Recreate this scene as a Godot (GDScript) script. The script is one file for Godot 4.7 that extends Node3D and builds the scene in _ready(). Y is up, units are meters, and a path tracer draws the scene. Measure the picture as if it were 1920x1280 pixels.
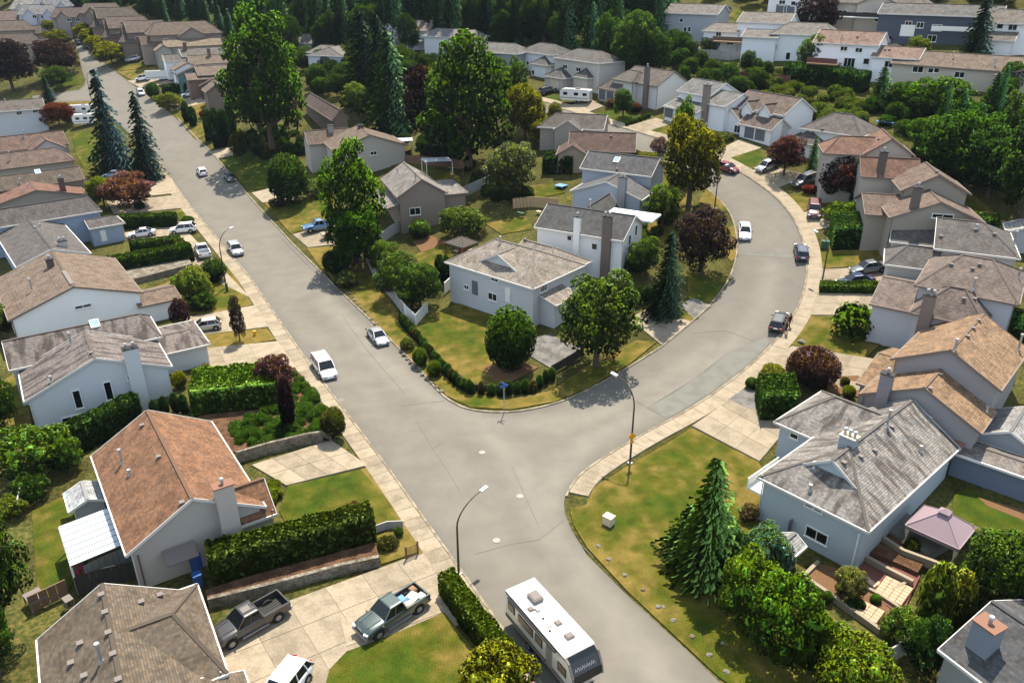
extends Node3D
# A suburban street corner seen from a drone 45 m up: houses, gardens, parked cars, a wooded hillside behind.

func _ready() -> void:
	var cam := Camera3D.new()
	cam.name = "camera"
	add_child(cam)
	cam.position = Vector3(0, 45, 0)
	cam.rotation_degrees = Vector3(-25.6, 0, 0)
	cam.fov = 46.4
	cam.near = 0.5
	cam.far = 3000.0
	cam.current = true
	var air := WorldEnvironment.new()
	air.name = "air"
	var e := Environment.new()
	e.background_mode = Environment.BG_SKY
	var sky_mat := ProceduralSkyMaterial.new()
	sky_mat.sky_top_color = Color(0.535, 0.585, 0.655)
	sky_mat.sky_horizon_color = Color(0.78, 0.83, 0.88)
	sky_mat.sky_curve = 0.12
	sky_mat.ground_bottom_color = Color(0.3, 0.32, 0.26)
	sky_mat.ground_horizon_color = Color(0.6, 0.66, 0.7)
	sky_mat.sky_energy_multiplier = 1.2
	var sk := Sky.new()
	sk.sky_material = sky_mat
	e.sky = sk
	e.tonemap_mode = Environment.TONE_MAPPER_LINEAR
	e.tonemap_exposure = 1.95
	e.sdfgi_enabled = true
	e.ssao_enabled = true
	e.ssil_enabled = true
	e.fog_enabled = true
	e.fog_density = 0.00006
	e.fog_light_color = Color(0.8, 0.87, 0.95)
	air.environment = e
	add_child(air)
	var sun := DirectionalLight3D.new()
	sun.name = "sun"
	sun.light_energy = 1.6
	sun.light_color = Color(1.0, 0.955, 0.885)
	sun.light_angular_distance = 0.5
	sun.shadow_enabled = true
	add_child(sun)
	sun.rotation_degrees = Vector3(-63, 169, 0)
	materials()
	lay_ground()
	build_left_houses()
	build_middle_houses()
	build_right_houses()
	build_hill_houses()
	plant_left_side()
	plant_middle_block()
	plant_right_side()
	plant_woods()
	park_vehicles()
	place_street_things()

func materials() -> void:
	flat("joint", lin(0.2, 0.182, 0.15))
	flat("white", Color(0.87, 0.87, 0.85), 0.6)
	flat("pane", Color(0.07, 0.085, 0.1), 0.08)
	flat("sky_pane", Color(0.55, 0.65, 0.75), 0.08)
	flat("dark_metal", Color(0.1, 0.1, 0.1), 0.5, 0.3)
	flat("galvanised", Color(0.66, 0.66, 0.66), 0.4, 0.6)
	flat("vent", Color(0.42, 0.39, 0.37), 0.7)
	flat("terracotta", Color(0.48, 0.34, 0.27), 0.85)
	flat("bark", Color(0.3, 0.25, 0.2), 0.95)
	flat("car_glass", Color(0.06, 0.08, 0.09), 0.05)
	flat("tyre", Color(0.05, 0.05, 0.05), 0.85)
	flat("rim", Color(0.6, 0.6, 0.62), 0.35, 0.7)
	flat("lamp_glass", Color(0.85, 0.86, 0.88), 0.15)
	flat("tail_glass", Color(0.5, 0.05, 0.04), 0.2)
	flat("plate", Color(0.85, 0.85, 0.85), 0.5)
	flat("pole", Color(0.22, 0.2, 0.17), 0.6, 0.3)
	flat("lamp_head", Color(0.85, 0.86, 0.87), 0.4, 0.2)
	flat("fence_grey", Color(0.6, 0.6, 0.58), 0.9)
	flat("fence_brown", Color(0.42, 0.32, 0.25), 0.9)
	flat("fence_white", Color(0.84, 0.84, 0.82), 0.8)
	flat("fence_dark", Color(0.16, 0.15, 0.14), 0.8)
	flat("fence_tan", Color(0.66, 0.56, 0.42), 0.9)
	flat("grey_door", Color(0.36, 0.38, 0.41), 0.6)
	flat("brown_door", Color(0.36, 0.27, 0.22), 0.6)
	flat("tan_door", Color(0.68, 0.6, 0.5), 0.6)
	flat("blue_door", Color(0.2, 0.35, 0.6), 0.6)
	flat("skin", Color(0.62, 0.44, 0.34), 0.6)
	flat("hair", Color(0.1, 0.07, 0.05), 0.7)
	flat("black_cloth", Color(0.09, 0.08, 0.08), 0.9)
	flat("maroon_cloth", Color(0.3, 0.12, 0.12), 0.9)
	flat("pale_stone", Color(0.46, 0.44, 0.4), 0.95)
	flat("brown_stone", Color(0.42, 0.36, 0.3), 0.95)
	flat("wood", Color(0.5, 0.4, 0.3), 0.9)
	flat("old_wood", Color(0.55, 0.5, 0.43), 0.9)
	flat("mauve", Color(0.53, 0.465, 0.49), 0.9)
	flat("cream", Color(0.8, 0.74, 0.64), 0.9)
	flat("deep_green", Color(0.1, 0.3, 0.2), 0.6)
	flat("bin_blue", Color(0.12, 0.3, 0.55), 0.6)
	flat("bin_black", Color(0.1, 0.1, 0.11), 0.6)
	flat("sign_blue", Color(0.13, 0.3, 0.66), 0.5)
	flat("sign_yellow", Color(0.85, 0.6, 0.08), 0.5)
	flat("brick_red", Color(0.4, 0.24, 0.2), 0.9)
	flat("brick_pale", Color(0.7, 0.58, 0.48), 0.9)
	flat("cloth_red", Color(0.6, 0.12, 0.1), 0.9)
	flat("cloth_pink", Color(0.75, 0.15, 0.4), 0.9)
	flat("cloth_blue", Color(0.4, 0.55, 0.75), 0.9)
	flat("painted", Color(0.57, 0.54, 0.52), 0.9)
	shingle_images()
	var s := func(r: float, g: float, b: float) -> Color: return Color(r / 255.0, g / 255.0, b / 255.0)
	var shade := [[0.3, Color(0.78, 0.77, 0.75)], [0.5, Color(0.9, 0.9, 0.89)], [0.7, Color(1, 1, 1)]]
	earth("ground", [[0.25, s.call(58, 66, 30)], [0.5, s.call(78, 80, 38)], [0.75, s.call(104, 92, 52)]], 6.0, shade, 45.0, 0.6)
	earth("turf", [[0.2, Color(0.66, 0.68, 0.62)], [0.5, Color(0.86, 0.86, 0.84)], [0.8, Color(1, 1, 1)]], 3.0, [[0.25, Color(0.86, 0.88, 0.84)], [0.6, Color(1, 1, 1)]], 13.0, 0.5, 0.05)
	mats["turf"].vertex_color_use_as_albedo = true
	earth("asphalt", [[0.2, s.call(109, 105, 98)], [0.5, s.call(123, 119, 111)], [0.8, s.call(135, 131, 122)]], 1.6, [[0.2, Color(0.94, 0.94, 0.935)], [0.5, Color(0.97, 0.97, 0.965)], [0.8, Color(1, 1, 0.99)]], 26.0, 0.25, 0.06)
	mats["asphalt"].vertex_color_use_as_albedo = true
	earth("patch", [[0.3, s.call(106, 106, 99)], [0.5, s.call(112, 112, 105)], [0.7, s.call(118, 118, 111)]], 2.0, [[0.3, Color(0.93, 0.93, 0.92)], [0.6, Color(1, 1, 1)]], 15.0, 0.3, 0.05)
	earth("gravel", [[0.3, s.call(90, 90, 90)], [0.5, s.call(122, 121, 118)], [0.7, s.call(156, 152, 146)]], 1.2, shade, 11.0, 1.0, 0.08)
	earth("soil", [[0.3, s.call(74, 54, 42)], [0.5, s.call(100, 74, 56)], [0.7, s.call(134, 104, 78)]], 2.5, shade, 9.0, 1.0, 0.04)
	earth("bark_mulch", [[0.3, s.call(84, 60, 44)], [0.5, s.call(112, 84, 60)], [0.7, s.call(138, 108, 80)]], 2.0, [], 9.0, 1.0, 0.06)
	earth("wall_concrete", [[0.3, s.call(104, 98, 88)], [0.5, s.call(126, 119, 107)], [0.7, s.call(144, 137, 124)]], 4.0, shade, 9.0, 0.5)
	var tones := [[144, 133, 115], [150, 138, 119], [138, 127, 110]]
	for k in 3:
		var t: Array = tones[k]
		earth("concrete%d" % k, [[0.3, s.call(t[0] - 5, t[1] - 5, t[2] - 5)], [0.5, s.call(t[0], t[1], t[2])], [0.7, s.call(t[0] + 5, t[1] + 5, t[2] + 5)]], 3.0, [[0.25, Color(0.9, 0.9, 0.89)], [0.6, Color(1, 1, 1)]], 13.0, 0.25)
	earth("kerb", [[0.3, s.call(140, 131, 115)], [0.5, s.call(148, 138, 121)], [0.7, s.call(154, 144, 127)]], 2.0, shade, 9.0, 0.3)
	flat("crack", lin(0.135, 0.13, 0.12), 0.95)


# ---------------------------------------------------------------- helpers: names, materials, meshes
var mats := {}
var cache := {}
var taken := {}
var noise_count := 0

func numbered(called: String) -> String:
	var n: int = taken.get(called, 0)
	taken[called] = n + 1
	return called if n == 0 else "%s_%03d" % [called, n]

func tag(o: Node3D, label: String, category := "", group := "", kind := "") -> Node3D:
	if label: o.set_meta("label", label)
	if category: o.set_meta("category", category)
	if group: o.set_meta("group", group)
	if kind: o.set_meta("kind", kind)
	return o

func thing(called: String, label: String, category: String, at: Vector3, az := 0.0, group := "") -> Node3D:
	var o := Node3D.new()
	o.name = numbered(called)
	add_child(o, true)
	o.position = at
	o.rotation.y = deg_to_rad(-az)
	return tag(o, label, category, group)

func part(called: String, mesh: Mesh, material: Material, parent: Node3D, at := Vector3.ZERO, turn := 0.0) -> MeshInstance3D:
	var o := MeshInstance3D.new()
	o.name = numbered(called) if parent == self else called
	o.mesh = mesh
	if material: o.material_override = material
	parent.add_child(o, true)
	o.position = at
	o.rotation.y = turn
	return o

func elev(x: float, z: float) -> float:
	var q: float = (0.156 * x - 0.17 * z - 16.5) / 2.0
	var e: float = 2.0 * (log(1.0 + exp(q)) if q < 30.0 else q)
	var r: float = (-z - 200.0) / 15.0
	return e + 0.085 * 15.0 * (log(1.0 + exp(r)) if r < 30.0 else r) * smoothstep(50.0, 110.0, -x)

func ground_at(x: float, z: float, up := 0.0) -> Vector3:
	return Vector3(x, elev(x, z) + up, z)

func rgb(r: int, g: int, b: int) -> Color:
	return Color(r / 255.0, g / 255.0, b / 255.0)

func lin(r: float, g: float, b: float) -> Color:
	return Color(r, g, b).linear_to_srgb()

func flat(key: String, c: Color, rough := 0.85, metal := 0.0) -> StandardMaterial3D:
	if not mats.has(key):
		var m := StandardMaterial3D.new()
		m.resource_name = key
		m.albedo_color = c
		m.roughness = rough
		m.metallic = metal
		m.cull_mode = BaseMaterial3D.CULL_DISABLED
		mats[key] = m
	return mats[key]

func noise_tex(freq: float, octaves: int, stops: Array, size := 512, as_normal := false, bump := 4.0) -> NoiseTexture2D:
	var n := FastNoiseLite.new()
	noise_count += 1
	n.seed = 100 + noise_count
	n.noise_type = FastNoiseLite.TYPE_SIMPLEX_SMOOTH
	n.frequency = freq
	n.fractal_octaves = octaves
	n.fractal_gain = 0.6
	var t := NoiseTexture2D.new()
	t.width = size
	t.height = size
	t.seamless = true
	t.noise = n
	if as_normal:
		t.as_normal_map = true
		t.bump_strength = bump
	else:
		var g := Gradient.new()
		var offs := PackedFloat32Array()
		var cols := PackedColorArray()
		for s in stops:
			offs.append(s[0])
			cols.append(s[1])
		g.offsets = offs
		g.colors = cols
		t.color_ramp = g
	return t

# a surface laid in world space: a fine pattern repeated every `metres`, over it a broad one every `broad` metres
func earth(key: String, fine: Array, metres: float, over: Array, broad: float, bumpy := 0.5, freq := 0.02) -> StandardMaterial3D:
	var m := flat(key, Color.WHITE, 0.95)
	m.uv1_triplanar = true
	m.uv1_world_triplanar = true
	m.uv1_scale = Vector3.ONE / metres
	m.uv1_offset = Vector3(0.37 * noise_count, 0.0, 0.21 * noise_count)
	m.albedo_texture = noise_tex(freq, 5, fine, 512)
	m.metallic_specular = 0.2
	if over:
		m.detail_enabled = true
		m.detail_blend_mode = BaseMaterial3D.BLEND_MODE_MUL
		m.detail_uv_layer = BaseMaterial3D.DETAIL_UV_2
		m.uv2_triplanar = true
		m.uv2_world_triplanar = true
		m.uv2_scale = Vector3.ONE / broad
		m.uv2_offset = Vector3(0.13 * noise_count, 0.0, 0.41 * noise_count)
		m.detail_albedo = noise_tex(0.012, 4, over, 512)
	if bumpy > 0.0:
		if not cache.has("bump"): cache["bump"] = noise_tex(0.06, 4, [], 512, true, 8.0)
		m.normal_enabled = true
		m.normal_texture = cache["bump"]
		m.normal_scale = bumpy
	return m

func shingle_images() -> void:
	var rng := RandomNumberGenerator.new()
	rng.seed = 5
	var w := 384
	var im := Image.create(w, w, false, Image.FORMAT_RGB8)
	var hi := Image.create(w, w, false, Image.FORMAT_RGB8)
	im.fill(Color(0.8, 0.8, 0.8))
	var rows := 24
	var rh := w / rows
	for r in rows:
		var x := 0
		while x < w:
			var ww := rng.randi_range(14, 30)
			if x + ww > w - 10: ww = w - x
			var t := rng.randf_range(0.77, 1.0)
			var warm := rng.randf_range(-0.03, 0.03)
			for k in rh:
				var f: float = 0.62 if k == rh - 1 else (0.86 if k == rh - 2 else 1.0)
				im.fill_rect(Rect2i(x, r * rh + k, ww, 1), Color((t + warm) * f, t * f, (t - warm) * f))
				var up: float = float(k) / rh
				hi.fill_rect(Rect2i(x, r * rh + k, ww, 1), Color(up, up, up) * rng.randf_range(0.93, 1.0) if k < rh - 1 else Color(0.2, 0.2, 0.2))
			im.fill_rect(Rect2i(x, r * rh, 1, rh), Color(t * 0.7, t * 0.7, t * 0.7))
			x += ww
	hi.bump_map_to_normal_map(3.0)
	cache["shingle"] = ImageTexture.create_from_image(im)
	cache["shingle_n"] = ImageTexture.create_from_image(hi)
	cache["stain"] = noise_tex(0.018, 4, [[0.25, Color(0.84, 0.83, 0.81)], [0.5, Color(0.95, 0.95, 0.94)], [0.75, Color(1, 1, 1)]], 512)
	cache["streak"] = noise_tex(0.022, 4, [[0.3, Color(0.64, 0.62, 0.61)], [0.46, Color(0.85, 0.84, 0.83)], [0.62, Color(1, 1, 1)]], 512)
	var s := Image.create(8, 64, false, Image.FORMAT_RGB8)
	for y in 64: s.fill_rect(Rect2i(0, y, 8, 1), Color.WHITE * (0.75 if y % 16 == 15 else 0.93 + 0.005 * (y % 16)))
	cache["lap"] = ImageTexture.create_from_image(s)

func roofing(c: Color, streaky := false) -> StandardMaterial3D:
	var key := "roof %s %s" % [c.to_html(), streaky]
	if not mats.has(key):
		var m := flat(key, c, 0.92)
		m.albedo_texture = cache["shingle"]
		m.uv1_scale = Vector3(1.0 / 5.0, 1.0 / 5.0, 1)
		m.normal_enabled = true
		m.normal_texture = cache["shingle_n"]
		m.normal_scale = 0.7
		m.detail_enabled = true
		m.detail_blend_mode = BaseMaterial3D.BLEND_MODE_MUL
		m.detail_uv_layer = BaseMaterial3D.DETAIL_UV_2
		m.detail_albedo = cache["streak" if streaky else "stain"]
		m.uv2_scale = Vector3(1.0 / 14.0, 1.0 / 60.0, 1) if streaky else Vector3(1.0 / 17.0, 1.0 / 23.0, 1)
		m.uv2_offset = Vector3(0.17 * mats.size(), 0.31 * mats.size(), 0)
	return mats[key]

func siding(c: Color) -> StandardMaterial3D:
	var key := "siding %s" % c.to_html()
	if not mats.has(key):
		var m := flat(key, c, 0.8)
		m.albedo_texture = cache["lap"]
		m.uv1_triplanar = true
		m.uv1_scale = Vector3(1.0 / 0.8, 1.0 / 0.8, 1.0 / 0.8)
	return mats[key]

class Mb:
	var v := PackedVector3Array()
	var uv := PackedVector2Array()
	var n := PackedVector3Array()
	var col := PackedColorArray()
	var mapped := false
	func tri(a: Vector3, b: Vector3, c: Vector3) -> void:
		v.append(a); v.append(b); v.append(c)
		if mapped:
			for i in 3: uv.append(Vector2.ZERO)
	func quad(a: Vector3, b: Vector3, c: Vector3, d: Vector3) -> void:
		tri(a, b, c)
		tri(a, c, d)
	# a face with texture metres measured along `u` and up `w` from `o`
	func face(pts: Array, o: Vector3, u: Vector3, w: Vector3) -> void:
		for i in range(1, pts.size() - 1):
			for p: Vector3 in [pts[0], pts[i], pts[i + 1]]:
				v.append(p)
				uv.append(Vector2((p - o).dot(u), -(p - o).dot(w)))
	func box(c: Vector3, s: Vector3, turn := 0.0, tilt := 0.0) -> void:
		obox(c, s, Basis(Vector3.UP, turn) * Basis(Vector3.RIGHT, tilt))
	func obox(c: Vector3, s: Vector3, b: Basis) -> void:
		var p: Array[Vector3] = []
		for i in 8:
			p.append(c + b * (s * Vector3(-0.5 if i & 1 == 0 else 0.5, -0.5 if i & 2 == 0 else 0.5, -0.5 if i & 4 == 0 else 0.5)))
		quad(p[0], p[1], p[3], p[2]); quad(p[5], p[4], p[6], p[7])
		quad(p[4], p[0], p[2], p[6]); quad(p[1], p[5], p[7], p[3])
		quad(p[2], p[3], p[7], p[6]); quad(p[4], p[5], p[1], p[0])
	func bar(a: Vector3, b: Vector3, w: float, h := 0.0) -> void:
		var d := b - a
		if d.length() < 1e-4: return
		var up := Vector3.UP if absf(d.normalized().y) < 0.95 else Vector3.RIGHT
		var x := up.cross(d).normalized()
		obox((a + b) / 2.0, Vector3(w, h if h > 0.0 else w, d.length()), Basis(x, d.normalized().cross(x), d.normalized()))
	func tube(a: Vector3, b: Vector3, r0: float, r1: float, sides := 8, caps := true) -> void:
		var d := (b - a).normalized()
		var x := (Vector3.UP if absf(d.y) < 0.95 else Vector3.RIGHT).cross(d).normalized()
		var y := d.cross(x)
		for i in sides:
			var t0 := TAU * i / sides
			var t1 := TAU * (i + 1) / sides
			var u0 := x * cos(t0) + y * sin(t0)
			var u1 := x * cos(t1) + y * sin(t1)
			quad(a + u0 * r0, a + u1 * r0, b + u1 * r1, b + u0 * r1)
			if caps:
				tri(a, a + u1 * r0, a + u0 * r0)
				tri(b, b + u0 * r1, b + u1 * r1)
	func mesh() -> ArrayMesh:
		var a := []
		a.resize(Mesh.ARRAY_MAX)
		a[Mesh.ARRAY_VERTEX] = v
		if uv.size() == v.size() and uv.size():
			a[Mesh.ARRAY_TEX_UV] = uv
			a[Mesh.ARRAY_TEX_UV2] = uv
		if n.size() == v.size() and n.size(): a[Mesh.ARRAY_NORMAL] = n
		if col.size() == v.size() and col.size(): a[Mesh.ARRAY_COLOR] = col
		var m := ArrayMesh.new()
		m.add_surface_from_arrays(Mesh.PRIMITIVE_TRIANGLES, a)
		return m

# ---------------------------------------------------------------- ground: sheets cut to an outline and laid over the terrain
func split_into(mb: Mb, a: Vector2, b: Vector2, c: Vector2, up: float, most: float) -> void:
	var ab := a.distance_squared_to(b)
	var bc := b.distance_squared_to(c)
	var ca := c.distance_squared_to(a)
	var far := maxf(ab, maxf(bc, ca))
	if far > most * most:
		if far == ab:
			var m := (a + b) / 2.0
			split_into(mb, a, m, c, up, most)
			split_into(mb, m, b, c, up, most)
		elif far == bc:
			var m := (b + c) / 2.0
			split_into(mb, a, b, m, up, most)
			split_into(mb, a, m, c, up, most)
		else:
			var m := (c + a) / 2.0
			split_into(mb, a, b, m, up, most)
			split_into(mb, m, b, c, up, most)
		return
	mb.tri(ground_at(a.x, a.y, up), ground_at(b.x, b.y, up), ground_at(c.x, c.y, up))

func outline(nums: Array) -> PackedVector2Array:
	var p := PackedVector2Array()
	for i in range(0, nums.size(), 2): p.append(Vector2(nums[i], nums[i + 1]))
	return p

func slab_mesh(p: PackedVector2Array, up: float, thick: float, most := 4.0) -> ArrayMesh:
	var mb := Mb.new()
	var ids := Geometry2D.triangulate_polygon(p)
	for i in range(0, ids.size(), 3): split_into(mb, p[ids[i]], p[ids[i + 1]], p[ids[i + 2]], up, most)
	for i in p.size():
		var a := p[i]
		var b := p[(i + 1) % p.size()]
		var n := int(ceil(a.distance_to(b) / most))
		for k in n:
			var c := a.lerp(b, float(k) / n)
			var d := a.lerp(b, float(k + 1) / n)
			mb.quad(ground_at(c.x, c.y, up - thick), ground_at(d.x, d.y, up - thick), ground_at(d.x, d.y, up), ground_at(c.x, c.y, up))
	return mb.mesh()

func sheet(called: String, nums: Array, up: float, material: Material, parent: Node3D = null, thick := 0.12) -> MeshInstance3D:
	var o := part(called, slab_mesh(outline(nums), up, thick), material, parent if parent else self as Node3D)
	if parent == null: tag(o, "", "", "", "structure")
	return o

# the carriageway: paler where wheels have worn it, darker where dirt gathers, as vertex colours
func road_sheet(nums: Array, worn: Array) -> void:
	var p := outline(nums)
	var mb := Mb.new()
	var ids := Geometry2D.triangulate_polygon(p)
	for i in range(0, ids.size(), 3): split_into(mb, p[ids[i]], p[ids[i + 1]], p[ids[i + 2]], 0.03, 1.7)
	var lines := []
	for w in worn: lines.append(outline(w))
	var n := FastNoiseLite.new()
	n.seed = 9
	n.frequency = 0.045
	for v in mb.v:
		var q := Vector2(v.x, v.z)
		var near := 99.0
		for l: PackedVector2Array in lines:
			for i in l.size() - 1: near = minf(near, q.distance_to(Geometry2D.get_closest_point_to_segment(q, l[i], l[i + 1])))
		var edge := 99.0
		for i in p.size() - 1:
			if absf(p[i].x - q.x) < 20.0: edge = minf(edge, q.distance_to(Geometry2D.get_closest_point_to_segment(q, p[i], p[i + 1])))
		var t: float = 0.87 + 0.05 * n.get_noise_2d(q.x, q.y) + 0.13 * exp(-near * near / 1.6) - 0.05 * exp(-(near - 2.6) * (near - 2.6) / 1.5) - 0.12 * exp(-edge / 0.8)
		mb.col.append(Color(t, t, t))
	var o := part("road", mb.mesh(), mats["asphalt"], self)
	tag(o, "", "", "", "structure")

# mown grass: greener or drier from place to place and towards its edges, as vertex colours
func turf(nums: Array, dry: float, edge_dry := 0.3, up := 0.13) -> void:
	var p := outline(nums)
	var mb := Mb.new()
	var ids := Geometry2D.triangulate_polygon(p)
	for i in range(0, ids.size(), 3): split_into(mb, p[ids[i]], p[ids[i + 1]], p[ids[i + 2]], up, 0.75)
	var n := FastNoiseLite.new()
	n.seed = 4
	n.frequency = 0.09
	n.fractal_octaves = 4
	var green := Color(0.056, 0.094, 0.008)
	var olive := Color(0.114, 0.116, 0.015)
	var straw := Color(0.25, 0.178, 0.05)
	for v in mb.v:
		var q := Vector2(v.x, v.z)
		var edge := 99.0
		for i in p.size(): edge = minf(edge, q.distance_to(Geometry2D.get_closest_point_to_segment(q, p[i], p[(i + 1) % p.size()])))
		var d := clampf(dry + 0.7 * n.get_noise_2d(q.x, q.y) + 0.6 * n.get_noise_2d(q.x * 5.0 + 50.0, q.y * 5.0) + edge_dry * exp(-edge / 1.3), 0.0, 1.0)
		mb.col.append(green.lerp(olive, d * 2.0) if d < 0.5 else olive.lerp(straw, d * 2.0 - 1.0))
	for i in p.size():
		var a := p[i]
		var b := p[(i + 1) % p.size()]
		mb.quad(ground_at(a.x, a.y, up - 0.12), ground_at(b.x, b.y, up - 0.12), ground_at(b.x, b.y, up), ground_at(a.x, a.y, up))
		for k in 6: mb.col.append(olive)
	tag(part("lawn", mb.mesh(), mats["turf"], self), "", "", "", "structure")

# concrete poured in panels: the quadrilateral a b c d cut into across x along pieces, with joints between
func panels(called: String, nums: Array, across: int, along: int, up := 0.15, dark := 0.0) -> void:
	var p := outline(nums)
	var o := part(called, slab_mesh(p, up - 0.03, 0.12), flat("joint", lin(0.2, 0.182, 0.15)), self)
	tag(o, "", "", "", "structure")
	var gap := 0.035
	for i in across:
		for k in along:
			var q := PackedVector2Array()
			for e: Vector2 in [Vector2(i, k), Vector2(i + 1, k), Vector2(i + 1, k + 1), Vector2(i, k + 1)]:
				var s := Vector2(e.x / across, e.y / along)
				q.append((p[0].lerp(p[1], s.x)).lerp(p[3].lerp(p[2], s.x), s.y))
			var mid := (q[0] + q[1] + q[2] + q[3]) / 4.0
			for e in 4: q[e] = q[e].move_toward(mid, gap)
			part("slab", slab_mesh(q, up, 0.06, 6.0), concrete((i * 7 + k * 3 + int(absf(p[0].x))) % 3), o)

func disc(r: float) -> ArrayMesh:
	var mb := Mb.new()
	mb.tube(Vector3(0, -0.03, 0), Vector3(0, 0.02, 0), r, r, 18)
	mb.tube(Vector3(0, 0.02, 0), Vector3(0, 0.03, 0), r * 0.85, r * 0.84, 18)
	return mb.mesh()

func concrete(k: int) -> Material:
	return mats["concrete%d" % k]

# a strip of pavement slabs between two lines of points
func pavement(called: String, inner: Array, outer: Array, step := 1.5, up := 0.14) -> void:
	var a := outline(inner)
	var b := outline(outer)
	var o := Node3D.new()
	o.name = numbered(called)
	add_child(o, true)
	tag(o, "", "", "", "structure")
	var bed := PackedVector2Array(a)
	for i in b.size(): bed.append(b[b.size() - 1 - i])
	part("pavement_bed", slab_mesh(bed, up - 0.03, 0.14), flat("joint", lin(0.2, 0.182, 0.15)), o)
	var count := 0
	for i in a.size() - 1:
		var n := maxi(1, int(round(a[i].distance_to(a[i + 1]) / step)))
		for k in n:
			var f0 := float(k) / n
			var f1 := float(k + 1) / n
			var q := PackedVector2Array([a[i].lerp(a[i + 1], f0), a[i].lerp(a[i + 1], f1), b[i].lerp(b[i + 1], f1), b[i].lerp(b[i + 1], f0)])
			var mid := (q[0] + q[1] + q[2] + q[3]) / 4.0
			for e in 4: q[e] = q[e].move_toward(mid, 0.03)
			part("slab", slab_mesh(q, up, 0.06, 9.0), concrete((count * 5 + i) % 3), o)
			count += 1

# a raised strip along a line: kerbs, low walls
func strip_mesh(nums: Array, wide: float, up: float, deep: float) -> ArrayMesh:
	var p := outline(nums)
	var mb := Mb.new()
	var left: Array[Vector3] = []
	var right: Array[Vector3] = []
	for i in p.size():
		var d := (p[mini(i + 1, p.size() - 1)] - p[maxi(i - 1, 0)]).normalized()
		var s := Vector2(-d.y, d.x) * wide / 2.0
		left.append(ground_at(p[i].x - s.x, p[i].y - s.y, up))
		right.append(ground_at(p[i].x + s.x, p[i].y + s.y, up))
	var down := Vector3(0, -deep, 0)
	for i in p.size() - 1:
		mb.quad(left[i], right[i], right[i + 1], left[i + 1])
		mb.quad(left[i] + down, left[i], left[i + 1] + down + Vector3.ZERO, left[i + 1] + down)
		mb.quad(left[i] + down, left[i], left[i + 1], left[i + 1] + down)
		mb.quad(right[i], right[i] + down, right[i + 1] + down, right[i + 1])
	for i in [0, p.size() - 1]: mb.quad(left[i], right[i], right[i] + down, left[i] + down)
	return mb.mesh()

func kerb(called: String, nums: Array, wide := 0.22, up := 0.15, deep := 0.3, m := "kerb", label := "") -> void:
	var o := part(called, strip_mesh(nums, wide, up, deep), mats[m], self)
	if label: tag(o, label, "wall")
	else: tag(o, "", "", "", "structure")

# ---------------------------------------------------------------- houses
class House:
	var root: Node3D
	var wall := Mb.new()
	var roof := Mb.new()
	var trim := Mb.new()
	var cap := Mb.new()
	var pipes := []
	var walls: Material
	var roofs: Material
	var caps: Material
	var trims: Material

var h: House

func house(called: String, label: String, x: float, y: float, z: float, az: float, wallc: Color, roofc: Color, trimc := Color(0.86, 0.85, 0.82), streaky := false, group := "") -> void:
	h = House.new()
	h.root = thing(called, label, "house", Vector3(x, y, z), az, group)
	h.walls = siding(wallc)
	h.roofs = roofing(roofc, streaky)
	h.caps = roofing(roofc.lightened(0.1))
	h.trims = flat("trim %s" % trimc.to_html(), trimc, 0.6)

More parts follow.
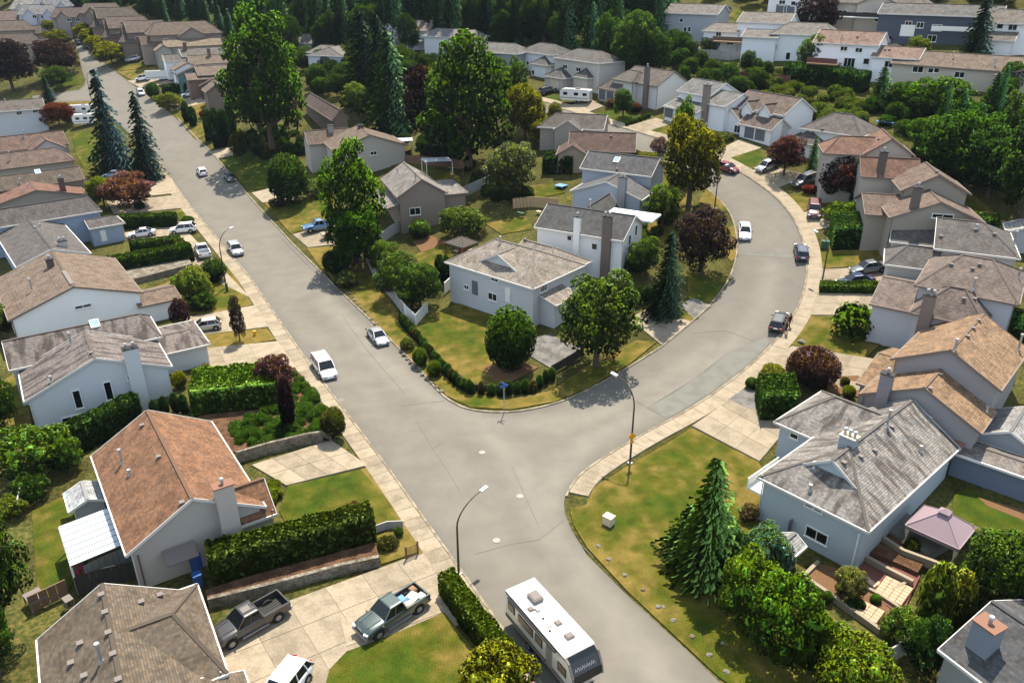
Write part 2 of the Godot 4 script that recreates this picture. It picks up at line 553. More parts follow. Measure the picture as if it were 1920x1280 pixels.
# a storey block under a roof whose ridge runs along local z (turn 0) or x (turn 90); in0 and in1 pull the ridge ends in (0 = gable, else hip)
func block(cx: float, cz: float, run: float, wide: float, eave: float, ridge: float, turn := 0.0, in0 := 0.0, in1 := 0.0, base := -2.5) -> void:
	var b := Basis(Vector3.UP, deg_to_rad(turn))
	var o := Vector3(cx, 0, cz)
	var at := func(u: float, y: float, w: float) -> Vector3: return o + b * Vector3(u, y, w)
	var hw := wide / 2.0
	var hl := run / 2.0
	var slope := (ridge - eave) / hw
	var over := 0.45
	var rake0 := 0.3 if in0 == 0.0 else 0.45
	var rake1 := 0.3 if in1 == 0.0 else 0.45
	var th := 0.2
	var top: float = eave + over * slope - th
	# walls
	var x := hw - over
	var z0 := -hl + rake0
	var z1 := hl - rake1
	h.wall.quad(at.call(-x, base, z0), at.call(-x, base, z1), at.call(-x, top, z1), at.call(-x, top, z0))
	h.wall.quad(at.call(x, base, z1), at.call(x, base, z0), at.call(x, top, z0), at.call(x, top, z1))
	for e in [[z0, in0], [z1, in1]]:
		h.wall.quad(at.call(-x, base, e[0]), at.call(x, base, e[0]), at.call(x, top, e[0]), at.call(-x, top, e[0]))
		if e[1] == 0.0 and ridge > eave + 0.1: h.wall.tri(at.call(-x, top, e[0]), at.call(x, top, e[0]), at.call(0, ridge - th, e[0]))
	if base < 0.0: h.pipes.append([at.call(-x - 0.06, top, z1 + 0.06), at.call(-x - 0.06, -0.3, z1 + 0.06)])
	# roof planes
	var r0 := -hl + in0
	var r1 := hl - in1
	for s in [-1.0, 1.0]:
		var pts := [at.call(s * hw, eave, -hl), at.call(s * hw, eave, hl), at.call(0, ridge, r1), at.call(0, ridge, r0)]
		var up: Vector3 = (at.call(0, ridge, 0) - at.call(s * hw, eave, 0)).normalized()
		h.roof.face(pts, pts[0], b * Vector3(0, 0, 1), up)
		h.trim.quad(pts[0] + Vector3.DOWN * th, pts[1] + Vector3.DOWN * th, pts[2] + Vector3.DOWN * th, pts[3] + Vector3.DOWN * th)
		h.trim.box(at.call(s * (hw + 0.03), eave - 0.1, 0.0), Vector3(0.14, 0.22, run + 0.04), deg_to_rad(turn))
	for e in [[-hl, r0, in0, -1.0], [hl, r1, in1, 1.0]]:
		if e[2] == 0.0:
			for s in [-1.0, 1.0]:
				var a: Vector3 = at.call(s * hw, eave - 0.09, e[0] + e[3] * 0.02)
				var c: Vector3 = at.call(0, ridge - 0.09, e[0] + e[3] * 0.02)
				h.trim.bar(a, c, 0.06, 0.24)
		else:
			var pts := [at.call(-hw, eave, e[0]), at.call(hw, eave, e[0]), at.call(0, ridge, e[1])]
			h.roof.face(pts, pts[0], b * Vector3(1, 0, 0), (pts[2] - at.call(0, eave, e[0])).normalized())
			h.trim.box(at.call(0, eave - 0.1, e[0] + e[3] * 0.03), Vector3(wide + 0.04, 0.22, 0.14), deg_to_rad(turn))
			h.trim.quad(at.call(-hw, eave - th, e[0]), at.call(hw, eave - th, e[0]), at.call(hw * 0.5, eave - th + (ridge - eave) * 0.4, e[1]), at.call(-hw * 0.5, eave - th + (ridge - eave) * 0.4, e[1]))
			for s in [-1.0, 1.0]: h.cap.bar(at.call(s * hw, eave + 0.0, e[0]), at.call(0, ridge + 0.0, e[1]), 0.26, 0.06)
	if ridge > eave + 0.1 and r1 > r0: h.cap.bar(at.call(0, ridge + 0.005, r0), at.call(0, ridge + 0.005, r1), 0.3, 0.07)

# a single sloping plane: low edge at local +z (turned), high edge at -z
func lean(cx: float, cz: float, wide: float, run: float, low: float, high: float, turn := 0.0, base := -2.5) -> void:
	var b := Basis(Vector3.UP, deg_to_rad(turn))
	var o := Vector3(cx, 0, cz)
	var at := func(u: float, y: float, w: float) -> Vector3: return o + b * Vector3(u, y, w)
	var hw := wide / 2.0
	var hl := run / 2.0
	var pts := [at.call(-hw, low, hl), at.call(hw, low, hl), at.call(hw, high, -hl), at.call(-hw, high, -hl)]
	h.roof.face(pts, pts[0], b * Vector3(1, 0, 0), (pts[3] - pts[0]).normalized())
	var d := Vector3(0, -0.18, 0)
	h.trim.quad(pts[0] + d, pts[1] + d, pts[2] + d, pts[3] + d)
	h.trim.box(at.call(0, low - 0.1, hl + 0.03), Vector3(wide + 0.04, 0.2, 0.12), deg_to_rad(turn))
	for s in [-1.0, 1.0]: h.trim.bar(at.call(s * (hw + 0.02), low - 0.09, hl), at.call(s * (hw + 0.02), high - 0.09, -hl), 0.06, 0.2)
	var x := hw - 0.3
	var z := hl - 0.45
	if base < low:
		h.wall.quad(at.call(-x, base, z), at.call(x, base, z), at.call(x, low - 0.1, z), at.call(-x, low - 0.1, z))
		for s in [-1.0, 1.0]: h.wall.quad(at.call(s * x, base, z), at.call(s * x, base, -hl), at.call(s * x, high - 0.2, -hl), at.call(s * x, low - 0.1, z))

func window(x: float, y: float, z: float, turn: float, w: float, t: float, split := 1) -> void:
	var key := "window %.1f %.1f %d" % [w, t, split]
	if not cache.has(key):
		var f := Mb.new()
		for s in [-1.0, 1.0]:
			f.box(Vector3(s * (w / 2.0 - 0.04), 0, 0.03), Vector3(0.09, t, 0.1))
			f.box(Vector3(0, s * (t / 2.0 - 0.04), 0.032), Vector3(w - 0.18, 0.09, 0.1))
		for k in range(1, split + 1): f.box(Vector3(-w / 2.0 + w * k / (split + 1.0), 0, 0.028), Vector3(0.07, t - 0.18, 0.08))
		f.box(Vector3(0, -t / 2.0 - 0.04, 0.06), Vector3(w + 0.16, 0.07, 0.16))
		var p := Mb.new()
		p.box(Vector3(0, 0, 0.0), Vector3(w - 0.17, t - 0.17, 0.05))
		cache[key] = [f.mesh(), p.mesh()]
	var o := part("window", cache[key][0], mats["white"], h.root, Vector3(x, y, z), deg_to_rad(turn))
	part("pane", cache[key][1], mats["pane"], o)

func door(x: float, y: float, z: float, turn: float, w := 0.95, t := 2.05, c := "white") -> void:
	var d := Mb.new()
	d.box(Vector3(0, t / 2.0, 0.03), Vector3(w, t, 0.08))
	d.box(Vector3(0, t * 0.73, 0.08), Vector3(w * 0.6, t * 0.33, 0.03))
	d.box(Vector3(0, t * 0.28, 0.08), Vector3(w * 0.6, t * 0.33, 0.03))
	var o := part("door", d.mesh(), mats[c], h.root, Vector3(x, y, z), deg_to_rad(turn))
	var k := Mb.new()
	k.box(Vector3(w * 0.4, t * 0.47, 0.11), Vector3(0.06, 0.1, 0.08))
	part("handle", k.mesh(), mats["dark_metal"], o)

func garage(x: float, y: float, z: float, turn: float, w := 2.5, t := 2.15, c := "white") -> void:
	var key := "garage %.1f %.1f" % [w, t]
	if not cache.has(key):
		var d := Mb.new()
		for i in 4: d.box(Vector3(0, t * (i + 0.5) / 4.0, 0.03), Vector3(w, t / 4.0 - 0.03, 0.07))
		d.box(Vector3(0, t / 2.0, 0.01), Vector3(w, t, 0.06))
		var f := Mb.new()
		for s in [-1.0, 1.0]: f.box(Vector3(s * (w / 2.0 + 0.06), t / 2.0, 0.05), Vector3(0.12, t, 0.1))
		f.box(Vector3(0, t + 0.06, 0.05), Vector3(w + 0.24, 0.12, 0.1))
		cache[key] = [d.mesh(), f.mesh()]
	var o := part("garage_door", cache[key][0], mats[c], h.root, Vector3(x, y, z), deg_to_rad(turn))
	part("frame", cache[key][1], mats["white"], o)

func chimney(x: float, z: float, y0: float, y1: float, w: float, d: float, material: Material, turn := 0.0, pots := 1, capm := "dark_metal") -> void:
	var b := Mb.new()
	b.box(Vector3(0, (y0 + y1) / 2.0, 0), Vector3(w, y1 - y0, d))
	var o := part("chimney", b.mesh(), material, h.root, Vector3(x, 0, z), deg_to_rad(turn))
	var c := Mb.new()
	c.box(Vector3(0, y1 + 0.05, 0), Vector3(w + 0.16, 0.1, d + 0.16))
	part("chimney_cap", c.mesh(), mats[capm], o)
	for k in pots:
		var f := Mb.new()
		var px: float = (k - (pots - 1) / 2.0) * w / maxf(pots, 1.0)
		f.tube(Vector3(px, y1 + 0.1, 0), Vector3(px, y1 + 0.55, 0), 0.13, 0.13, 8)
		f.tube(Vector3(px, y1 + 0.55, 0), Vector3(px, y1 + 0.66, 0), 0.22, 0.16, 8)
		part("flue", f.mesh(), mats["galvanised"], o)

func vent(x: float, y: float, z: float, turn := 0.0) -> void:
	if not cache.has("vent"):
		var b := Mb.new()
		b.box(Vector3(0, 0.08, 0), Vector3(0.32, 0.2, 0.32))
		b.box(Vector3(0, 0.2, 0.02), Vector3(0.4, 0.05, 0.4))
		cache["vent"] = b.mesh()
	part("roof_vent", cache["vent"], mats["vent"], h.root, Vector3(x, y, z), deg_to_rad(turn))

func pipe(x: float, y: float, z: float, tall := 1.2, m := "galvanised") -> void:
	var b := Mb.new()
	b.tube(Vector3(0, -0.3, 0), Vector3(0, tall, 0), 0.11, 0.11, 8)
	b.tube(Vector3(0, tall, 0), Vector3(0, tall + 0.14, 0), 0.2, 0.17, 8)
	b.tube(Vector3(0, -0.2, 0), Vector3(0, 0.15, 0), 0.26, 0.13, 8)
	part("vent_pipe", b.mesh(), mats[m], h.root, Vector3(x, y, z))

func skylight(x: float, y: float, z: float, turn: float, tilt: float) -> void:
	var b := Mb.new()
	var f := Mb.new()
	for s in [-1.0, 1.0]:
		f.box(Vector3(s * 0.45, 0.06, 0), Vector3(0.1, 0.16, 1.2))
		f.box(Vector3(0, 0.061, s * 0.55), Vector3(0.8, 0.16, 0.1))
	b.box(Vector3(0, 0.05, 0), Vector3(0.8, 0.1, 1.0))
	var o := part("skylight", f.mesh(), mats["white"], h.root, Vector3(x, y, z))
	o.rotation = Vector3(deg_to_rad(tilt), deg_to_rad(turn), 0)
	part("pane", b.mesh(), mats["sky_pane"], o)

func slab_on_house(called: String, x: float, y: float, z: float, sx: float, sy: float, sz: float, turn: float, m: Material, tilt := 0.0) -> MeshInstance3D:
	var b := Mb.new()
	b.obox(Vector3.ZERO, Vector3(sx, sy, sz), Basis(Vector3.UP, deg_to_rad(turn)) * Basis(Vector3.RIGHT, deg_to_rad(tilt)))
	return part(called, b.mesh(), m, h.root, Vector3(x, y, z))

func done() -> void:
	for p: Array in h.pipes:
		var d := Mb.new()
		d.bar(p[0], p[1], 0.09, 0.09)
		d.bar(p[0], p[0] + Vector3(0, 0.25, 0.3), 0.09, 0.09)
		part("downpipe", d.mesh(), h.trims, h.root)
	part("wall", h.wall.mesh(), h.walls, h.root)
	var r := part("roof", h.roof.mesh(), h.roofs, h.root)
	if h.cap.v.size():
		h.cap.uv.resize(h.cap.v.size())
		part("ridge_cap", h.cap.mesh(), h.caps, r)
	part("fascia", h.trim.mesh(), h.trims, r)

# ---------------------------------------------------------------- trees, hedges, shrubs
func leaf_mat(c: Color) -> StandardMaterial3D:
	var key := "leaf %s" % c.to_html()
	if not mats.has(key):
		var m := flat(key, c, 0.6)
		m.vertex_color_use_as_albedo = true
		m.backlight_enabled = true
		m.backlight = Color(0.9, 0.9, 0.42)
		m.metallic_specular = 0.35
	return mats[key]

func leaf(mb: Mb, at: Vector3, nrm: Vector3, soft: Vector3, s: float, long: float, rng: RandomNumberGenerator, tone: float) -> void:
	var x := nrm.cross(Vector3(rng.randf() - 0.5, rng.randf() - 0.5, rng.randf() - 0.5)).normalized() * s * 0.5
	var y := nrm.cross(x).normalized() * s * long * 0.5
	var a := at - y
	var b := at + x
	var c := at + y - nrm * s * 0.15
	var d := at - x
	mb.quad(a, b, c, d)
	var t := tone * rng.randf_range(0.72, 1.0)
	var k := Color(t * rng.randf_range(0.86, 1.0), t, t * rng.randf_range(0.75, 1.0))
	for i in 6:
		mb.n.append(soft)
		mb.col.append(k)

func rand_dir(rng: RandomNumberGenerator) -> Vector3:
	while true:
		var p := Vector3(rng.randf_range(-1, 1), rng.randf_range(-1, 1), rng.randf_range(-1, 1))
		if p.length_squared() < 1.0 and p.length_squared() > 0.01: return p.normalized()
	return Vector3.UP

# a round body of leaves: lobes are [centre, radii]; every lobe gets leaves over its own surface and a core that stops the light
func leaf_body(lobes: Array, per_area: float, size: float, long: float, rng: RandomNumberGenerator, core := 0.78, stand := 0.0) -> ArrayMesh:
	var mb := Mb.new()
	for l in lobes:
		var c: Vector3 = l[0]
		var r: Vector3 = l[1]
		var area: float = 4.2 * PI * pow((pow(r.x * r.y, 1.6) + pow(r.x * r.z, 1.6) + pow(r.y * r.z, 1.6)) / 3.0, 1.0 / 1.6) / 1.05
		var tone := rng.randf_range(0.78, 1.0)
		for i in int(area * per_area):
			var d := rand_dir(rng)
			if d.y < -0.55 and rng.randf() < 0.6: continue
			var p: Vector3 = c + d * r * (1.06 - 0.34 * pow(rng.randf(), 1.7))
			var inside := false
			for o in lobes:
				if o != l and ((p - o[0]) / o[1]).length() < 0.8:
					inside = true
					break
			if inside: continue
			var soft := (d / r).normalized()
			var nrm := (soft + rand_dir(rng) * 0.75).normalized()
			if stand > 0.0: nrm = (Vector3(nrm.x, nrm.y * (1.0 - stand), nrm.z)).normalized()
			leaf(mb, p, nrm, (soft * 0.4 + nrm + Vector3(0, 0.35, 0)).normalized(), size * rng.randf_range(0.6, 1.35), long, rng, tone)
		if core > 0.0:
			for i in 8:
				for k in 5:
					var q: Array[Vector3] = []
					for e: Vector2 in [Vector2(0, 0), Vector2(1, 0), Vector2(1, 1), Vector2(0, 1)]:
						var th := TAU * (i + e.x) / 8.0
						var ph := PI * (k + e.y) / 5.0 - PI / 2.0
						q.append(c + Vector3(cos(th) * cos(ph), sin(ph), sin(th) * cos(ph)) * r * core)
					mb.quad(q[0], q[1], q[2], q[3])
					for v in 6:
						mb.n.append((q[v % 4] - c).normalized())
						mb.col.append(Color(0.72, 0.8, 0.66))
	return mb.mesh()

# crowns of height 1 standing on 0, about 1 wide
func crown(kind: String, which: int) -> ArrayMesh:
	var key := "crown %s %d" % [kind, which]
	if cache.has(key): return cache[key]
	var rng := RandomNumberGenerator.new()
	rng.seed = hash(key)
	var lobes := []
	var m: ArrayMesh
	match kind:
		"round", "tall", "wide":
			var tall := kind == "tall"
			var n := 52
			for i in n:
				var f := (i + 0.5) / n
				var a := i * 2.39996 + rng.randf() * 0.5
				var up := 1.0 - 1.85 * f
				var ring := sqrt(maxf(0.0, 1.0 - up * up))
				var push := rng.randf_range(0.62, 1.16)
				var r := rng.randf_range(0.1, 0.155)
				var at := Vector3(cos(a) * ring * 0.37, up * 0.34, sin(a) * ring * 0.37) * push
				if tall: at = Vector3(cos(a) * ring * 0.34 * (0.82 + 0.3 * f), up * 0.41, sin(a) * ring * 0.34 * (0.82 + 0.3 * f)) * push
				if tall: r *= 0.85
				lobes.append([Vector3(0, 0.54 if not tall else 0.5, 0) + at, Vector3(r, r * rng.randf_range(0.6, 0.85), r)])
			m = leaf_body(lobes, 1500.0, 0.025, 1.6, rng, 0.0)
		"shrub":
			for i in 22:
				var f := (i + 0.5) / 22.0
				var a := i * 2.39996 + rng.randf() * 0.5
				var up := 1.0 - 1.5 * f
				var ring := sqrt(maxf(0.0, 1.0 - up * up))
				var r := rng.randf_range(0.15, 0.21)
				lobes.append([Vector3(cos(a) * ring * 0.36, 0.42 + up * 0.38, sin(a) * ring * 0.36) * rng.randf_range(0.85, 1.08), Vector3(r, r * 0.85, r)])
			lobes.append([Vector3(0, 0.4, 0), Vector3(0.34, 0.38, 0.34)])
			m = leaf_body(lobes, 1000.0, 0.034, 1.6, rng, 0.35)
		"ball":
			lobes.append([Vector3(0, 0.5, 0), Vector3(0.47, 0.48, 0.47)])
			for i in 5: lobes.append([Vector3(0, 0.5, 0) + rand_dir(rng) * 0.16, Vector3(0.36, 0.36, 0.36)])
			m = leaf_body(lobes, 900.0, 0.042, 1.4, rng)
		"column":
			for i in 6:
				var a := i * 2.4
				var y := 0.12 + 0.14 * i
				var w: float = 0.1 if i < 5 else 0.02
				lobes.append([Vector3(cos(a) * w, y, sin(a) * w), Vector3(0.3, 0.26, 0.3) * (1.0 - 0.09 * i)])
			lobes.append([Vector3(0, 0.46, 0), Vector3(0.4, 0.5, 0.4)])
			m = leaf_body(lobes, 460.0, 0.058, 2.2, rng, 0.78, 0.7)
		"weep":
			var mb := Mb.new()
			for i in 260:
				var d := rand_dir(rng)
				d.y = absf(d.y) * 0.8 + 0.15
				var a := Vector3(0, 0.55, 0)
				var b := a + d.normalized() * Vector3(0.3, 0.42, 0.3)
				var e := b + Vector3(d.x, 0, d.z).normalized() * rng.randf_range(0.1, 0.24) + Vector3(0, -rng.randf_range(0.15, 0.6), 0)
				for k in 9:
					var f := k / 8.0
					var p := a.lerp(b, f).lerp(b.lerp(e, f), f) + rand_dir(rng) * 0.03
					if k < 3: continue
					leaf(mb, p, (d + rand_dir(rng) * 0.5).normalized(), (d + Vector3.UP * 0.3).normalized(), 0.07, 1.9, rng, rng.randf_range(0.75, 1.0))
			m = mb.mesh()
		"spruce", "fir":
			var mb := Mb.new()
			var levels := 25
			for l in levels:
				var t := (l + 0.5) / levels
				var y := 0.05 + 0.93 * t
				var reach: float = 0.5 * pow(1.0 - t, 0.8 if kind == "spruce" else 0.62) + 0.012
				var n := int(lerpf(17, 6, t))
				for i in n:
					var a := TAU * (i + rng.randf() * 0.7) / n + l * 1.1
					var out := Vector3(cos(a), 0, sin(a))
					var side := Vector3(-out.z, 0, out.x)
					var ln := reach * rng.randf_range(0.5, 1.12) * (0.9 + 0.22 * sin(a * 2.0 + t * 5.0 + which) * sin(a * 3.1 + t * 9.0))
					var yy := y + rng.randf_range(-0.04, 0.035)
					var tone := rng.randf_range(0.7, 1.0)
					var steps := maxi(2, int(ln * 15))
					for s in steps + 1:
						var f := float(s) / steps
						var p := out * ln * f + Vector3(0, yy - ln * (0.42 * f * f - 0.1 * f) * (1.0 if kind == "spruce" else 1.5), 0)
						var wd := (0.09 + 0.22 * ln) * (1.0 - 0.75 * f) * 0.7
						for q in [-1.0, 1.0]:
							var tip: Vector3 = p + out * 0.045 + side * q * wd * rng.randf_range(0.6, 1.1) + Vector3(0, -0.012 - wd * 0.25, 0)
							var k := Color(tone, tone, tone) * rng.randf_range(0.8, 1.0)
							var nn: Vector3 = (Vector3.UP * 0.9 + out * 0.55 + side * q * 0.35 + rand_dir(rng) * 0.35).normalized()
							mb.tri(p - out * 0.035 + Vector3(0, 0.012, 0), p + out * 0.05, tip)
							for e in 3:
								mb.n.append(nn)
								mb.col.append(k)
						var k2 := Color(tone, tone, tone) * rng.randf_range(0.85, 1.0)
						mb.tri(p - side * 0.022, p + side * 0.022, p + out * 0.085 + Vector3(0, -0.02, 0))
						for e in 3:
							mb.n.append((Vector3.UP + out * 0.6).normalized())
							mb.col.append(k2)
			for i in 10:
				var a0 := TAU * i / 10.0
				var a1 := TAU * (i + 1) / 10.0
				mb.tri(Vector3(cos(a0) * 0.13, 0.06, sin(a0) * 0.13), Vector3(cos(a1) * 0.13, 0.06, sin(a1) * 0.13), Vector3(0, 0.9, 0))
				for e in 3:
					mb.n.append(Vector3(cos(a0), 0.3, sin(a0)).normalized())
					mb.col.append(Color(0.7, 0.75, 0.7))
			m = mb.mesh()
	cache[key] = m
	return m

func trunk_mesh(kind: String) -> ArrayMesh:
	var key := "trunk " + kind
	if cache.has(key): return cache[key]
	var mb := Mb.new()
	mb.tube(Vector3(0, -0.06, 0), Vector3(0.01, 0.35, 0.0), 0.036, 0.026, 7, false)
	mb.tube(Vector3(0.01, 0.35, 0.0), Vector3(0, 0.85, 0.01), 0.026, 0.008, 6, false)
	if kind != "spruce":
		for i in 9:
			var a := i * 2.4
			mb.tube(Vector3(0, 0.2 + 0.05 * i, 0), Vector3(cos(a) * 0.27, 0.4 + 0.055 * i, sin(a) * 0.27), 0.015, 0.005, 5, false)
	cache[key] = mb.mesh()
	return cache[key]

var plant_no := 0
func plant(called: String, label: String, category: String, kind: String, x: float, z: float, tall: float, wide: float, c: Color, up := 0.0, group := "", squash := 1.0) -> Node3D:
	plant_no += 1
	var o := thing(called, label, category, ground_at(x, z, up), plant_no * 67.0, group)
	var cr := part("crown" if kind != "shrub" and kind != "ball" else "foliage", crown(kind, plant_no % 3), leaf_mat(c), o)
	var spread := {"round": 0.94, "tall": 0.86, "wide": 0.94, "shrub": 1.02, "ball": 0.96, "column": 0.82, "weep": 1.0, "spruce": 1.0, "fir": 1.0}
	cr.scale = Vector3(wide / spread[kind], tall / 0.96, wide / spread[kind] * squash)
	if kind in ["round", "tall", "wide", "weep", "spruce", "fir", "column"]:
		var t := part("trunk", trunk_mesh("spruce" if kind in ["spruce", "fir", "column"] else "leafy"), mats["bark"], o)
		var k := minf(tall * 0.9, wide * 1.5)
		t.scale = Vector3(k, tall * (0.95 if kind != "weep" else 0.62), k)
		if kind in ["round", "wide"]: cr.position.y = -tall * 0.02
	return o

# a clipped hedge along a line, its top a little uneven
func hedge(called: String, label: String, nums: Array, wide: float, tall: float, c: Color, up := 0.0, rough := 1.0, group := "") -> void:
	var p := outline(nums)
	var mid := Vector2.ZERO
	for q in p: mid += q / p.size()
	var base := ground_at(mid.x, mid.y, up)
	var rng := RandomNumberGenerator.new()
	rng.seed = hash(called + label)
	var mb := Mb.new()
	var wob := FastNoiseLite.new()
	wob.seed = 3
	for i in p.size() - 1:
		var a := p[i]
		var b := p[i + 1]
		var ln := a.distance_to(b)
		var d := (b - a) / ln
		var s := Vector2(-d.y, d.x)
		a -= d * (0.0 if i == 0 else wide * 0.35)
		ln = a.distance_to(b)
		var per := 85.0 / (rough * rough)
		var spots := int(ln * (wide + 2.0 * tall) * per)
		for k in spots:
			var f := rng.randf()
			var g := rng.randf() * (wide + 2.0 * tall)
			var u := 0.0
			var y := tall
			var nrm := Vector3.UP
			if g < wide: u = g - wide / 2.0
			elif g < wide + tall:
				u = wide / 2.0
				y = g - wide
				nrm = Vector3(s.x, 0.25, s.y)
			else:
				u = -wide / 2.0
				y = g - wide - tall
				nrm = Vector3(-s.x, 0.25, -s.y)
			var along := f * ln
			var bulge := 0.2 * rough * wob.get_noise_2d(along * 60.0 + i * 500.0, y * 40.0 + u * 40.0)
			var pull: float = 1.0 - 0.22 * pow(clampf(y / tall, 0, 1), 6)
			var pos := a + d * along + s * (u * pull + signf(u) * bulge * 0.5)
			var gy := elev(pos.x, pos.y) + up
			leaf(mb, Vector3(pos.x, gy + y + (bulge if y > tall * 0.9 else 0.0) + rng.randf_range(-0.1, 0.05), pos.y) - base, (nrm + rand_dir(rng) * 0.6).normalized(), (nrm + rand_dir(rng) * 0.5).normalized(), 0.15 * rough * rng.randf_range(0.7, 1.3), 1.8, rng, rng.randf_range(0.75, 1.0))
		for e in [0.0, ln]:
			for k in int(wide * tall * per):
				var pos: Vector2 = a + d * e + s * rng.randf_range(-wide / 2.0, wide / 2.0)
				var nn := Vector3(d.x, 0.2, d.y) * (1.0 if e > 0.0 else -1.0)
				leaf(mb, Vector3(pos.x, elev(pos.x, pos.y) + up + rng.randf() * tall, pos.y) - base, (nn + rand_dir(rng) * 0.6).normalized(), nn.normalized(), 0.15 * rough, 1.7, rng, rng.randf_range(0.75, 1.0))
		var n := maxi(1, int(ln / 3.0))
		for k in n:
			var q := []
			for e: Array in [[k, -1], [k + 1, -1], [k + 1, 1], [k, 1]]:
				var pos: Vector2 = a + d * (ln * e[0] / n * 0.98 + 0.01 * ln) + s * e[1] * (wide / 2.0 - 0.22)
				q.append(Vector3(pos.x, elev(pos.x, pos.y) + up, pos.y) - base)
			var t := Vector3(0, tall - 0.32 * rough, 0)
			for f: Array in [[q[0] + t, q[1] + t, q[2] + t, q[3] + t], [q[0], q[1], q[1] + t, q[0] + t], [q[2], q[3], q[3] + t, q[2] + t], [q[1], q[2], q[2] + t, q[1] + t], [q[3], q[0], q[0] + t, q[3] + t]]:
				mb.quad(f[0], f[1], f[2], f[3])
				for e in 6:
					mb.n.append(Vector3.UP)
					mb.col.append(Color(0.7, 0.75, 0.65))
	var o := part(called, mb.mesh(), leaf_mat(c), self)
	o.position = base
	tag(o, label, "hedge", group)

# many like plants that read as one mass: one object
func mass(called: String, kind: String, spots: Array, c: Color) -> void:
	var mm := MultiMesh.new()
	mm.transform_format = MultiMesh.TRANSFORM_3D
	mm.use_colors = true
	mm.mesh = crown(kind, 1)
	mm.instance_count = spots.size()
	var rng := RandomNumberGenerator.new()
	rng.seed = hash(called)
	for i in spots.size():
		var s: Array = spots[i]
		mm.set_instance_transform(i, Transform3D(Basis(Vector3.UP, rng.randf() * TAU).scaled(Vector3(s[3], s[2], s[3])), ground_at(s[0], s[1], -0.3)))
		var t := rng.randf_range(0.6, 1.0)
		mm.set_instance_color(i, Color(t * rng.randf_range(0.8, 1.0), t, t * rng.randf_range(0.7, 1.0)))
	var o := MultiMeshInstance3D.new()
	o.name = numbered(called)
	o.multimesh = mm
	o.material_override = leaf_mat(c)
	add_child(o, true)
	tag(o, "", "", "", "stuff")

# fills a patch of ground (outline) with a mass of plants
func thicket(called: String, kind: String, nums: Array, each: float, t0: float, t1: float, w: float, c: Color) -> void:
	var p := outline(nums)
	var rng := RandomNumberGenerator.new()
	rng.seed = hash(called + str(nums))
	var lo := p[0]
	var hi := p[0]
	for q in p:
		lo = Vector2(minf(lo.x, q.x), minf(lo.y, q.y))
		hi = Vector2(maxf(hi.x, q.x), maxf(hi.y, q.y))
	var spots := []
	for i in int((hi.x - lo.x) * (hi.y - lo.y) / (each * each)):
		var q := Vector2(rng.randf_range(lo.x, hi.x), rng.randf_range(lo.y, hi.y))
		if Geometry2D.is_point_in_polygon(q, p):
			var t := rng.randf_range(t0, t1)
			spots.append([q.x, q.y, t, w * rng.randf_range(0.75, 1.2) * (0.5 + 0.5 * t / t1)])
	mass(called, kind, spots, c)

# ---------------------------------------------------------------- vehicles (nose towards local -z)
func paint(c: Color, metal := 0.0) -> StandardMaterial3D:
	var key := "paint %s %.1f" % [c.to_html(), metal]
	if not mats.has(key):
		var m := flat(key, c, 0.32, metal)
		m.clearcoat_enabled = true
		m.clearcoat = 1.0
		m.clearcoat_roughness = 0.06
	return mats[key]

# stations: [z, half width, underside, top of the lower body]
func hull(stations: Array) -> ArrayMesh:
	var mb := Mb.new()
	var rings := []
	for s in stations:
		var w: float = s[1]
		var b: float = s[2]
		var t: float = s[3]
		var ring := []
		for p: Array in [[0.0, t + 0.035], [0.55, t + 0.025], [0.84, t - 0.01], [0.95, t - 0.07], [1.0, t - 0.2], [0.99, lerpf(b, t, 0.35)], [0.96, b + 0.06], [0.88, b]]: ring.append(Vector3(w * p[0], p[1], s[0]))
		for i in range(6, 0, -1): ring.append(ring[i] * Vector3(-1, 1, 1))
		ring.insert(8, ring[7] * Vector3(-1, 1, 1))
		rings.append(ring)
	for i in rings.size() - 1:
		var k: int = rings[i].size()
		for j in k: mb.quad(rings[i][j], rings[i][(j + 1) % k], rings[i + 1][(j + 1) % k], rings[i + 1][j])
	for e in [0, rings.size() - 1]:
		for j in range(1, rings[e].size() - 1): mb.tri(rings[e][0], rings[e][j], rings[e][j + 1])
	var st := SurfaceTool.new()
	st.begin(Mesh.PRIMITIVE_TRIANGLES)
	st.set_smooth_group(0)
	for q in mb.v: st.add_vertex(q)
	st.index()
	st.generate_normals()
	return st.commit()

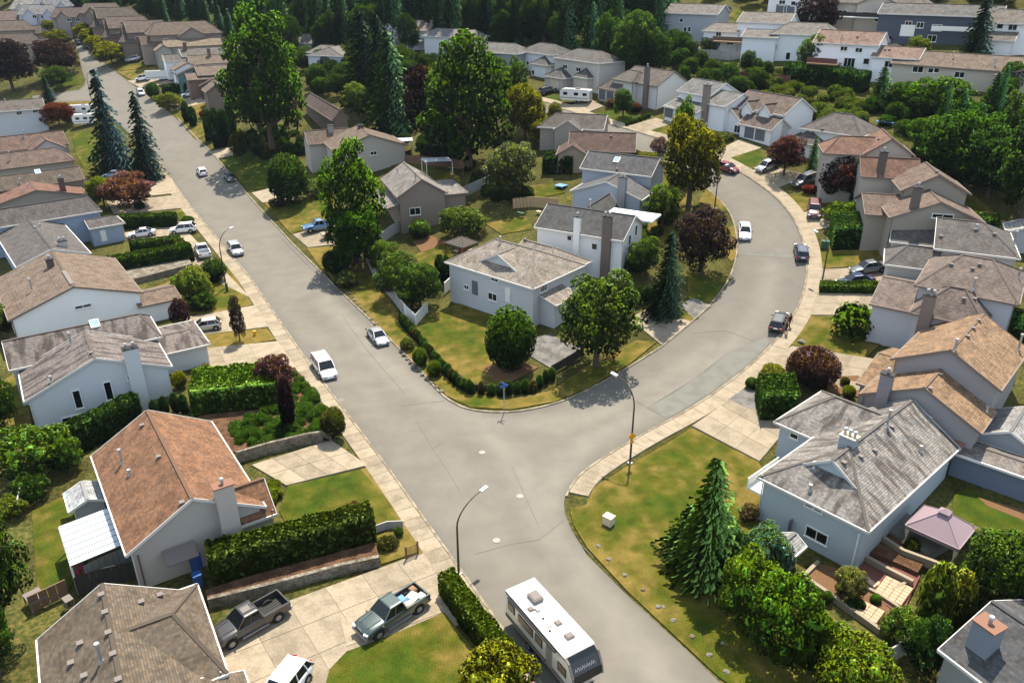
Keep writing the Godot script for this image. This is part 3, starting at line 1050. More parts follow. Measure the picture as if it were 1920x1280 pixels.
# front, windscreen base, roof front, roof rear, rear glass base; half widths; heights
func cabin(z: Array, w0: float, w1: float, y0: float, y1: float) -> Array:
	var g := Mb.new()
	var b := [Vector3(-w0, y0, z[0]), Vector3(w0, y0, z[0]), Vector3(w0, y0, z[3]), Vector3(-w0, y0, z[3])]
	var t := [Vector3(-w1, y1, z[1]), Vector3(w1, y1, z[1]), Vector3(w1, y1, z[2]), Vector3(-w1, y1, z[2])]
	for i in 4: g.quad(b[i], b[(i + 1) % 4], t[(i + 1) % 4], t[i])
	var r := Mb.new()
	var m := Vector3(0, 0.05, 0)
	var c: Vector3 = (t[0] + t[2]) / 2.0
	var inn := []
	for p in t: inn.append((p - c) * Vector3(0.8, 1, 0.86) + c + m)
	for i in 4: r.quad(t[i] * Vector3(1.015, 1, 1), t[(i + 1) % 4] * Vector3(1.015, 1, 1), inn[(i + 1) % 4], inn[i])
	r.quad(inn[0], inn[1], inn[2], inn[3])
	for i in 4: r.bar(b[i] * Vector3(1.005, 1, 1), t[i] * Vector3(1.005, 1, 1), 0.085, 0.06)
	for s in [-1.0, 1.0]:
		r.bar(Vector3(s * w1, y1, z[1]), Vector3(s * w1, y1, z[2]), 0.07, 0.07)
		for f in [0.48, 0.8] if z[3] - z[0] > 2.6 else [0.5]:
			r.bar(Vector3(s * w0 * 1.004, y0, lerpf(z[0], z[3], f)), Vector3(s * w1 * 1.004, y1, lerpf(z[1], z[2], (f - 0.12) / 0.8)), 0.05, 0.09)
	return [g.mesh(), r.mesh()]

func wheels(o: Node3D, zs: Array, half: float, r := 0.34) -> void:
	var key := "wheel %.2f" % r
	if not cache.has(key):
		var t := Mb.new()
		t.tube(Vector3(-0.11, 0, 0), Vector3(0.11, 0, 0), r, r, 16)
		t.tube(Vector3(0.11, 0, 0), Vector3(0.125, 0, 0), r * 0.96, r * 0.8, 16)
		var d := Mb.new()
		d.tube(Vector3(-0.13, 0, 0), Vector3(0.13, 0, 0), r * 0.62, r * 0.56, 12)
		for i in 5: d.obox(Vector3(0.125, 0, 0), Vector3(0.03, r * 1.15, 0.05), Basis(Vector3.RIGHT, i * PI / 5.0))
		cache[key] = [t.mesh(), d.mesh()]
	for z in zs:
		for s in [-1.0, 1.0]:
			var wh := Node3D.new()
			wh.name = "wheel"
			o.add_child(wh, true)
			wh.position = Vector3(s * (half - 0.1), r, z)
			wh.rotation.y = 0.0 if s > 0.0 else PI
			part("tyre", cache[key][0], mats["tyre"], wh)
			part("rim", cache[key][1], mats["rim"], wh)

func lamps(o: Node3D, w: float, zf: float, yf: float, zr: float, yr: float) -> void:
	var a := Mb.new()
	a.box(Vector3.ZERO, Vector3(0.38, 0.15, 0.16))
	for s in [-1.0, 1.0]:
		part("headlight", a.mesh(), mats["lamp_glass"], o, Vector3(s * (w - 0.24), yf, zf), s * -0.35)
		part("taillight", a.mesh(), mats["tail_glass"], o, Vector3(s * (w - 0.22), yr, zr), s * 0.35)
	var g := Mb.new()
	g.box(Vector3(0, yf - 0.06, zf + 0.0), Vector3(w * 0.95, 0.17, 0.08))
	part("grille", g.mesh(), mats["dark_metal"], o)
	var p := Mb.new()
	p.box(Vector3(0, yr - 0.06, zr + 0.05), Vector3(0.5, 0.14, 0.05))
	part("plate", p.mesh(), mats["plate"], o)
	var m := Mb.new()
	m.box(Vector3.ZERO, Vector3(0.2, 0.14, 0.1))
	for s in [-1.0, 1.0]: part("mirror", m.mesh(), mats["dark_metal"], o, Vector3(s * (w + 0.07), 0.98, zf + 1.35))

func car(called: String, label: String, category: String, kind: String, x: float, z: float, az: float, c: Color, metal := 0.0, group := "", up := 0.03) -> Node3D:
	var at := ground_at(x, z, up)
	var o := thing(called, label, category, at, az, group)
	var f := Vector3(sin(deg_to_rad(az)), 0, -cos(deg_to_rad(az)))
	var pitch := atan2(elev(x + f.x, z + f.z) - elev(x - f.x, z - f.z), 2.0)
	o.rotation.x = pitch
	o.rotation_order = EULER_ORDER_YXZ
	var p := paint(c, metal)
	if not cache.has("car " + kind):
		var d := {}
		match kind:
			"sedan":
				d = {"hull": hull([[-2.3, 0.62, 0.3, 0.55], [-2.22, 0.8, 0.22, 0.68], [-1.9, 0.88, 0.2, 0.78], [-1.0, 0.9, 0.2, 0.9], [0.0, 0.91, 0.2, 0.93], [1.3, 0.9, 0.2, 0.96], [1.9, 0.87, 0.24, 0.97], [2.22, 0.8, 0.3, 0.93], [2.32, 0.66, 0.36, 0.8]]), "cabin": cabin([-1.05, -0.25, 0.85, 1.75], 0.8, 0.6, 0.93, 1.42), "axles": [-1.4, 1.38], "w": 0.9, "zf": -2.22, "yf": 0.62, "zr": 2.27, "yr": 0.82}
			"hatch":
				d = {"hull": hull([[-2.05, 0.62, 0.3, 0.58], [-1.97, 0.8, 0.22, 0.72], [-1.6, 0.87, 0.2, 0.86], [-0.9, 0.88, 0.2, 0.96], [0.6, 0.88, 0.2, 1.0], [1.7, 0.87, 0.24, 1.02], [2.0, 0.8, 0.3, 0.98], [2.08, 0.7, 0.36, 0.8]]), "cabin": cabin([-1.1, -0.35, 1.5, 2.0], 0.8, 0.63, 0.98, 1.5), "axles": [-1.3, 1.3], "w": 0.88, "zf": -1.98, "yf": 0.66, "zr": 2.03, "yr": 0.9}
			"suv":
				d = {"hull": hull([[-2.3, 0.68, 0.38, 0.7], [-2.2, 0.86, 0.3, 0.88], [-1.8, 0.93, 0.28, 1.0], [-1.0, 0.95, 0.28, 1.08], [0.6, 0.95, 0.28, 1.1], [1.9, 0.94, 0.3, 1.12], [2.25, 0.88, 0.36, 1.1], [2.33, 0.78, 0.42, 0.9]]), "cabin": cabin([-1.15, -0.45, 1.75, 2.25], 0.88, 0.7, 1.08, 1.72), "axles": [-1.42, 1.42], "w": 0.95, "zf": -2.22, "yf": 0.8, "zr": 2.27, "yr": 1.02}
			"van":
				d = {"hull": hull([[-2.5, 0.72, 0.32, 0.62], [-2.4, 0.9, 0.25, 0.82], [-1.9, 0.97, 0.23, 1.0], [-1.3, 0.99, 0.23, 1.1], [0.0, 1.0, 0.23, 1.12], [2.2, 1.0, 0.25, 1.12], [2.55, 0.95, 0.3, 1.1], [2.62, 0.88, 0.36, 0.9]]), "cabin": cabin([-1.5, -0.7, 2.25, 2.52], 0.93, 0.78, 1.09, 1.88), "axles": [-1.55, 1.5], "w": 1.0, "zf": -2.42, "yf": 0.72, "zr": 2.55, "yr": 1.0}
		var arch := Mb.new()
		for az2 in d.axles:
			for s in [-1.0, 1.0]: arch.tube(Vector3(s * (d.w - 0.3), 0.36, az2), Vector3(s * (d.w + 0.004), 0.36, az2), 0.42, 0.41, 18)
		d["arch"] = arch.mesh()
		cache["car " + kind] = d
	var k: Dictionary = cache["car " + kind]
	part("body", k.hull, p, o)
	part("window_glass", k.cabin[0], mats["car_glass"], o)
	part("roof_panel", k.cabin[1], p, o)
	part("wheel_arch", k.arch, mats["tyre"], o)
	wheels(o, k.axles, k.w)
	lamps(o, k.w, k.zf, k.yf, k.zr, k.yr)
	return o

func pickup(called: String, label: String, x: float, z: float, az: float, c: Color, metal := 0.5, rack := false, up := 0.15) -> Node3D:
	var o := thing(called, label, "pickup truck", ground_at(x, z, up), az)
	var p := paint(c, metal)
	part("body", hull([[-2.85, 0.75, 0.5, 0.85], [-2.75, 0.93, 0.42, 1.0], [-2.3, 0.98, 0.4, 1.12], [-1.4, 0.99, 0.4, 1.18], [-0.9, 0.99, 0.4, 1.2], [0.75, 0.99, 0.4, 1.2], [0.78, 0.99, 0.4, 1.15]]), p, o)
	var cab := cabin([-1.25, -0.55, 0.55, 0.75], 0.9, 0.72, 1.18, 1.84)
	part("window_glass", cab[0], mats["car_glass"], o)
	part("cab_roof", cab[1], p, o)
	var bed := Mb.new()
	for s in [-1.0, 1.0]:
		bed.box(Vector3(s * 0.93, 0.85, 1.85), Vector3(0.12, 0.72, 2.16))
	bed.box(Vector3(0, 0.85, 2.9), Vector3(1.98, 0.7, 0.1))
	bed.box(Vector3(0, 0.88, 0.86), Vector3(1.74, 0.6, 0.06))
	part("cargo_bed", bed.mesh(), p, o)
	var fl := Mb.new()
	fl.box(Vector3(0, 0.58, 1.87), Vector3(1.74, 0.08, 2.0))
	for i in 7: fl.box(Vector3(-0.72 + 0.24 * i, 0.64, 1.87), Vector3(0.1, 0.04, 1.98))
	part("bed_floor", fl.mesh(), mats["dark_metal"], o)
	for e: Array in [["bumper", Vector3(0, 0.55, -2.86), Vector3(1.86, 0.22, 0.16)], ["bumper", Vector3(0, 0.55, 3.02), Vector3(1.8, 0.18, 0.16)], ["running_board", Vector3(-1.02, 0.42, 0.0), Vector3(0.16, 0.08, 2.1)], ["running_board", Vector3(1.02, 0.42, 0.0), Vector3(0.16, 0.08, 2.1)]]:
		var bm := Mb.new()
		bm.box(e[1], e[2])
		part(e[0], bm.mesh(), mats["rim"], o)
	var hood := Mb.new()
	for s in [-1.0, 1.0]: hood.bar(Vector3(s * 0.45, 1.13, -2.5), Vector3(s * 0.55, 1.23, -1.35), 0.1, 0.06)
	part("hood_ridge", hood.mesh(), p, o)
	var arch := Mb.new()
	for q in [-1.85, 1.85]:
		for s in [-1.0, 1.0]: arch.tube(Vector3(s * 0.6, 0.42, q), Vector3(s * 1.0, 0.42, q), 0.5, 0.49, 18)
	part("wheel_arch", arch.mesh(), mats["tyre"], o)
	wheels(o, [-1.85, 1.85], 1.02, 0.41)
	lamps(o, 0.98, -2.82, 0.86, 2.95, 0.92)
	if rack:
		var r := Mb.new()
		for s in [-1.0, 1.0]: r.box(Vector3(s * 0.3, 1.91, 0.05), Vector3(0.05, 0.05, 0.9))
		r.box(Vector3(0, 1.9, -0.1), Vector3(0.65, 0.03, 0.65))
		part("sunroof", r.mesh(), mats["vent"], o)
	return o

# ---------------------------------------------------------------- street furniture
func street_lamp(label: String, x: float, z: float, face: float, tall := 8.6, reach := 2.4) -> void:
	var o := thing("street_lamp", label, "street lamp", ground_at(x, z, 0.12), face, "curved street lamps along the roads")
	var p := Mb.new()
	p.tube(Vector3(0, -0.3, 0), Vector3(0, tall * 0.72, 0), 0.11, 0.075, 10, false)
	part("pole", p.mesh(), mats["pole"], o)
	var a := Mb.new()
	var last := Vector3(0, tall * 0.72, 0)
	for i in range(1, 9):
		var t := i / 8.0
		var q := Vector3(0, tall * 0.72 + tall * 0.28 * sin(t * PI * 0.5), -reach * (1.0 - cos(t * PI * 0.5)))
		a.tube(last, q, 0.072 - 0.004 * i, 0.07 - 0.004 * i, 8, false)
		last = q
	part("arm", a.mesh(), mats["pole"], o)
	var hd := Mb.new()
	hd.obox(last + Vector3(0, 0, -0.3), Vector3(0.3, 0.14, 0.75), Basis(Vector3.RIGHT, 0.08))
	hd.obox(last + Vector3(0, 0.07, -0.28), Vector3(0.22, 0.08, 0.55), Basis(Vector3.RIGHT, 0.08))
	part("lamp_head", hd.mesh(), mats["lamp_head"], o)
	var b := Mb.new()
	b.box(Vector3(0, 0.02, 0), Vector3(0.42, 0.14, 0.42))
	part("base_plate", b.mesh(), mats["galvanised"], o)

# a board fence: posts and panels of separate boards along a line
func fence(called: String, label: String, nums: Array, tall: float, m: String, bay := 2.4, boards := 0, up := 0.0, group := "") -> void:
	var p := outline(nums)
	var o := thing(called, label, "fence", ground_at(p[0].x, p[0].y), 0.0, group)
	var post := Mb.new()
	post.box(Vector3(0, tall / 2.0 - 0.2, 0), Vector3(0.13, tall + 0.5, 0.13))
	var post_mesh := post.mesh()
	for i in p.size() - 1:
		var ln := p[i].distance_to(p[i + 1])
		var n := maxi(1, int(round(ln / bay)))
		for k in n + 1:
			if k == n and i < p.size() - 2: continue
			var q := p[i].lerp(p[i + 1], float(k) / n)
			part("post", post_mesh, mats[m], o, ground_at(q.x, q.y, up) - o.position)
			if k == n: continue
			var e := p[i].lerp(p[i + 1], float(k + 1) / n)
			var a := ground_at(q.x, q.y, up) - o.position
			var b := ground_at(e.x, e.y, up) - o.position
			var cols := boards if boards else 1
			for c in cols:
				var f0 := (c + 0.04) / cols
				var f1 := (c + 0.96) / cols
				var u := a.lerp(b, f0)
				var v := a.lerp(b, f1)
				var bm := Mb.new()
				bm.bar(u + Vector3(0, tall / 2.0 + 0.05, 0), v + Vector3(0, tall / 2.0 + 0.05, 0), 0.05, tall - 0.1)
				part("board" if boards else "panel", bm.mesh(), mats[m], o)
			var rail := Mb.new()
			rail.bar(a + Vector3(0, tall + 0.02, 0), b + Vector3(0, tall + 0.02, 0), 0.11, 0.05)
			part("rail", rail.mesh(), mats[m], o)

func rock(label: String, x: float, z: float, s: float, m: String, group: String) -> void:
	var key := "rock %d" % (int(absf(x * 10.0)) % 4)
	if not cache.has(key):
		var rng := RandomNumberGenerator.new()
		rng.seed = hash(key)
		var sp := SphereMesh.new()
		sp.radius = 0.5
		sp.height = 0.8
		sp.radial_segments = 9
		sp.rings = 5
		var src := sp.get_mesh_arrays()
		var moved := {}
		var mb := Mb.new()
		for i in src[Mesh.ARRAY_INDEX]:
			var q: Vector3 = src[Mesh.ARRAY_VERTEX][i]
			var id := "%.2f %.2f %.2f" % [q.x, q.y, q.z]
			if not moved.has(id): moved[id] = q * rng.randf_range(0.75, 1.2)
			mb.v.append(moved[id])
		cache[key] = mb.mesh()
	var o := part("stone", cache[key], mats[m], self, ground_at(x, z, s * 0.2 + 0.08))
	o.scale = Vector3(s, s * 0.8, s)
	o.rotation.y = x * 3.0
	tag(o, label, "stone", group)

# ---------------------------------------------------------------- a person: joints with radii, joined by a smooth minimum and meshed as surface nets
func body_mesh(bones: Array, cell: float) -> ArrayMesh:
	var field := {}
	for b in bones:
		var a: Vector3 = b[0]
		var c: Vector3 = b[1]
		var r := maxf(b[2], b[3]) + cell * 2.5
		var lo := Vector3(minf(a.x, c.x), minf(a.y, c.y), minf(a.z, c.z)) - Vector3.ONE * r
		var hi := Vector3(maxf(a.x, c.x), maxf(a.y, c.y), maxf(a.z, c.z)) + Vector3.ONE * r
		var d := c - a
		var dd := maxf(d.length_squared(), 1e-6)
		for i in range(int(floor(lo.x / cell)), int(ceil(hi.x / cell)) + 1):
			for j in range(int(floor(lo.y / cell)), int(ceil(hi.y / cell)) + 1):
				for k in range(int(floor(lo.z / cell)), int(ceil(hi.z / cell)) + 1):
					var p := Vector3(i, j, k) * cell
					var t := clampf((p - a).dot(d) / dd, 0.0, 1.0)
					var s: float = (p - a - d * t).length() - lerpf(b[2], b[3], t)
					var id := Vector3i(i, j, k)
					if field.has(id):
						var o: float = field[id]
						var hh := clampf(0.5 + 0.5 * (o - s) / 0.03, 0.0, 1.0)
						field[id] = lerpf(o, s, hh) - 0.03 * hh * (1.0 - hh)
					else: field[id] = s
	var verts := {}
	for id: Vector3i in field:
		var sum := Vector3.ZERO
		var n := 0
		var corners: Array[float] = []
		for q in 8: corners.append(field.get(id + Vector3i(q & 1, (q >> 1) & 1, (q >> 2) & 1), 1.0))
		for e: Vector2i in [Vector2i(0, 1), Vector2i(2, 3), Vector2i(4, 5), Vector2i(6, 7), Vector2i(0, 2), Vector2i(1, 3), Vector2i(4, 6), Vector2i(5, 7), Vector2i(0, 4), Vector2i(1, 5), Vector2i(2, 6), Vector2i(3, 7)]:
			if (corners[e.x] < 0.0) != (corners[e.y] < 0.0):
				var f := corners[e.x] / (corners[e.x] - corners[e.y])
				var u := Vector3(e.x & 1, (e.x >> 1) & 1, (e.x >> 2) & 1)
				var w := Vector3(e.y & 1, (e.y >> 1) & 1, (e.y >> 2) & 1)
				sum += u.lerp(w, f)
				n += 1
		if n: verts[id] = (Vector3(id) + sum / n) * cell
	var st := SurfaceTool.new()
	st.begin(Mesh.PRIMITIVE_TRIANGLES)
	st.set_smooth_group(0)
	var axes := [[Vector3i(1, 0, 0), Vector3i(0, 1, 0), Vector3i(0, 0, 1)], [Vector3i(0, 1, 0), Vector3i(0, 0, 1), Vector3i(1, 0, 0)], [Vector3i(0, 0, 1), Vector3i(1, 0, 0), Vector3i(0, 1, 0)]]
	for id: Vector3i in verts:
		for ax: Array in axes:
			var a0: float = field.get(id, 1.0)
			var a1: float = field.get(id + ax[0], 1.0)
			if (a0 < 0.0) == (a1 < 0.0): continue
			var q := [id, id - ax[1], id - ax[1] - ax[2], id - ax[2]]
			if not q.all(func(s): return verts.has(s)): continue
			if a0 > 0.0: q.reverse()
			for t: int in [0, 2, 1, 0, 3, 2]: st.add_vertex(verts[q[t]])
	st.index()
	st.generate_normals()
	return st.commit()

func person(label: String, x: float, z: float, az: float, top: String, legs: String, stride: float) -> void:
	var o := thing("person", label, "person", ground_at(x, z, 0.14), az)
	var V := func(a: float, b: float, c: float) -> Vector3: return Vector3(a, b, c)
	var bones := [[V.call(0, 0.98, 0), V.call(0, 1.22, 0), 0.15, 0.14], [V.call(-0.1, 1.36, 0), V.call(0.1, 1.36, 0), 0.1, 0.1], [V.call(0, 1.22, 0), V.call(0, 1.38, 0), 0.14, 0.12], [V.call(0, 1.42, 0), V.call(0, 1.54, -0.01), 0.055, 0.05], [V.call(0, 1.6, -0.02), V.call(0, 1.67, -0.01), 0.088, 0.098], [V.call(0, 1.6, -0.1), V.call(0, 1.61, -0.112), 0.018, 0.012]]
	for s in [-1.0, 1.0]:
		var f: float = s * stride
		bones.append([V.call(s * 0.09, 0.93, 0), V.call(s * 0.1, 0.5, -f * 0.5), 0.09, 0.06])
		bones.append([V.call(s * 0.1, 0.5, -f * 0.5), V.call(s * 0.1, 0.09, -f * 0.7 + 0.05), 0.058, 0.038])
		bones.append([V.call(s * 0.1, 0.05, -f * 0.7 + 0.06), V.call(s * 0.12, 0.04, -f * 0.7 - 0.13), 0.042, 0.035])
		bones.append([V.call(s * 0.19, 1.36, 0), V.call(s * 0.25, 1.08, f * 0.3 + 0.03), 0.055, 0.042])
		bones.append([V.call(s * 0.25, 1.08, f * 0.3 + 0.03), V.call(s * 0.24, 0.86, f * 0.5 - 0.06), 0.04, 0.028])
		bones.append([V.call(s * 0.24, 0.85, f * 0.5 - 0.06), V.call(s * 0.235, 0.76, f * 0.5 - 0.08), 0.032, 0.03])
		for k in 4: bones.append([V.call(s * 0.235, 0.77, f * 0.5 - 0.11 + 0.02 * k), V.call(s * 0.225, 0.68, f * 0.5 - 0.12 + 0.022 * k), 0.012, 0.009])
		bones.append([V.call(s * 0.23, 0.8, f * 0.5 - 0.1), V.call(s * 0.21, 0.74, f * 0.5 - 0.14), 0.012, 0.01])
		bones.append([V.call(s * 0.095, 1.61, 0.0), V.call(s * 0.1, 1.64, 0.01), 0.016, 0.016])
	part("body", body_mesh(bones, 0.024), mats["skin"], o)
	var shirt := [[V.call(0, 0.95, 0), V.call(0, 1.22, 0), 0.168, 0.155], [V.call(0, 1.22, 0), V.call(0, 1.37, 0), 0.155, 0.135], [V.call(-0.12, 1.37, 0), V.call(0.12, 1.37, 0), 0.105, 0.105]]
	var trouser := [[V.call(0, 0.9, 0), V.call(0, 0.98, 0), 0.165, 0.16]]
	for s in [-1.0, 1.0]:
		var f: float = s * stride
		shirt.append([V.call(s * 0.19, 1.36, 0), V.call(s * 0.245, 1.1, f * 0.3 + 0.03), 0.07, 0.058])
		trouser.append([V.call(s * 0.09, 0.92, 0), V.call(s * 0.1, 0.5, -f * 0.5), 0.105, 0.075])
		trouser.append([V.call(s * 0.1, 0.5, -f * 0.5), V.call(s * 0.1, 0.14, -f * 0.68 + 0.04), 0.072, 0.055])
	part("shirt", body_mesh(shirt, 0.03), mats[top], o)
	part("trousers", body_mesh(trouser, 0.03), mats[legs], o)
	part("hair", body_mesh([[V.call(0, 1.68, 0.015), V.call(0, 1.7, 0.02), 0.1, 0.1], [V.call(0, 1.62, 0.05), V.call(0, 1.66, 0.05), 0.075, 0.085]], 0.026), mats["hair"], o)

# ---------------------------------------------------------------- single things
func block_mesh(s: Vector3) -> ArrayMesh:
	var b := Mb.new()
	b.box(Vector3.ZERO, s)
	return b.mesh()

func parcel(called: String, label: String, x: float, z: float, y: float, az: float, s: Vector3, m: String) -> void:
	var b := Mb.new()
	b.box(Vector3(0, s.y / 2.0, 0), s)
	b.box(Vector3(0.02, s.y + 0.03, 0.0), Vector3(s.x * 0.8, 0.06, s.z * 0.85), 0.1)
	var o := part(called, b.mesh(), mats[m], self, ground_at(x, z, y), deg_to_rad(-az + 14.0 * sin(x * 9.0)))
	tag(o, label, called.replace("_", " "))

func jeep(x: float, z: float, az: float) -> void:
	var o := thing("off_road_car", "tan open off road car half hidden by the spiky green tree", "car", ground_at(x, z, 0.15), az)
	var p := paint(Color(0.7, 0.64, 0.52))
	part("body", hull([[-1.8, 0.7, 0.5, 0.95], [-1.75, 0.75, 0.45, 1.0], [-0.6, 0.78, 0.45, 1.05], [1.7, 0.78, 0.45, 1.02], [1.75, 0.7, 0.5, 0.98]]), p, o)
	var c := cabin([-0.65, -0.45, 1.5, 1.65], 0.72, 0.66, 1.03, 1.75)
	part("window_glass", c[0], mats["car_glass"], o)
	part("roof_panel", c[1], mats["cream"], o)
	wheels(o, [-1.2, 1.2], 0.82, 0.38)
	lamps(o, 0.74, -1.8, 0.85, 1.74, 0.8)

func travel_trailer(x: float, z: float, az: float) -> void:
	var o := thing("travel_trailer", "long white travel trailer with a dark sloped nose parked at the kerb", "trailer", ground_at(x, z, 0.03), az)
	var hw := 1.25
	var b := Mb.new()
	# body outline in side view: from the tail round to the nose cap
	var side := [Vector2(4.1, 0.75), Vector2(4.1, 3.2), Vector2(-3.3, 3.2), Vector2(-3.75, 3.0), Vector2(-4.2, 2.2), Vector2(-4.35, 1.5), Vector2(-4.1, 0.75)]
	for i in side.size():
		var p: Vector2 = side[i]
		var q: Vector2 = side[(i + 1) % side.size()]
		b.quad(Vector3(-hw, p.y, p.x), Vector3(hw, p.y, p.x), Vector3(hw, q.y, q.x), Vector3(-hw, q.y, q.x))
	for s in [-hw, hw]:
		for i in range(1, side.size() - 1):
			b.tri(Vector3(s, side[0].y, side[0].x), Vector3(s, side[i].y, side[i].x), Vector3(s, side[i + 1].y, side[i + 1].x))
	part("body", b.mesh(), paint(Color(0.86, 0.84, 0.8)), o)
	var rf := Mb.new()
	rf.box(Vector3(0, 3.22, 0.4), Vector3(2.52, 0.07, 7.4))
	part("roof", rf.mesh(), mats["white"], o)
	var cap := Mb.new()
	var w2 := hw - 0.12
	var nose := [Vector2(-3.38, 3.215), Vector2(-3.8, 3.02), Vector2(-4.26, 2.2), Vector2(-4.4, 1.52)]
	for i in 3: cap.quad(Vector3(-w2, nose[i].y, nose[i].x), Vector3(w2, nose[i].y, nose[i].x), Vector3(w2, nose[i + 1].y, nose[i + 1].x), Vector3(-w2, nose[i + 1].y, nose[i + 1].x))
	part("nose_cap", cap.mesh(), mats["car_glass"], o)
	var tr := Mb.new()
	for s in [-1.0, 1.0]:
		for i in 3: tr.bar(Vector3(s * (hw - 0.05), nose[i].y, nose[i].x), Vector3(s * (hw - 0.05), nose[i + 1].y, nose[i + 1].x), 0.16, 0.09)
		tr.bar(Vector3(s * (hw + 0.01), 3.12, 4.1), Vector3(s * (hw + 0.01), 3.12, -3.4), 0.05, 0.08)
		tr.bar(Vector3(s * (hw + 0.01), 1.0, 4.1), Vector3(s * (hw + 0.01), 1.0, -4.1), 0.03, 0.3)
	part("trim", tr.mesh(), mats["vent"], o)
	# silver script across the nose: separate slanted strokes, as unreadable as in the photograph
	var n3 := Vector3(0, 0.46, -0.82).normalized()
	var script := Mb.new()
	for i in 9:
		var u := -0.8 + 0.19 * i
		var y := 2.5 + 0.03 * (i % 2)
		var a := Vector3(u, y - 0.13, -4.13 - 0.0)
		var c := Vector3(u + 0.12, y + 0.12, -4.0)
		script.bar(a + n3 * 0.02, c + n3 * 0.02, 0.05, 0.03)
		script.bar(Vector3(u + 0.1, y + 0.1, -4.02) + n3 * 0.02, Vector3(u + 0.2, y - 0.1, -4.11) + n3 * 0.02, 0.04, 0.03)
	part("lettering", script.mesh(), mats["galvanised"], o)
	var items := [["air_conditioner", Vector3(-0.1, 3.42, 2.2), Vector3(0.8, 0.32, 1.0), "vent"], ["roof_hatch", Vector3(0.75, 3.3, 1.5), Vector3(0.4, 0.12, 0.4), "vent"], ["roof_hatch", Vector3(-0.15, 3.3, -0.6), Vector3(0.45, 0.12, 0.45), "vent"], ["roof_hatch", Vector3(-0.1, 3.32, -2.0), Vector3(0.6, 0.16, 0.5), "vent"], ["roof_cover", Vector3(0.35, 3.33, 1.2), Vector3(0.32, 0.2, 0.32), "galvanised"], ["antenna_base", Vector3(0.55, 3.29, -0.5), Vector3(0.6, 0.05, 0.2), "cream"], ["vent_cap", Vector3(0.5, 3.3, 0.3), Vector3(0.12, 0.1, 0.12), "dark_metal"], ["vent_cap", Vector3(0.75, 3.3, -0.9), Vector3(0.12, 0.1, 0.12), "dark_metal"]]
	for it in items:
		var m := Mb.new()
		m.box(Vector3.ZERO, it[2])
		m.box(Vector3(0, it[2].y * 0.5 + 0.02, 0), Vector3(it[2].x * 0.8, 0.04, it[2].z * 0.8))
		part(it[0], m.mesh(), mats[it[3]], o, it[1])
	for s in [-1.0, 1.0]:
		for wdw: Array in [[3.3, 2.2, 0.9], [1.4, 2.1, 1.9], [-0.3, 2.15, 0.9], [-3.1, 2.0, 1.0]]:
			var m := Mb.new()
			m.box(Vector3.ZERO, Vector3(0.05, 0.75, wdw[2]))
			var w := part("window", m.mesh(), mats["fence_dark"], o, Vector3(s * (hw + 0.01), wdw[1], wdw[0]))
			var p := Mb.new()
			p.box(Vector3(s * 0.02, 0, 0), Vector3(0.04, 0.62, wdw[2] - 0.14))
			part("pane", p.mesh(), flat("blind", Color(0.45, 0.39, 0.3), 0.2), w)
	var dr := Mb.new()
	dr.box(Vector3.ZERO, Vector3(0.06, 1.85, 0.7))
	part("door", dr.mesh(), mats["galvanised"], o, Vector3(hw + 0.02, 1.75, -1.6))
	var aw := Mb.new()
	aw.tube(Vector3(hw + 0.1, 3.0, 3.6), Vector3(hw + 0.1, 3.0, -2.4), 0.09, 0.09, 8)
	part("awning_roll", aw.mesh(), mats["fence_dark"], o)
	wheels(o, [0.1, 1.05], 1.22, 0.36)
	var ch := Mb.new()
	ch.box(Vector3(0, 0.62, 0), Vector3(1.8, 0.24, 8.0))
	for s in [-1.0, 1.0]: ch.bar(Vector3(s * 0.7, 0.5, -4.0), Vector3(0, 0.5, -5.2), 0.1, 0.12)
	part("chassis", ch.mesh(), mats["dark_metal"], o)

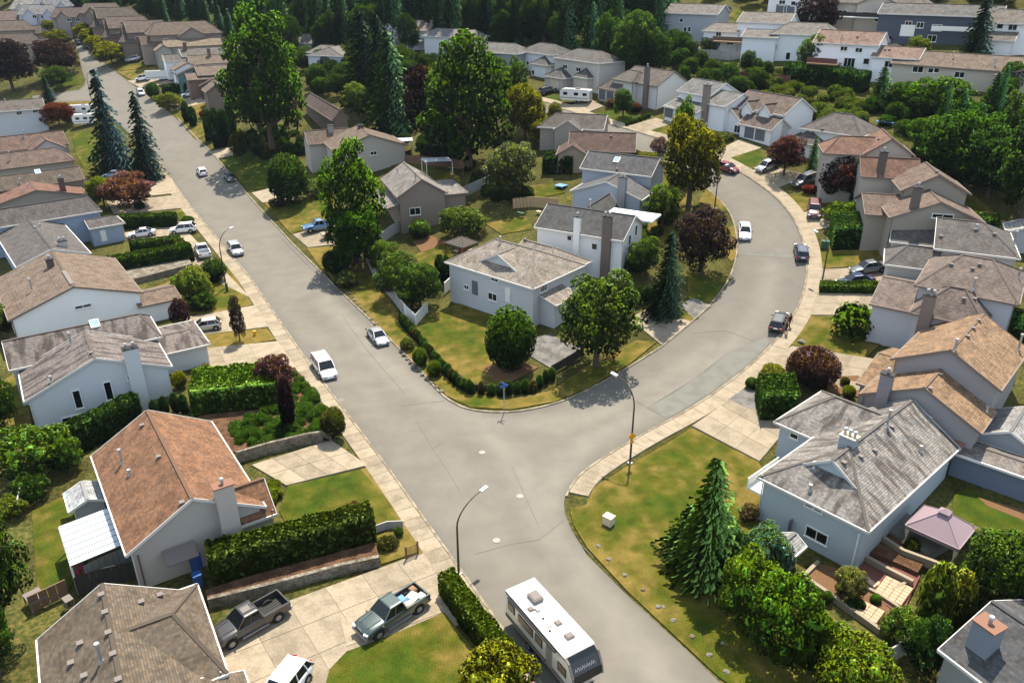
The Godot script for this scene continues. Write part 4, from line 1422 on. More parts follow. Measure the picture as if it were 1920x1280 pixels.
func small_trailer(called: String, label: String, x: float, z: float, az: float, ln: float, rounded: bool) -> void:
	var o := thing(called, label, "trailer", ground_at(x, z, 0.15), az)
	var hl := ln / 2.0
	var b := Mb.new()
	var side := [Vector2(hl, 0.6), Vector2(hl, 2.7), Vector2(hl - 0.3, 2.9), Vector2(-hl + 0.5, 2.9), Vector2(-hl + 0.05, 2.4), Vector2(-hl, 1.6), Vector2(-hl + 0.25, 0.6)] if rounded else [Vector2(hl, 0.6), Vector2(hl, 2.8), Vector2(hl - 0.1, 2.85), Vector2(-hl + 0.1, 2.85), Vector2(-hl, 2.8), Vector2(-hl, 0.6)]
	for i in side.size():
		var p: Vector2 = side[i]
		var q: Vector2 = side[(i + 1) % side.size()]
		b.quad(Vector3(-1.15, p.y, p.x), Vector3(1.15, p.y, p.x), Vector3(1.15, q.y, q.x), Vector3(-1.15, q.y, q.x))
	for s in [-1.15, 1.15]:
		for i in range(1, side.size() - 1): b.tri(Vector3(s, side[0].y, side[0].x), Vector3(s, side[i].y, side[i].x), Vector3(s, side[i + 1].y, side[i + 1].x))
	part("body", b.mesh(), paint(Color(0.87, 0.87, 0.86)), o)
	if rounded:
		for s in [-1.0, 1.0]:
			for zz in [-hl + 1.3, 0.4, hl - 1.0]:
				var m := Mb.new()
				m.box(Vector3.ZERO, Vector3(0.06, 0.6, 0.95))
				part("window", m.mesh(), mats["car_glass"], o, Vector3(s * 1.15, 1.95, zz))
		var f := Mb.new()
		f.obox(Vector3(0, 2.02, -hl + 0.0), Vector3(1.7, 0.6, 0.05), Basis(Vector3.RIGHT, -0.1))
		part("window", f.mesh(), mats["car_glass"], o)
		var a := Mb.new()
		a.box(Vector3(0, 3.0, 0.4), Vector3(0.7, 0.25, 0.9))
		part("air_conditioner", a.mesh(), mats["vent"], o)
	var st := Mb.new()
	for s in [-1.0, 1.0]: st.box(Vector3(s * 1.16, 1.1, 0), Vector3(0.03, 0.2, ln - 0.5))
	part("stripe", st.mesh(), mats["galvanised"], o)
	wheels(o, [0.2, 1.1], 1.12, 0.36)
	var ch := Mb.new()
	for s in [-1.0, 1.0]: ch.bar(Vector3(s * 0.6, 0.5, -hl + 0.2), Vector3(0, 0.45, -hl - 1.1), 0.1, 0.1)
	part("drawbar", ch.mesh(), mats["dark_metal"], o)

func street_sign(x: float, z: float) -> void:
	var o := thing("street_name_sign", "blue street name sign on a post at the corner lawn", "street sign", ground_at(x, z, 0.1), 0.0)
	var p := Mb.new()
	p.tube(Vector3(0, -0.2, 0), Vector3(0, 3.2, 0), 0.05, 0.05, 8)
	part("post", p.mesh(), mats["galvanised"], o)
	for k in 2:
		var b := Mb.new()
		b.box(Vector3.ZERO, Vector3(0.95, 0.24, 0.04))
		part("name_plate", b.mesh(), mats["sign_blue"], o, Vector3(0, 3.3 + 0.26 * k, 0), deg_to_rad(28.0 - 78.0 * k))

func lamp_sign(x: float, z: float, label: String) -> void:
	var b := Mb.new()
	b.obox(Vector3.ZERO, Vector3(0.62, 0.62, 0.03), Basis(Vector3.FORWARD, PI / 4.0))
	b.box(Vector3(0, -0.62, 0.02), Vector3(0.4, 0.3, 0.03))
	var o := part("warning_sign", b.mesh(), mats["sign_yellow"], self, ground_at(x, z, 3.3) + Vector3(0, 0, 0.16), deg_to_rad(20))
	tag(o, label, "street sign")

func utility_box(called: String, label: String, x: float, z: float, az: float, s: Vector3, m := "cream") -> void:
	var o := thing(called, label, called.replace("_", " "), ground_at(x, z, 0.1), az)
	var b := Mb.new()
	b.box(Vector3(0, s.y / 2.0, 0), s)
	part("cabinet", b.mesh(), mats[m], o)
	var c := Mb.new()
	c.box(Vector3(0, s.y + 0.03, 0), Vector3(s.x + 0.08, 0.07, s.z + 0.08))
	part("lid", c.mesh(), mats[m], o)
	var d := Mb.new()
	for k in 2: d.box(Vector3((k - 0.5) * s.x * 0.47, s.y * 0.5, s.z / 2.0 + 0.01), Vector3(s.x * 0.42, s.y * 0.82, 0.03))
	part("door_panel", d.mesh(), mats[m], o)

func iron_gate(x0: float, z0: float, x1: float, z1: float) -> void:
	var a := ground_at(x0, z0)
	var o := thing("iron_gate", "dark iron garden gate on the dry verge beside the driveway", "gate", a)
	var e := ground_at(x1, z1) - a
	for k in 2:
		var p := Mb.new()
		p.box(Vector3(0, 0.7, 0), Vector3(0.14, 1.5, 0.14))
		part("post", p.mesh(), mats["fence_brown"], o, e * k)
	for k in 9:
		var p := Mb.new()
		p.box(Vector3(0, 0.65, 0), Vector3(0.035, 1.1, 0.035))
		part("bar", p.mesh(), mats["fence_brown"], o, e * ((k + 1) / 10.0))
	for y in [0.2, 1.2]:
		var p := Mb.new()
		p.bar(Vector3(0, y, 0), e + Vector3(0, y, 0), 0.05, 0.05)
		part("rail", p.mesh(), mats["fence_brown"], o)

func brick_pad(x: float, z: float, az: float, nx: int, nz: int) -> void:
	var o := Node3D.new()
	o.name = numbered("brick_path")
	add_child(o, true)
	o.position = ground_at(x, z, 0.4)
	o.rotation.y = deg_to_rad(-az)
	tag(o, "", "", "", "structure")
	part("bed", block_mesh(Vector3(nx * 0.52 + 0.1, 0.1, nz * 0.42 + 0.1)), mats["soil"], o)
	var m := block_mesh(Vector3(0.48, 0.1, 0.38))
	for i in nx:
		for k in nz: part("brick", m, mats["brick_pale"], o, Vector3((i - (nx - 1) / 2.0) * 0.52, 0.05, (k - (nz - 1) / 2.0) * 0.42))

func gazebo(called: String, label: String, x: float, z: float, az: float, w: float, d: float, eave: float, top: float, m: String, cloth: bool) -> void:
	var o := thing(called, label, "gazebo", ground_at(x, z, 0.1), az)
	var hw := w / 2.0
	var hd := d / 2.0
	var pm := Mb.new()
	pm.box(Vector3(0, eave / 2.0, 0), Vector3(0.12, eave, 0.12))
	for s in [-1.0, 1.0]:
		for t in [-1.0, 1.0]:
			part("post", pm.mesh(), mats["fence_brown" if cloth else "fence_dark"], o, Vector3(s * (hw - 0.15), 0, t * (hd - 0.15)))
			if cloth:
				var c := Mb.new()
				c.tube(Vector3(0, eave, 0), Vector3(0, eave * 0.45, 0), 0.22, 0.1, 8)
				c.tube(Vector3(0, eave * 0.45, 0), Vector3(0, 0.1, 0), 0.1, 0.24, 8)
				part("curtain", c.mesh(), mats["cream"], o, Vector3(s * (hw - 0.2), 0, t * (hd - 0.2)))
	var cs := [Vector3(-hw, eave, -hd), Vector3(hw, eave, -hd), Vector3(hw, eave, hd), Vector3(-hw, eave, hd)]
	var tip := Vector3(0, top, 0)
	for i in 4:
		var a: Vector3 = cs[i]
		var b: Vector3 = cs[(i + 1) % 4]
		if cloth:
			var f := Mb.new()
			f.tri(a, b, tip)
			f.quad(a, b, b + Vector3(0, -0.28, 0), a + Vector3(0, -0.28, 0))
			part("canopy_panel", f.mesh(), mats[m], o)
		else:
			for k in 7:
				var t0 := k / 7.0
				var f := Mb.new()
				f.bar(a.lerp(tip, t0 + 0.03), b.lerp(tip, t0 + 0.03), 0.2, 0.05)
				part("slat", f.mesh(), mats["vent"], o)
	var r := Mb.new()
	for c in cs: r.bar(c, tip, 0.07, 0.07)
	for i in 4: r.bar(cs[i], cs[(i + 1) % 4], 0.09, 0.12)
	part("frame", r.mesh(), mats["fence_dark"] if not cloth else mats[m], o)
	if cloth:
		var v := Mb.new()
		for i in 4:
			var a: Vector3 = tip.lerp(cs[i], 0.22) + Vector3(0, 0.28, 0)
			var b: Vector3 = tip.lerp(cs[(i + 1) % 4], 0.22) + Vector3(0, 0.28, 0)
			v.tri(a, b, tip + Vector3(0, 0.25, 0))
		part("vent_cap", v.mesh(), mats[m], o)

func patio_cover(called: String, label: String, nums: Array, tall: float) -> void:
	var p := outline(nums)
	var mid := (p[0] + p[1] + p[2] + p[3]) / 4.0
	var base := ground_at(mid.x, mid.y)
	var o := thing(called, label, "patio cover", base)
	var c: Array[Vector3] = []
	for q in p: c.append(Vector3(q.x - mid.x, tall + 0.15, q.y - mid.y))
	var n := 7
	for i in n:
		var a := c[0].lerp(c[3], (i + 0.06) / n)
		var b := c[1].lerp(c[2], (i + 0.06) / n)
		var a2 := c[0].lerp(c[3], (i + 0.94) / n)
		var b2 := c[1].lerp(c[2], (i + 0.94) / n)
		var f := Mb.new()
		var t := Vector3(0, 0.06, 0)
		f.quad(a + t, b + t, b2 + t, a2 + t)
		f.quad(a, b, b2, a2)
		f.quad(a, b, b + t, a + t)
		f.quad(a2, b2, b2 + t, a2 + t)
		part("panel", f.mesh(), flat("patio_panel", Color(0.72, 0.76, 0.79), 0.35), o)
	for i in n + 1:
		var f := Mb.new()
		f.bar(c[0].lerp(c[3], float(i) / n), c[1].lerp(c[2], float(i) / n), 0.07, 0.1)
		part("rafter", f.mesh(), mats["dark_metal"], o)
	for i in 4:
		var f := Mb.new()
		f.bar(c[i] - Vector3(0, 0.08, 0), c[i] - Vector3(0, tall + 0.2, 0), 0.12)
		part("post", f.mesh(), mats["white"], o)
	for k in [[0, 3], [1, 2]]:
		var f := Mb.new()
		f.bar(c[k[0]] - Vector3(0, 0.12, 0), c[k[1]] - Vector3(0, 0.12, 0), 0.1, 0.16)
		part("beam", f.mesh(), mats["white"], o)

func furniture(called: String, label: String, x: float, z: float, s: Vector3, m: String) -> void:
	var o := thing(called, label, "garden furniture", ground_at(x, z, 0.1), 40.0)
	var t := Mb.new()
	t.box(Vector3(0, s.y - 0.04, 0), Vector3(s.x, 0.09, s.z))
	part("top", t.mesh(), mats[m], o)
	for i in 4:
		var l := Mb.new()
		l.box(Vector3((0.5 if i & 1 else -0.5) * (s.x - 0.1), s.y / 2.0 - 0.04, (0.5 if i & 2 else -0.5) * (s.z - 0.1)), Vector3(0.08, s.y - 0.08, 0.08))
		part("leg", l.mesh(), mats[m], o)
	if "chair" in label or "bench" in label:
		var b := Mb.new()
		b.box(Vector3(0, s.y + 0.25, -s.z / 2.0), Vector3(s.x, 0.55, 0.08))
		part("backrest", b.mesh(), mats[m], o)


# ---------------------------------------------------------------- the place, in metres (x right, z towards the viewer, az in degrees from straight ahead)
func lay_ground() -> void:
	sheet("ground",[-620,40,-620,-820,520,-820,520,40],0,mats["ground"],null,2.0)
	road_sheet([8.66,-27.38,-3.37,-49.29,-12.56,-65.93,-19.07,-77.18,-26.53,-90.2,-40.46,-115.64,-51.38,-133.61,-63.43,-153.24,-83.72,-187.75,-110.29,-223.51,-117.06,-233.33,-121.24,-237.13,-142.22,-243.36,-145.25,-249.37,-136.59,-248.72,-130.3,-248.78,-130.03,-251.93,-131.84,-256.77,-137.49,-266.79,-146.96,-285.57,-154.75,-299.04,-160.72,-308.66,-167.56,-319.09,-165.97,-318.33,-157.65,-304.56,-148.63,-292.71,-141.18,-283.04,-133.46,-272.7,-123.29,-259.63,-111.84,-244.75,-88.47,-214.72,-68.94,-184.35,-51.55,-153.96,-38.05,-130.57,-27.3,-112.5,-18.54,-97.92,-10.98,-84.95,-10.08,-82.89,-9.92,-82.59,-9.6,-82,-9.12,-81.12,-8.48,-79.93,-7.82,-78.89,-7.15,-77.97,-6.46,-77.19,-5.75,-76.54,-4.93,-76.02,-3.99,-75.63,-2.93,-75.36,-1.76,-75.21,-0.58,-75.2,0.59,-75.32,1.77,-75.58,2.96,-75.97,4.08,-76.42,5.14,-76.94,6.14,-77.52,7.08,-78.16,8.12,-78.94,9.27,-79.84,10.52,-80.88,11.88,-82.04,13.18,-83.17,14.43,-84.25,15.62,-85.29,16.75,-86.29,17.6,-87.04,18.17,-87.54,18.45,-87.79,18.8,-88.15,19.49,-88.89,20.53,-89.99,21.92,-91.47,23.18,-92.83,24.31,-94.09,25.3,-95.24,26.17,-96.29,27,-97.39,27.81,-98.55,28.58,-99.77,29.32,-101.05,30.02,-102.39,30.67,-103.8,31.27,-105.27,31.83,-106.81,32.33,-108.41,32.77,-110.06,33.16,-111.77,33.49,-113.54,33.75,-115.27,33.94,-116.99,34.06,-118.68,34.11,-120.34,34.02,-122.15,33.8,-124.1,33.44,-126.19,32.95,-128.42,32.38,-130.56,31.74,-132.63,31.03,-134.6,30.25,-136.5,29.49,-138.3,28.75,-140.01,28.03,-141.63,27.32,-143.15,26.58,-144.73,25.8,-146.37,24.97,-148.07,24.11,-149.82,23.19,-151.7,22.24,-153.69,21.24,-155.81,20.2,-158.05,18.96,-160.44,17.53,-162.99,15.89,-165.69,14.06,-168.55,12.28,-171.24,10.54,-173.75,8.85,-176.09,7.2,-178.26,5.59,-180.46,4.02,-182.7,2.49,-184.98,1,-187.29,-0.12,-189.02,-0.86,-190.18,-1.24,-190.76,-1.26,-194.92,-0.88,-194.48,-0.11,-193.59,1.04,-192.26,2.57,-190.48,4.02,-188.78,5.39,-187.16,6.68,-185.61,7.89,-184.14,9.38,-182.06,11.16,-179.36,13.23,-176.05,15.58,-172.13,17.77,-168.63,19.81,-165.56,21.69,-162.92,23.41,-160.71,25.1,-158.42,26.75,-156.05,28.38,-153.59,29.97,-151.06,31.47,-148.64,32.88,-146.34,34.2,-144.15,35.44,-142.07,36.61,-139.73,37.73,-137.13,38.8,-134.26,39.8,-131.12,40.63,-128.23,41.27,-125.59,41.73,-123.2,42.01,-121.06,42.17,-118.93,42.23,-116.83,42.19,-114.74,42.03,-112.66,41.8,-110.62,41.51,-108.6,41.14,-106.62,40.7,-104.66,40.24,-102.85,39.75,-101.17,39.24,-99.63,38.7,-98.24,38.11,-96.86,37.48,-95.51,36.79,-94.18,36.06,-92.87,35.23,-91.53,34.31,-90.15,33.28,-88.73,32.16,-87.27,30.92,-85.79,29.56,-84.28,28.07,-82.75,26.47,-81.2,24.93,-79.75,23.46,-78.4,22.06,-77.15,20.73,-76.01,19.43,-74.94,18.16,-73.94,16.92,-73.01,15.72,-72.15,14.53,-71.25,13.36,-70.32,12.19,-69.34,11.05,-68.32,10.19,-67.56,9.61,-67.05,9.32,-66.8,9.16,-66.63,8.84,-66.3,8.35,-65.81,7.7,-65.16,7.11,-64.49,6.58,-63.79,6.12,-63.08,5.71,-62.35,5.38,-61.65,5.12,-60.98,4.93,-60.35,4.82,-59.76,4.76,-59.15,4.75,-58.52,4.78,-57.88,4.86,-57.22,5,-56.49,5.2,-55.68,5.46,-54.81,5.78,-53.85,6.01,-53.14,6.17,-52.66,6.25,-52.42,9.17,-47.49,12.98,-41.68,14.34,-39.35,16.33,-35.96],[[-27.2,-107.3,-26.3,-105.7,-24.4,-102.5,-21.7,-97.8,-18,-91.4,-14.7,-86.1,-11.7,-81.8,-9.1,-78.4,-6.8,-76.1,-4.8,-73.8,-3.2,-71.6,-1.8,-69.6,-0.8,-67.6,0.2,-65.7,1,-63.7,1.7,-61.7,2.4,-59.7,3,-57.6,3.8,-55.5,4.6,-53.4,5.4,-51.3,6.3,-49.1,7.2,-46.9,8.2,-44.6,9.1,-42.4,9.9,-40.6,10.3,-39.5,10.6,-38.9],[3.3,-56.2,3.3,-56.5,3.3,-57,3.2,-57.8,3.2,-58.9,3.3,-60.1,3.6,-61.5,4,-63.1,4.5,-64.8,5.4,-66.4,6.6,-68,8,-69.5,9.8,-70.8,11.8,-72.5,14,-74.4,16.5,-76.5,19.1,-78.9,21.6,-81.3,24,-83.8,26.3,-86.3,28.5,-88.8,30.4,-91.3,32,-94,33.3,-96.7,34.3,-99.5,35,-101.6,35.5,-103,35.7,-103.7],[-12.5,-81.9,-11.9,-81.4,-10.8,-80.4,-9.1,-78.8,-6.8,-76.7,-4.6,-75.1,-2.3,-73.9,0,-73.1,2.2,-72.8,4.6,-72.9,7,-73.6,9.4,-74.8,11.9,-76.5,14.3,-78.3,16.6,-80.1,18.8,-82,20.9,-84,22.4,-85.4,23.4,-86.4,24,-86.9]])
	sheet("road_patch",[16.6,-73.2,14.8,-75.4,20.8,-80.4,26,-85.4,30.9,-87.6,31.2,-86.4,27.3,-82.3,22,-77.5],0.046,mats["patch"],null,0.01)
	sheet("road_patch",[32.3,-108,40.7,-104.3,41.1,-105.4,32.6,-109.1],0.046,mats["patch"],null,0.01)
	kerb("road_crack",[-10.5,-74.1,-8.1,-68.5,-6.4,-64.8],0.05,0.052,0.02,"crack")
	kerb("road_crack",[-12.4,-76.9,-9.6,-77.6,-7.5,-77.9],0.05,0.052,0.02,"crack")
	kerb("road_crack",[-3.1,-52.5,0,-53.8,2.3,-54.3,4.5,-56.8],0.05,0.052,0.02,"crack")
	kerb("road_crack",[4.9,-56.2,5.7,-53.9,6.7,-52.3],0.05,0.052,0.02,"crack")
	kerb("road_crack",[-8.3,-68.2,-7.1,-69.5],0.05,0.052,0.02,"crack")
	kerb("road_crack",[14.7,-75.3,16.7,-73.1],0.05,0.052,0.02,"crack")
	kerb("road_crack",[14.8,-75.4,20.8,-80.4,26,-85.4],0.05,0.052,0.02,"crack")
	kerb("road_crack",[22.7,-90.2,26.6,-90,30.6,-85.6],0.05,0.052,0.02,"crack")
	kerb("road_crack",[-6.4,-64.8,-4.9,-61.3],0.05,0.052,0.02,"crack")
	kerb("road_crack",[-23.8,-101.7,-18.2,-90.3,-12.2,-79.5],0.05,0.052,0.02,"crack")
	kerb("road_crack",[-41.3,-134.6,-29.7,-115.2,-20.5,-99.7],0.05,0.052,0.02,"crack")
	kerb("road_crack",[0,-65.2,2.3,-56.3],0.05,0.052,0.02,"crack")
	kerb("road_crack",[9.1,-79.6,13.1,-77.6,14.9,-75.4],0.05,0.052,0.02,"crack")
	kerb("kerb",[8.56,-27.32,5.55,-32.8,2.55,-38.28,-0.46,-43.76,-3.47,-49.24,-6.53,-54.78,-9.59,-60.33,-12.65,-65.87,-15.91,-71.5,-19.17,-77.13,-21.65,-81.47,-24.14,-85.81,-26.63,-90.15,-29.42,-95.24,-32.2,-100.32,-34.99,-105.41,-37.77,-110.5,-40.55,-115.59,-43.28,-120.08,-46.02,-124.57,-48.75,-129.06,-51.48,-133.55,-54.49,-138.46,-57.5,-143.37,-60.51,-148.28,-63.53,-153.19,-66.43,-158.12,-69.32,-163.05,-72.22,-167.98,-75.12,-172.91,-78.02,-177.84,-80.91,-182.77,-83.81,-187.7])
	kerb("kerb",[-88.38,-214.78,-85.12,-209.72,-81.87,-204.66,-78.61,-199.6,-75.36,-194.53,-72.1,-189.47,-68.84,-184.41,-65.95,-179.34,-63.05,-174.28,-60.15,-169.21,-57.25,-164.15,-54.36,-159.08,-51.46,-154.02,-48.76,-149.34,-46.06,-144.66,-43.35,-139.98,-40.65,-135.3,-37.95,-130.62,-35.27,-126.11,-32.58,-121.59,-29.89,-117.08,-27.21,-112.56,-24.28,-107.7,-21.36,-102.83,-18.44,-97.97,-15.92,-93.65,-13.41,-89.32,-10.89,-85,-9.98,-82.93])
	kerb("kerb",[-9.99,-82.94,-9.83,-82.64,-9.51,-82.05,-9.03,-81.17,-8.39,-79.99,-7.73,-78.95,-7.07,-78.04,-6.38,-77.27,-5.68,-76.63,-4.88,-76.12,-3.95,-75.73,-2.91,-75.47,-1.75,-75.32,-0.59,-75.31,0.58,-75.43,1.75,-75.69,2.92,-76.07,4.03,-76.53,5.09,-77.04,6.08,-77.61,7.01,-78.25,8.05,-79.02,9.2,-79.93,10.45,-80.96,11.81,-82.13,13.11,-83.25,14.35,-84.34,15.54,-85.38,16.68,-86.37,17.53,-87.12,18.1,-87.62,18.38,-87.87])
	kerb("kerb",[18.37,-87.86,18.72,-88.23,19.41,-88.97,20.45,-90.07,21.84,-91.54,23.1,-92.9,24.22,-94.16,25.22,-95.31,26.08,-96.36,26.91,-97.46,27.72,-98.61,28.49,-99.83,29.23,-101.1,29.92,-102.44,30.57,-103.84,31.17,-105.31,31.72,-106.85,32.22,-108.44,32.67,-110.09,33.05,-111.79,33.38,-113.55,33.64,-115.29,33.83,-117,33.95,-118.68,34,-120.34,33.91,-122.14,33.69,-124.08,33.33,-126.16,32.84,-128.39,32.27,-130.53,31.64,-132.59,30.93,-134.56,30.15,-136.46,29.39,-138.26,28.65,-139.97,27.92,-141.58,27.22,-143.1,26.48,-144.69,25.7,-146.32,24.87,-148.02,24.01,-149.77,23.1,-151.65,22.14,-153.65,21.14,-155.76,20.1,-158,18.87,-160.39,17.43,-162.93,15.8,-165.63,13.97,-168.49,12.19,-171.18,10.45,-173.69,8.76,-176.03,7.11,-178.19,5.5,-180.4,3.93,-182.64,2.4,-184.92,0.91,-187.23,-0.21,-188.96,-0.96,-190.12,-1.33,-190.7])
	kerb("kerb",[-1.18,-194.99,-0.79,-194.55,-0.03,-193.66,1.12,-192.33,2.66,-190.55,4.11,-188.85,5.48,-187.23,6.77,-185.68,7.98,-184.21,9.47,-182.12,11.26,-179.42,13.32,-176.11,14.5,-174.15,15.67,-172.19,17.86,-168.69,19.9,-165.62,21.77,-162.99,23.5,-160.78,25.19,-158.48,26.84,-156.11,28.47,-153.65,30.06,-151.12,31.56,-148.7,32.97,-146.39,34.3,-144.2,35.53,-142.13,36.71,-139.78,37.84,-137.17,38.9,-134.29,39.91,-131.15,40.73,-128.26,41.38,-125.62,41.84,-123.22,42.12,-121.07,42.28,-118.94,42.34,-116.83,42.3,-114.73,42.14,-112.65,41.91,-110.6,41.61,-108.58,41.25,-106.59,40.81,-104.64,40.35,-102.82,39.86,-101.14,39.34,-99.6,38.8,-98.19,38.21,-96.81,37.58,-95.46,36.89,-94.13,36.16,-92.81,35.33,-91.47,34.4,-90.08,33.37,-88.66,32.25,-87.2,31,-85.72,29.64,-84.21,28.15,-82.68,26.55,-81.12,25.01,-79.67,23.54,-78.32,22.13,-77.07,20.8,-75.93,19.5,-74.85,18.23,-73.85,16.99,-72.92,15.79,-72.06,14.6,-71.17,13.43,-70.23,12.27,-69.25,11.12,-68.24,10.26,-67.48,9.68,-66.97,9.4,-66.71])
	kerb("kerb",[9.4,-66.72,9.24,-66.55,8.92,-66.23,8.43,-65.74,7.78,-65.08,7.2,-64.42,6.67,-63.73,6.21,-63.02,5.81,-62.3,5.48,-61.6,5.22,-60.95,5.04,-60.32])
	pavement("pavement",[8.45,-27.26,2.43,-38.22,-3.58,-49.18,-12.77,-65.81,-19.28,-77.06,-26.74,-90.08,-33.71,-102.81,-40.67,-115.52,-51.59,-133.48,-63.64,-153.12],[6.9,-26.41,0.89,-37.37,-5.12,-48.33,-14.3,-64.95,-20.8,-76.19,-28.28,-89.22,-35.25,-101.96,-42.19,-114.63,-53.09,-132.57,-65.14,-152.2],1.6)
	sheet("pavement",[-63.6,-153.1,-83.9,-187.6,-85.4,-186.8,-65.1,-152.3],0.14,mats["concrete0"])
	pavement("pavement",[26.95,-156.18,28.58,-153.72,30.17,-151.19,31.67,-148.77,33.09,-146.46,34.41,-144.27,35.65,-142.19,36.83,-139.83,37.96,-137.22,39.02,-134.34,40.03,-131.19,40.86,-128.29,41.5,-125.64,41.97,-123.24,42.24,-121.08,42.41,-118.95,42.47,-116.83,42.43,-114.72,42.27,-112.64,42.04,-110.59,41.74,-108.56,41.37,-106.57,40.94,-104.61,40.47,-102.78,39.98,-101.1,39.46,-99.55,38.92,-98.14,38.33,-96.76,37.69,-95.4,37.01,-94.06,36.27,-92.75,35.44,-91.4,34.5,-90.01,33.48,-88.58,32.35,-87.12,31.1,-85.63,29.73,-84.12,28.24,-82.58,26.64,-81.03,25.1,-79.57,23.62,-78.22,22.22,-76.97,20.88,-75.83,19.58,-74.75,18.31,-73.75,17.07,-72.82,15.86,-71.96,14.68,-71.06,13.51,-70.13,12.35,-69.16,11.21,-68.14,10.35,-67.38,9.77,-66.87,9.48,-66.62],[28.5,-157.21,30.14,-154.73,31.75,-152.17,33.26,-149.74,34.67,-147.43,36,-145.23,37.28,-143.08,38.52,-140.62,39.68,-137.91,40.78,-134.94,41.81,-131.73,42.66,-128.77,43.32,-126.04,43.8,-123.54,44.09,-121.28,44.27,-119.05,44.33,-116.83,44.28,-114.63,44.12,-112.47,43.89,-110.35,43.58,-108.26,43.2,-106.2,42.74,-104.17,42.27,-102.3,41.76,-100.55,41.22,-98.92,40.65,-97.44,40.03,-96,39.36,-94.58,38.64,-93.18,37.87,-91.81,37,-90.39,36.03,-88.95,34.97,-87.47,33.8,-85.95,32.5,-84.41,31.09,-82.85,29.56,-81.27,27.92,-79.68,26.36,-78.21,24.87,-76.84,23.44,-75.57,22.08,-74.4,20.75,-73.31,19.44,-72.28,18.17,-71.32,16.96,-70.46,15.82,-69.59,14.69,-68.69,13.57,-67.75,12.44,-66.75,11.58,-65.99,11,-65.48,10.72,-65.22],1.9)
	pavement("pavement",[9.5,-66.63,9.33,-66.46,9.01,-66.14,8.52,-65.65,7.88,-65,7.3,-64.33,6.78,-63.65,6.32,-62.96,5.92,-62.24,5.6,-61.55,5.34,-60.9],[10.81,-65.32,10.65,-65.15,10.33,-64.82,9.84,-64.33,9.24,-63.73,8.74,-63.16,8.3,-62.58,7.91,-61.99,7.57,-61.38,7.3,-60.81,7.08,-60.22],1.6)
	sheet("pavement",[4.2,-188.9,5.6,-187.3,6.9,-185.8,8.1,-184.3,9.6,-182.2,11.4,-179.5,13.4,-176.2,15.8,-172.3,18,-168.8,20,-165.7,21.9,-163.1,23.6,-160.9,25.3,-158.6,26.9,-156.2,28.3,-157.1,26.6,-159.5,24.9,-161.9,23.2,-164.1,21.4,-166.6,19.4,-169.7,17.2,-173.1,14.8,-177,12.8,-180.4,11,-183.1,9.4,-185.3,8.1,-186.8,6.8,-188.4,5.5,-190],0.14,mats["concrete1"])
	turf([18.8,-71.2,24.1,-65,24,-61.9,23.4,-57.7,21.9,-54.2,22.8,-48.5,23.4,-43.1,26.2,-37.1,17,-37.2,14.4,-39.7,9.2,-47.9,6.4,-53.1,5.4,-56.2,5.2,-58.5,6.8,-59,7.7,-61.6,11.6,-65.2],0.46,0.3)
	turf([-21.2,-62.1,-14.1,-65,-10.2,-58,-9.6,-56.3,-12,-55.1,-15,-56,-19.3,-55.2,-21,-58.2],0.22,0.2)
	turf([-14.8,-64.7,-14,-65.2,-7.1,-53.1,-7.7,-52.3,-9.8,-56.3,-10.2,-58],0.85,0.2,0.14)
	turf([-11.8,-54.9,-9.5,-56.2,-7.1,-53.1,-10.8,-51.2],0.58,0.35)
	turf([-12.8,-37.2,-12.8,-40.4,-11.9,-42,-10.1,-42.9,-7.6,-44.3,-5.2,-45.8,-2.1,-41.2,0.9,-36.8],0.22,0.2,0.19)
	turf([-42.8,-95.1,-33.1,-97.6,-30.9,-94,-36.3,-91.9,-41.4,-91.3],0.85,0.2)
	turf([-54.5,-112.4,-51.8,-116.7,-48.2,-121.1,-44.9,-119.6,-37.3,-105.4,-42.1,-102.9,-45.9,-102,-50.2,-108.2],0.58,0.35)
	turf([-66,-151,-64.1,-151.6,-59.4,-143.3,-61.5,-143],0.46,0.3)
	turf([-96.1,-177.9,-90.9,-181.3,-85.6,-175.9,-87.3,-169.1],0.46,0.3)
	turf([-115.9,-212.6,-110.8,-212.9,-99.6,-195.3,-98.1,-182,-106.5,-195.1],0.22,0.2)
	turf([-134.4,-240.7,-121,-236.7,-117.6,-230.9,-122.6,-228.9,-128.9,-232.6],0.46,0.3)
	turf([-140,-252.5,-132.1,-253.6,-132.2,-256.9,-137.9,-262.6,-144.5,-261.8],0.22,0.2)
	turf([-34.5,-127.3,-29.3,-127.2,-27,-118.9,-30.1,-118.3],0.58,0.35)
	turf([-48,-150.7,-41,-149.8,-36.8,-155.6,-31.9,-145.3,-34.4,-137.8,-38.8,-134.1],0.46,0.3)
	turf([-66.4,-180.9,-58.8,-184,-48.9,-174,-43.5,-160.6,-52.8,-158],0.22,0.2)
	turf([-91.7,-218.9,-82.6,-220.7,-77,-209.7,-85.1,-209.7],0.46,0.3)
	turf([-84.8,-208.9,-78.7,-208.4,-74.3,-199.1,-77.5,-196.8],0.58,0.35)
	turf([-97.9,-228.7,-90.3,-228.5,-80.2,-220.1,-90.6,-218.5],0.58,0.35)
	turf([-123.1,-259.5,-108.4,-257.7,-99.6,-246.6,-111.8,-246.7],0.85,0.2)
	turf([-122.9,-265.1,-110,-262.2,-106.6,-257.5,-122.1,-260],0.46,0.3)
	turf([-29.2,-117.6,-23.1,-120.6,-17.7,-106.3,-14.9,-99.3,-10.8,-89.9,-6.8,-81.1,-0.9,-77.7,4.6,-79.6,8.6,-84.4,15.4,-89.7,18,-89,14,-84.5,8.5,-79.7,4.8,-77.2,0,-75.8,-4.6,-76.4,-7.4,-78.9,-10.2,-83.8,-18.9,-99,-27.1,-113],0.58,0.35)
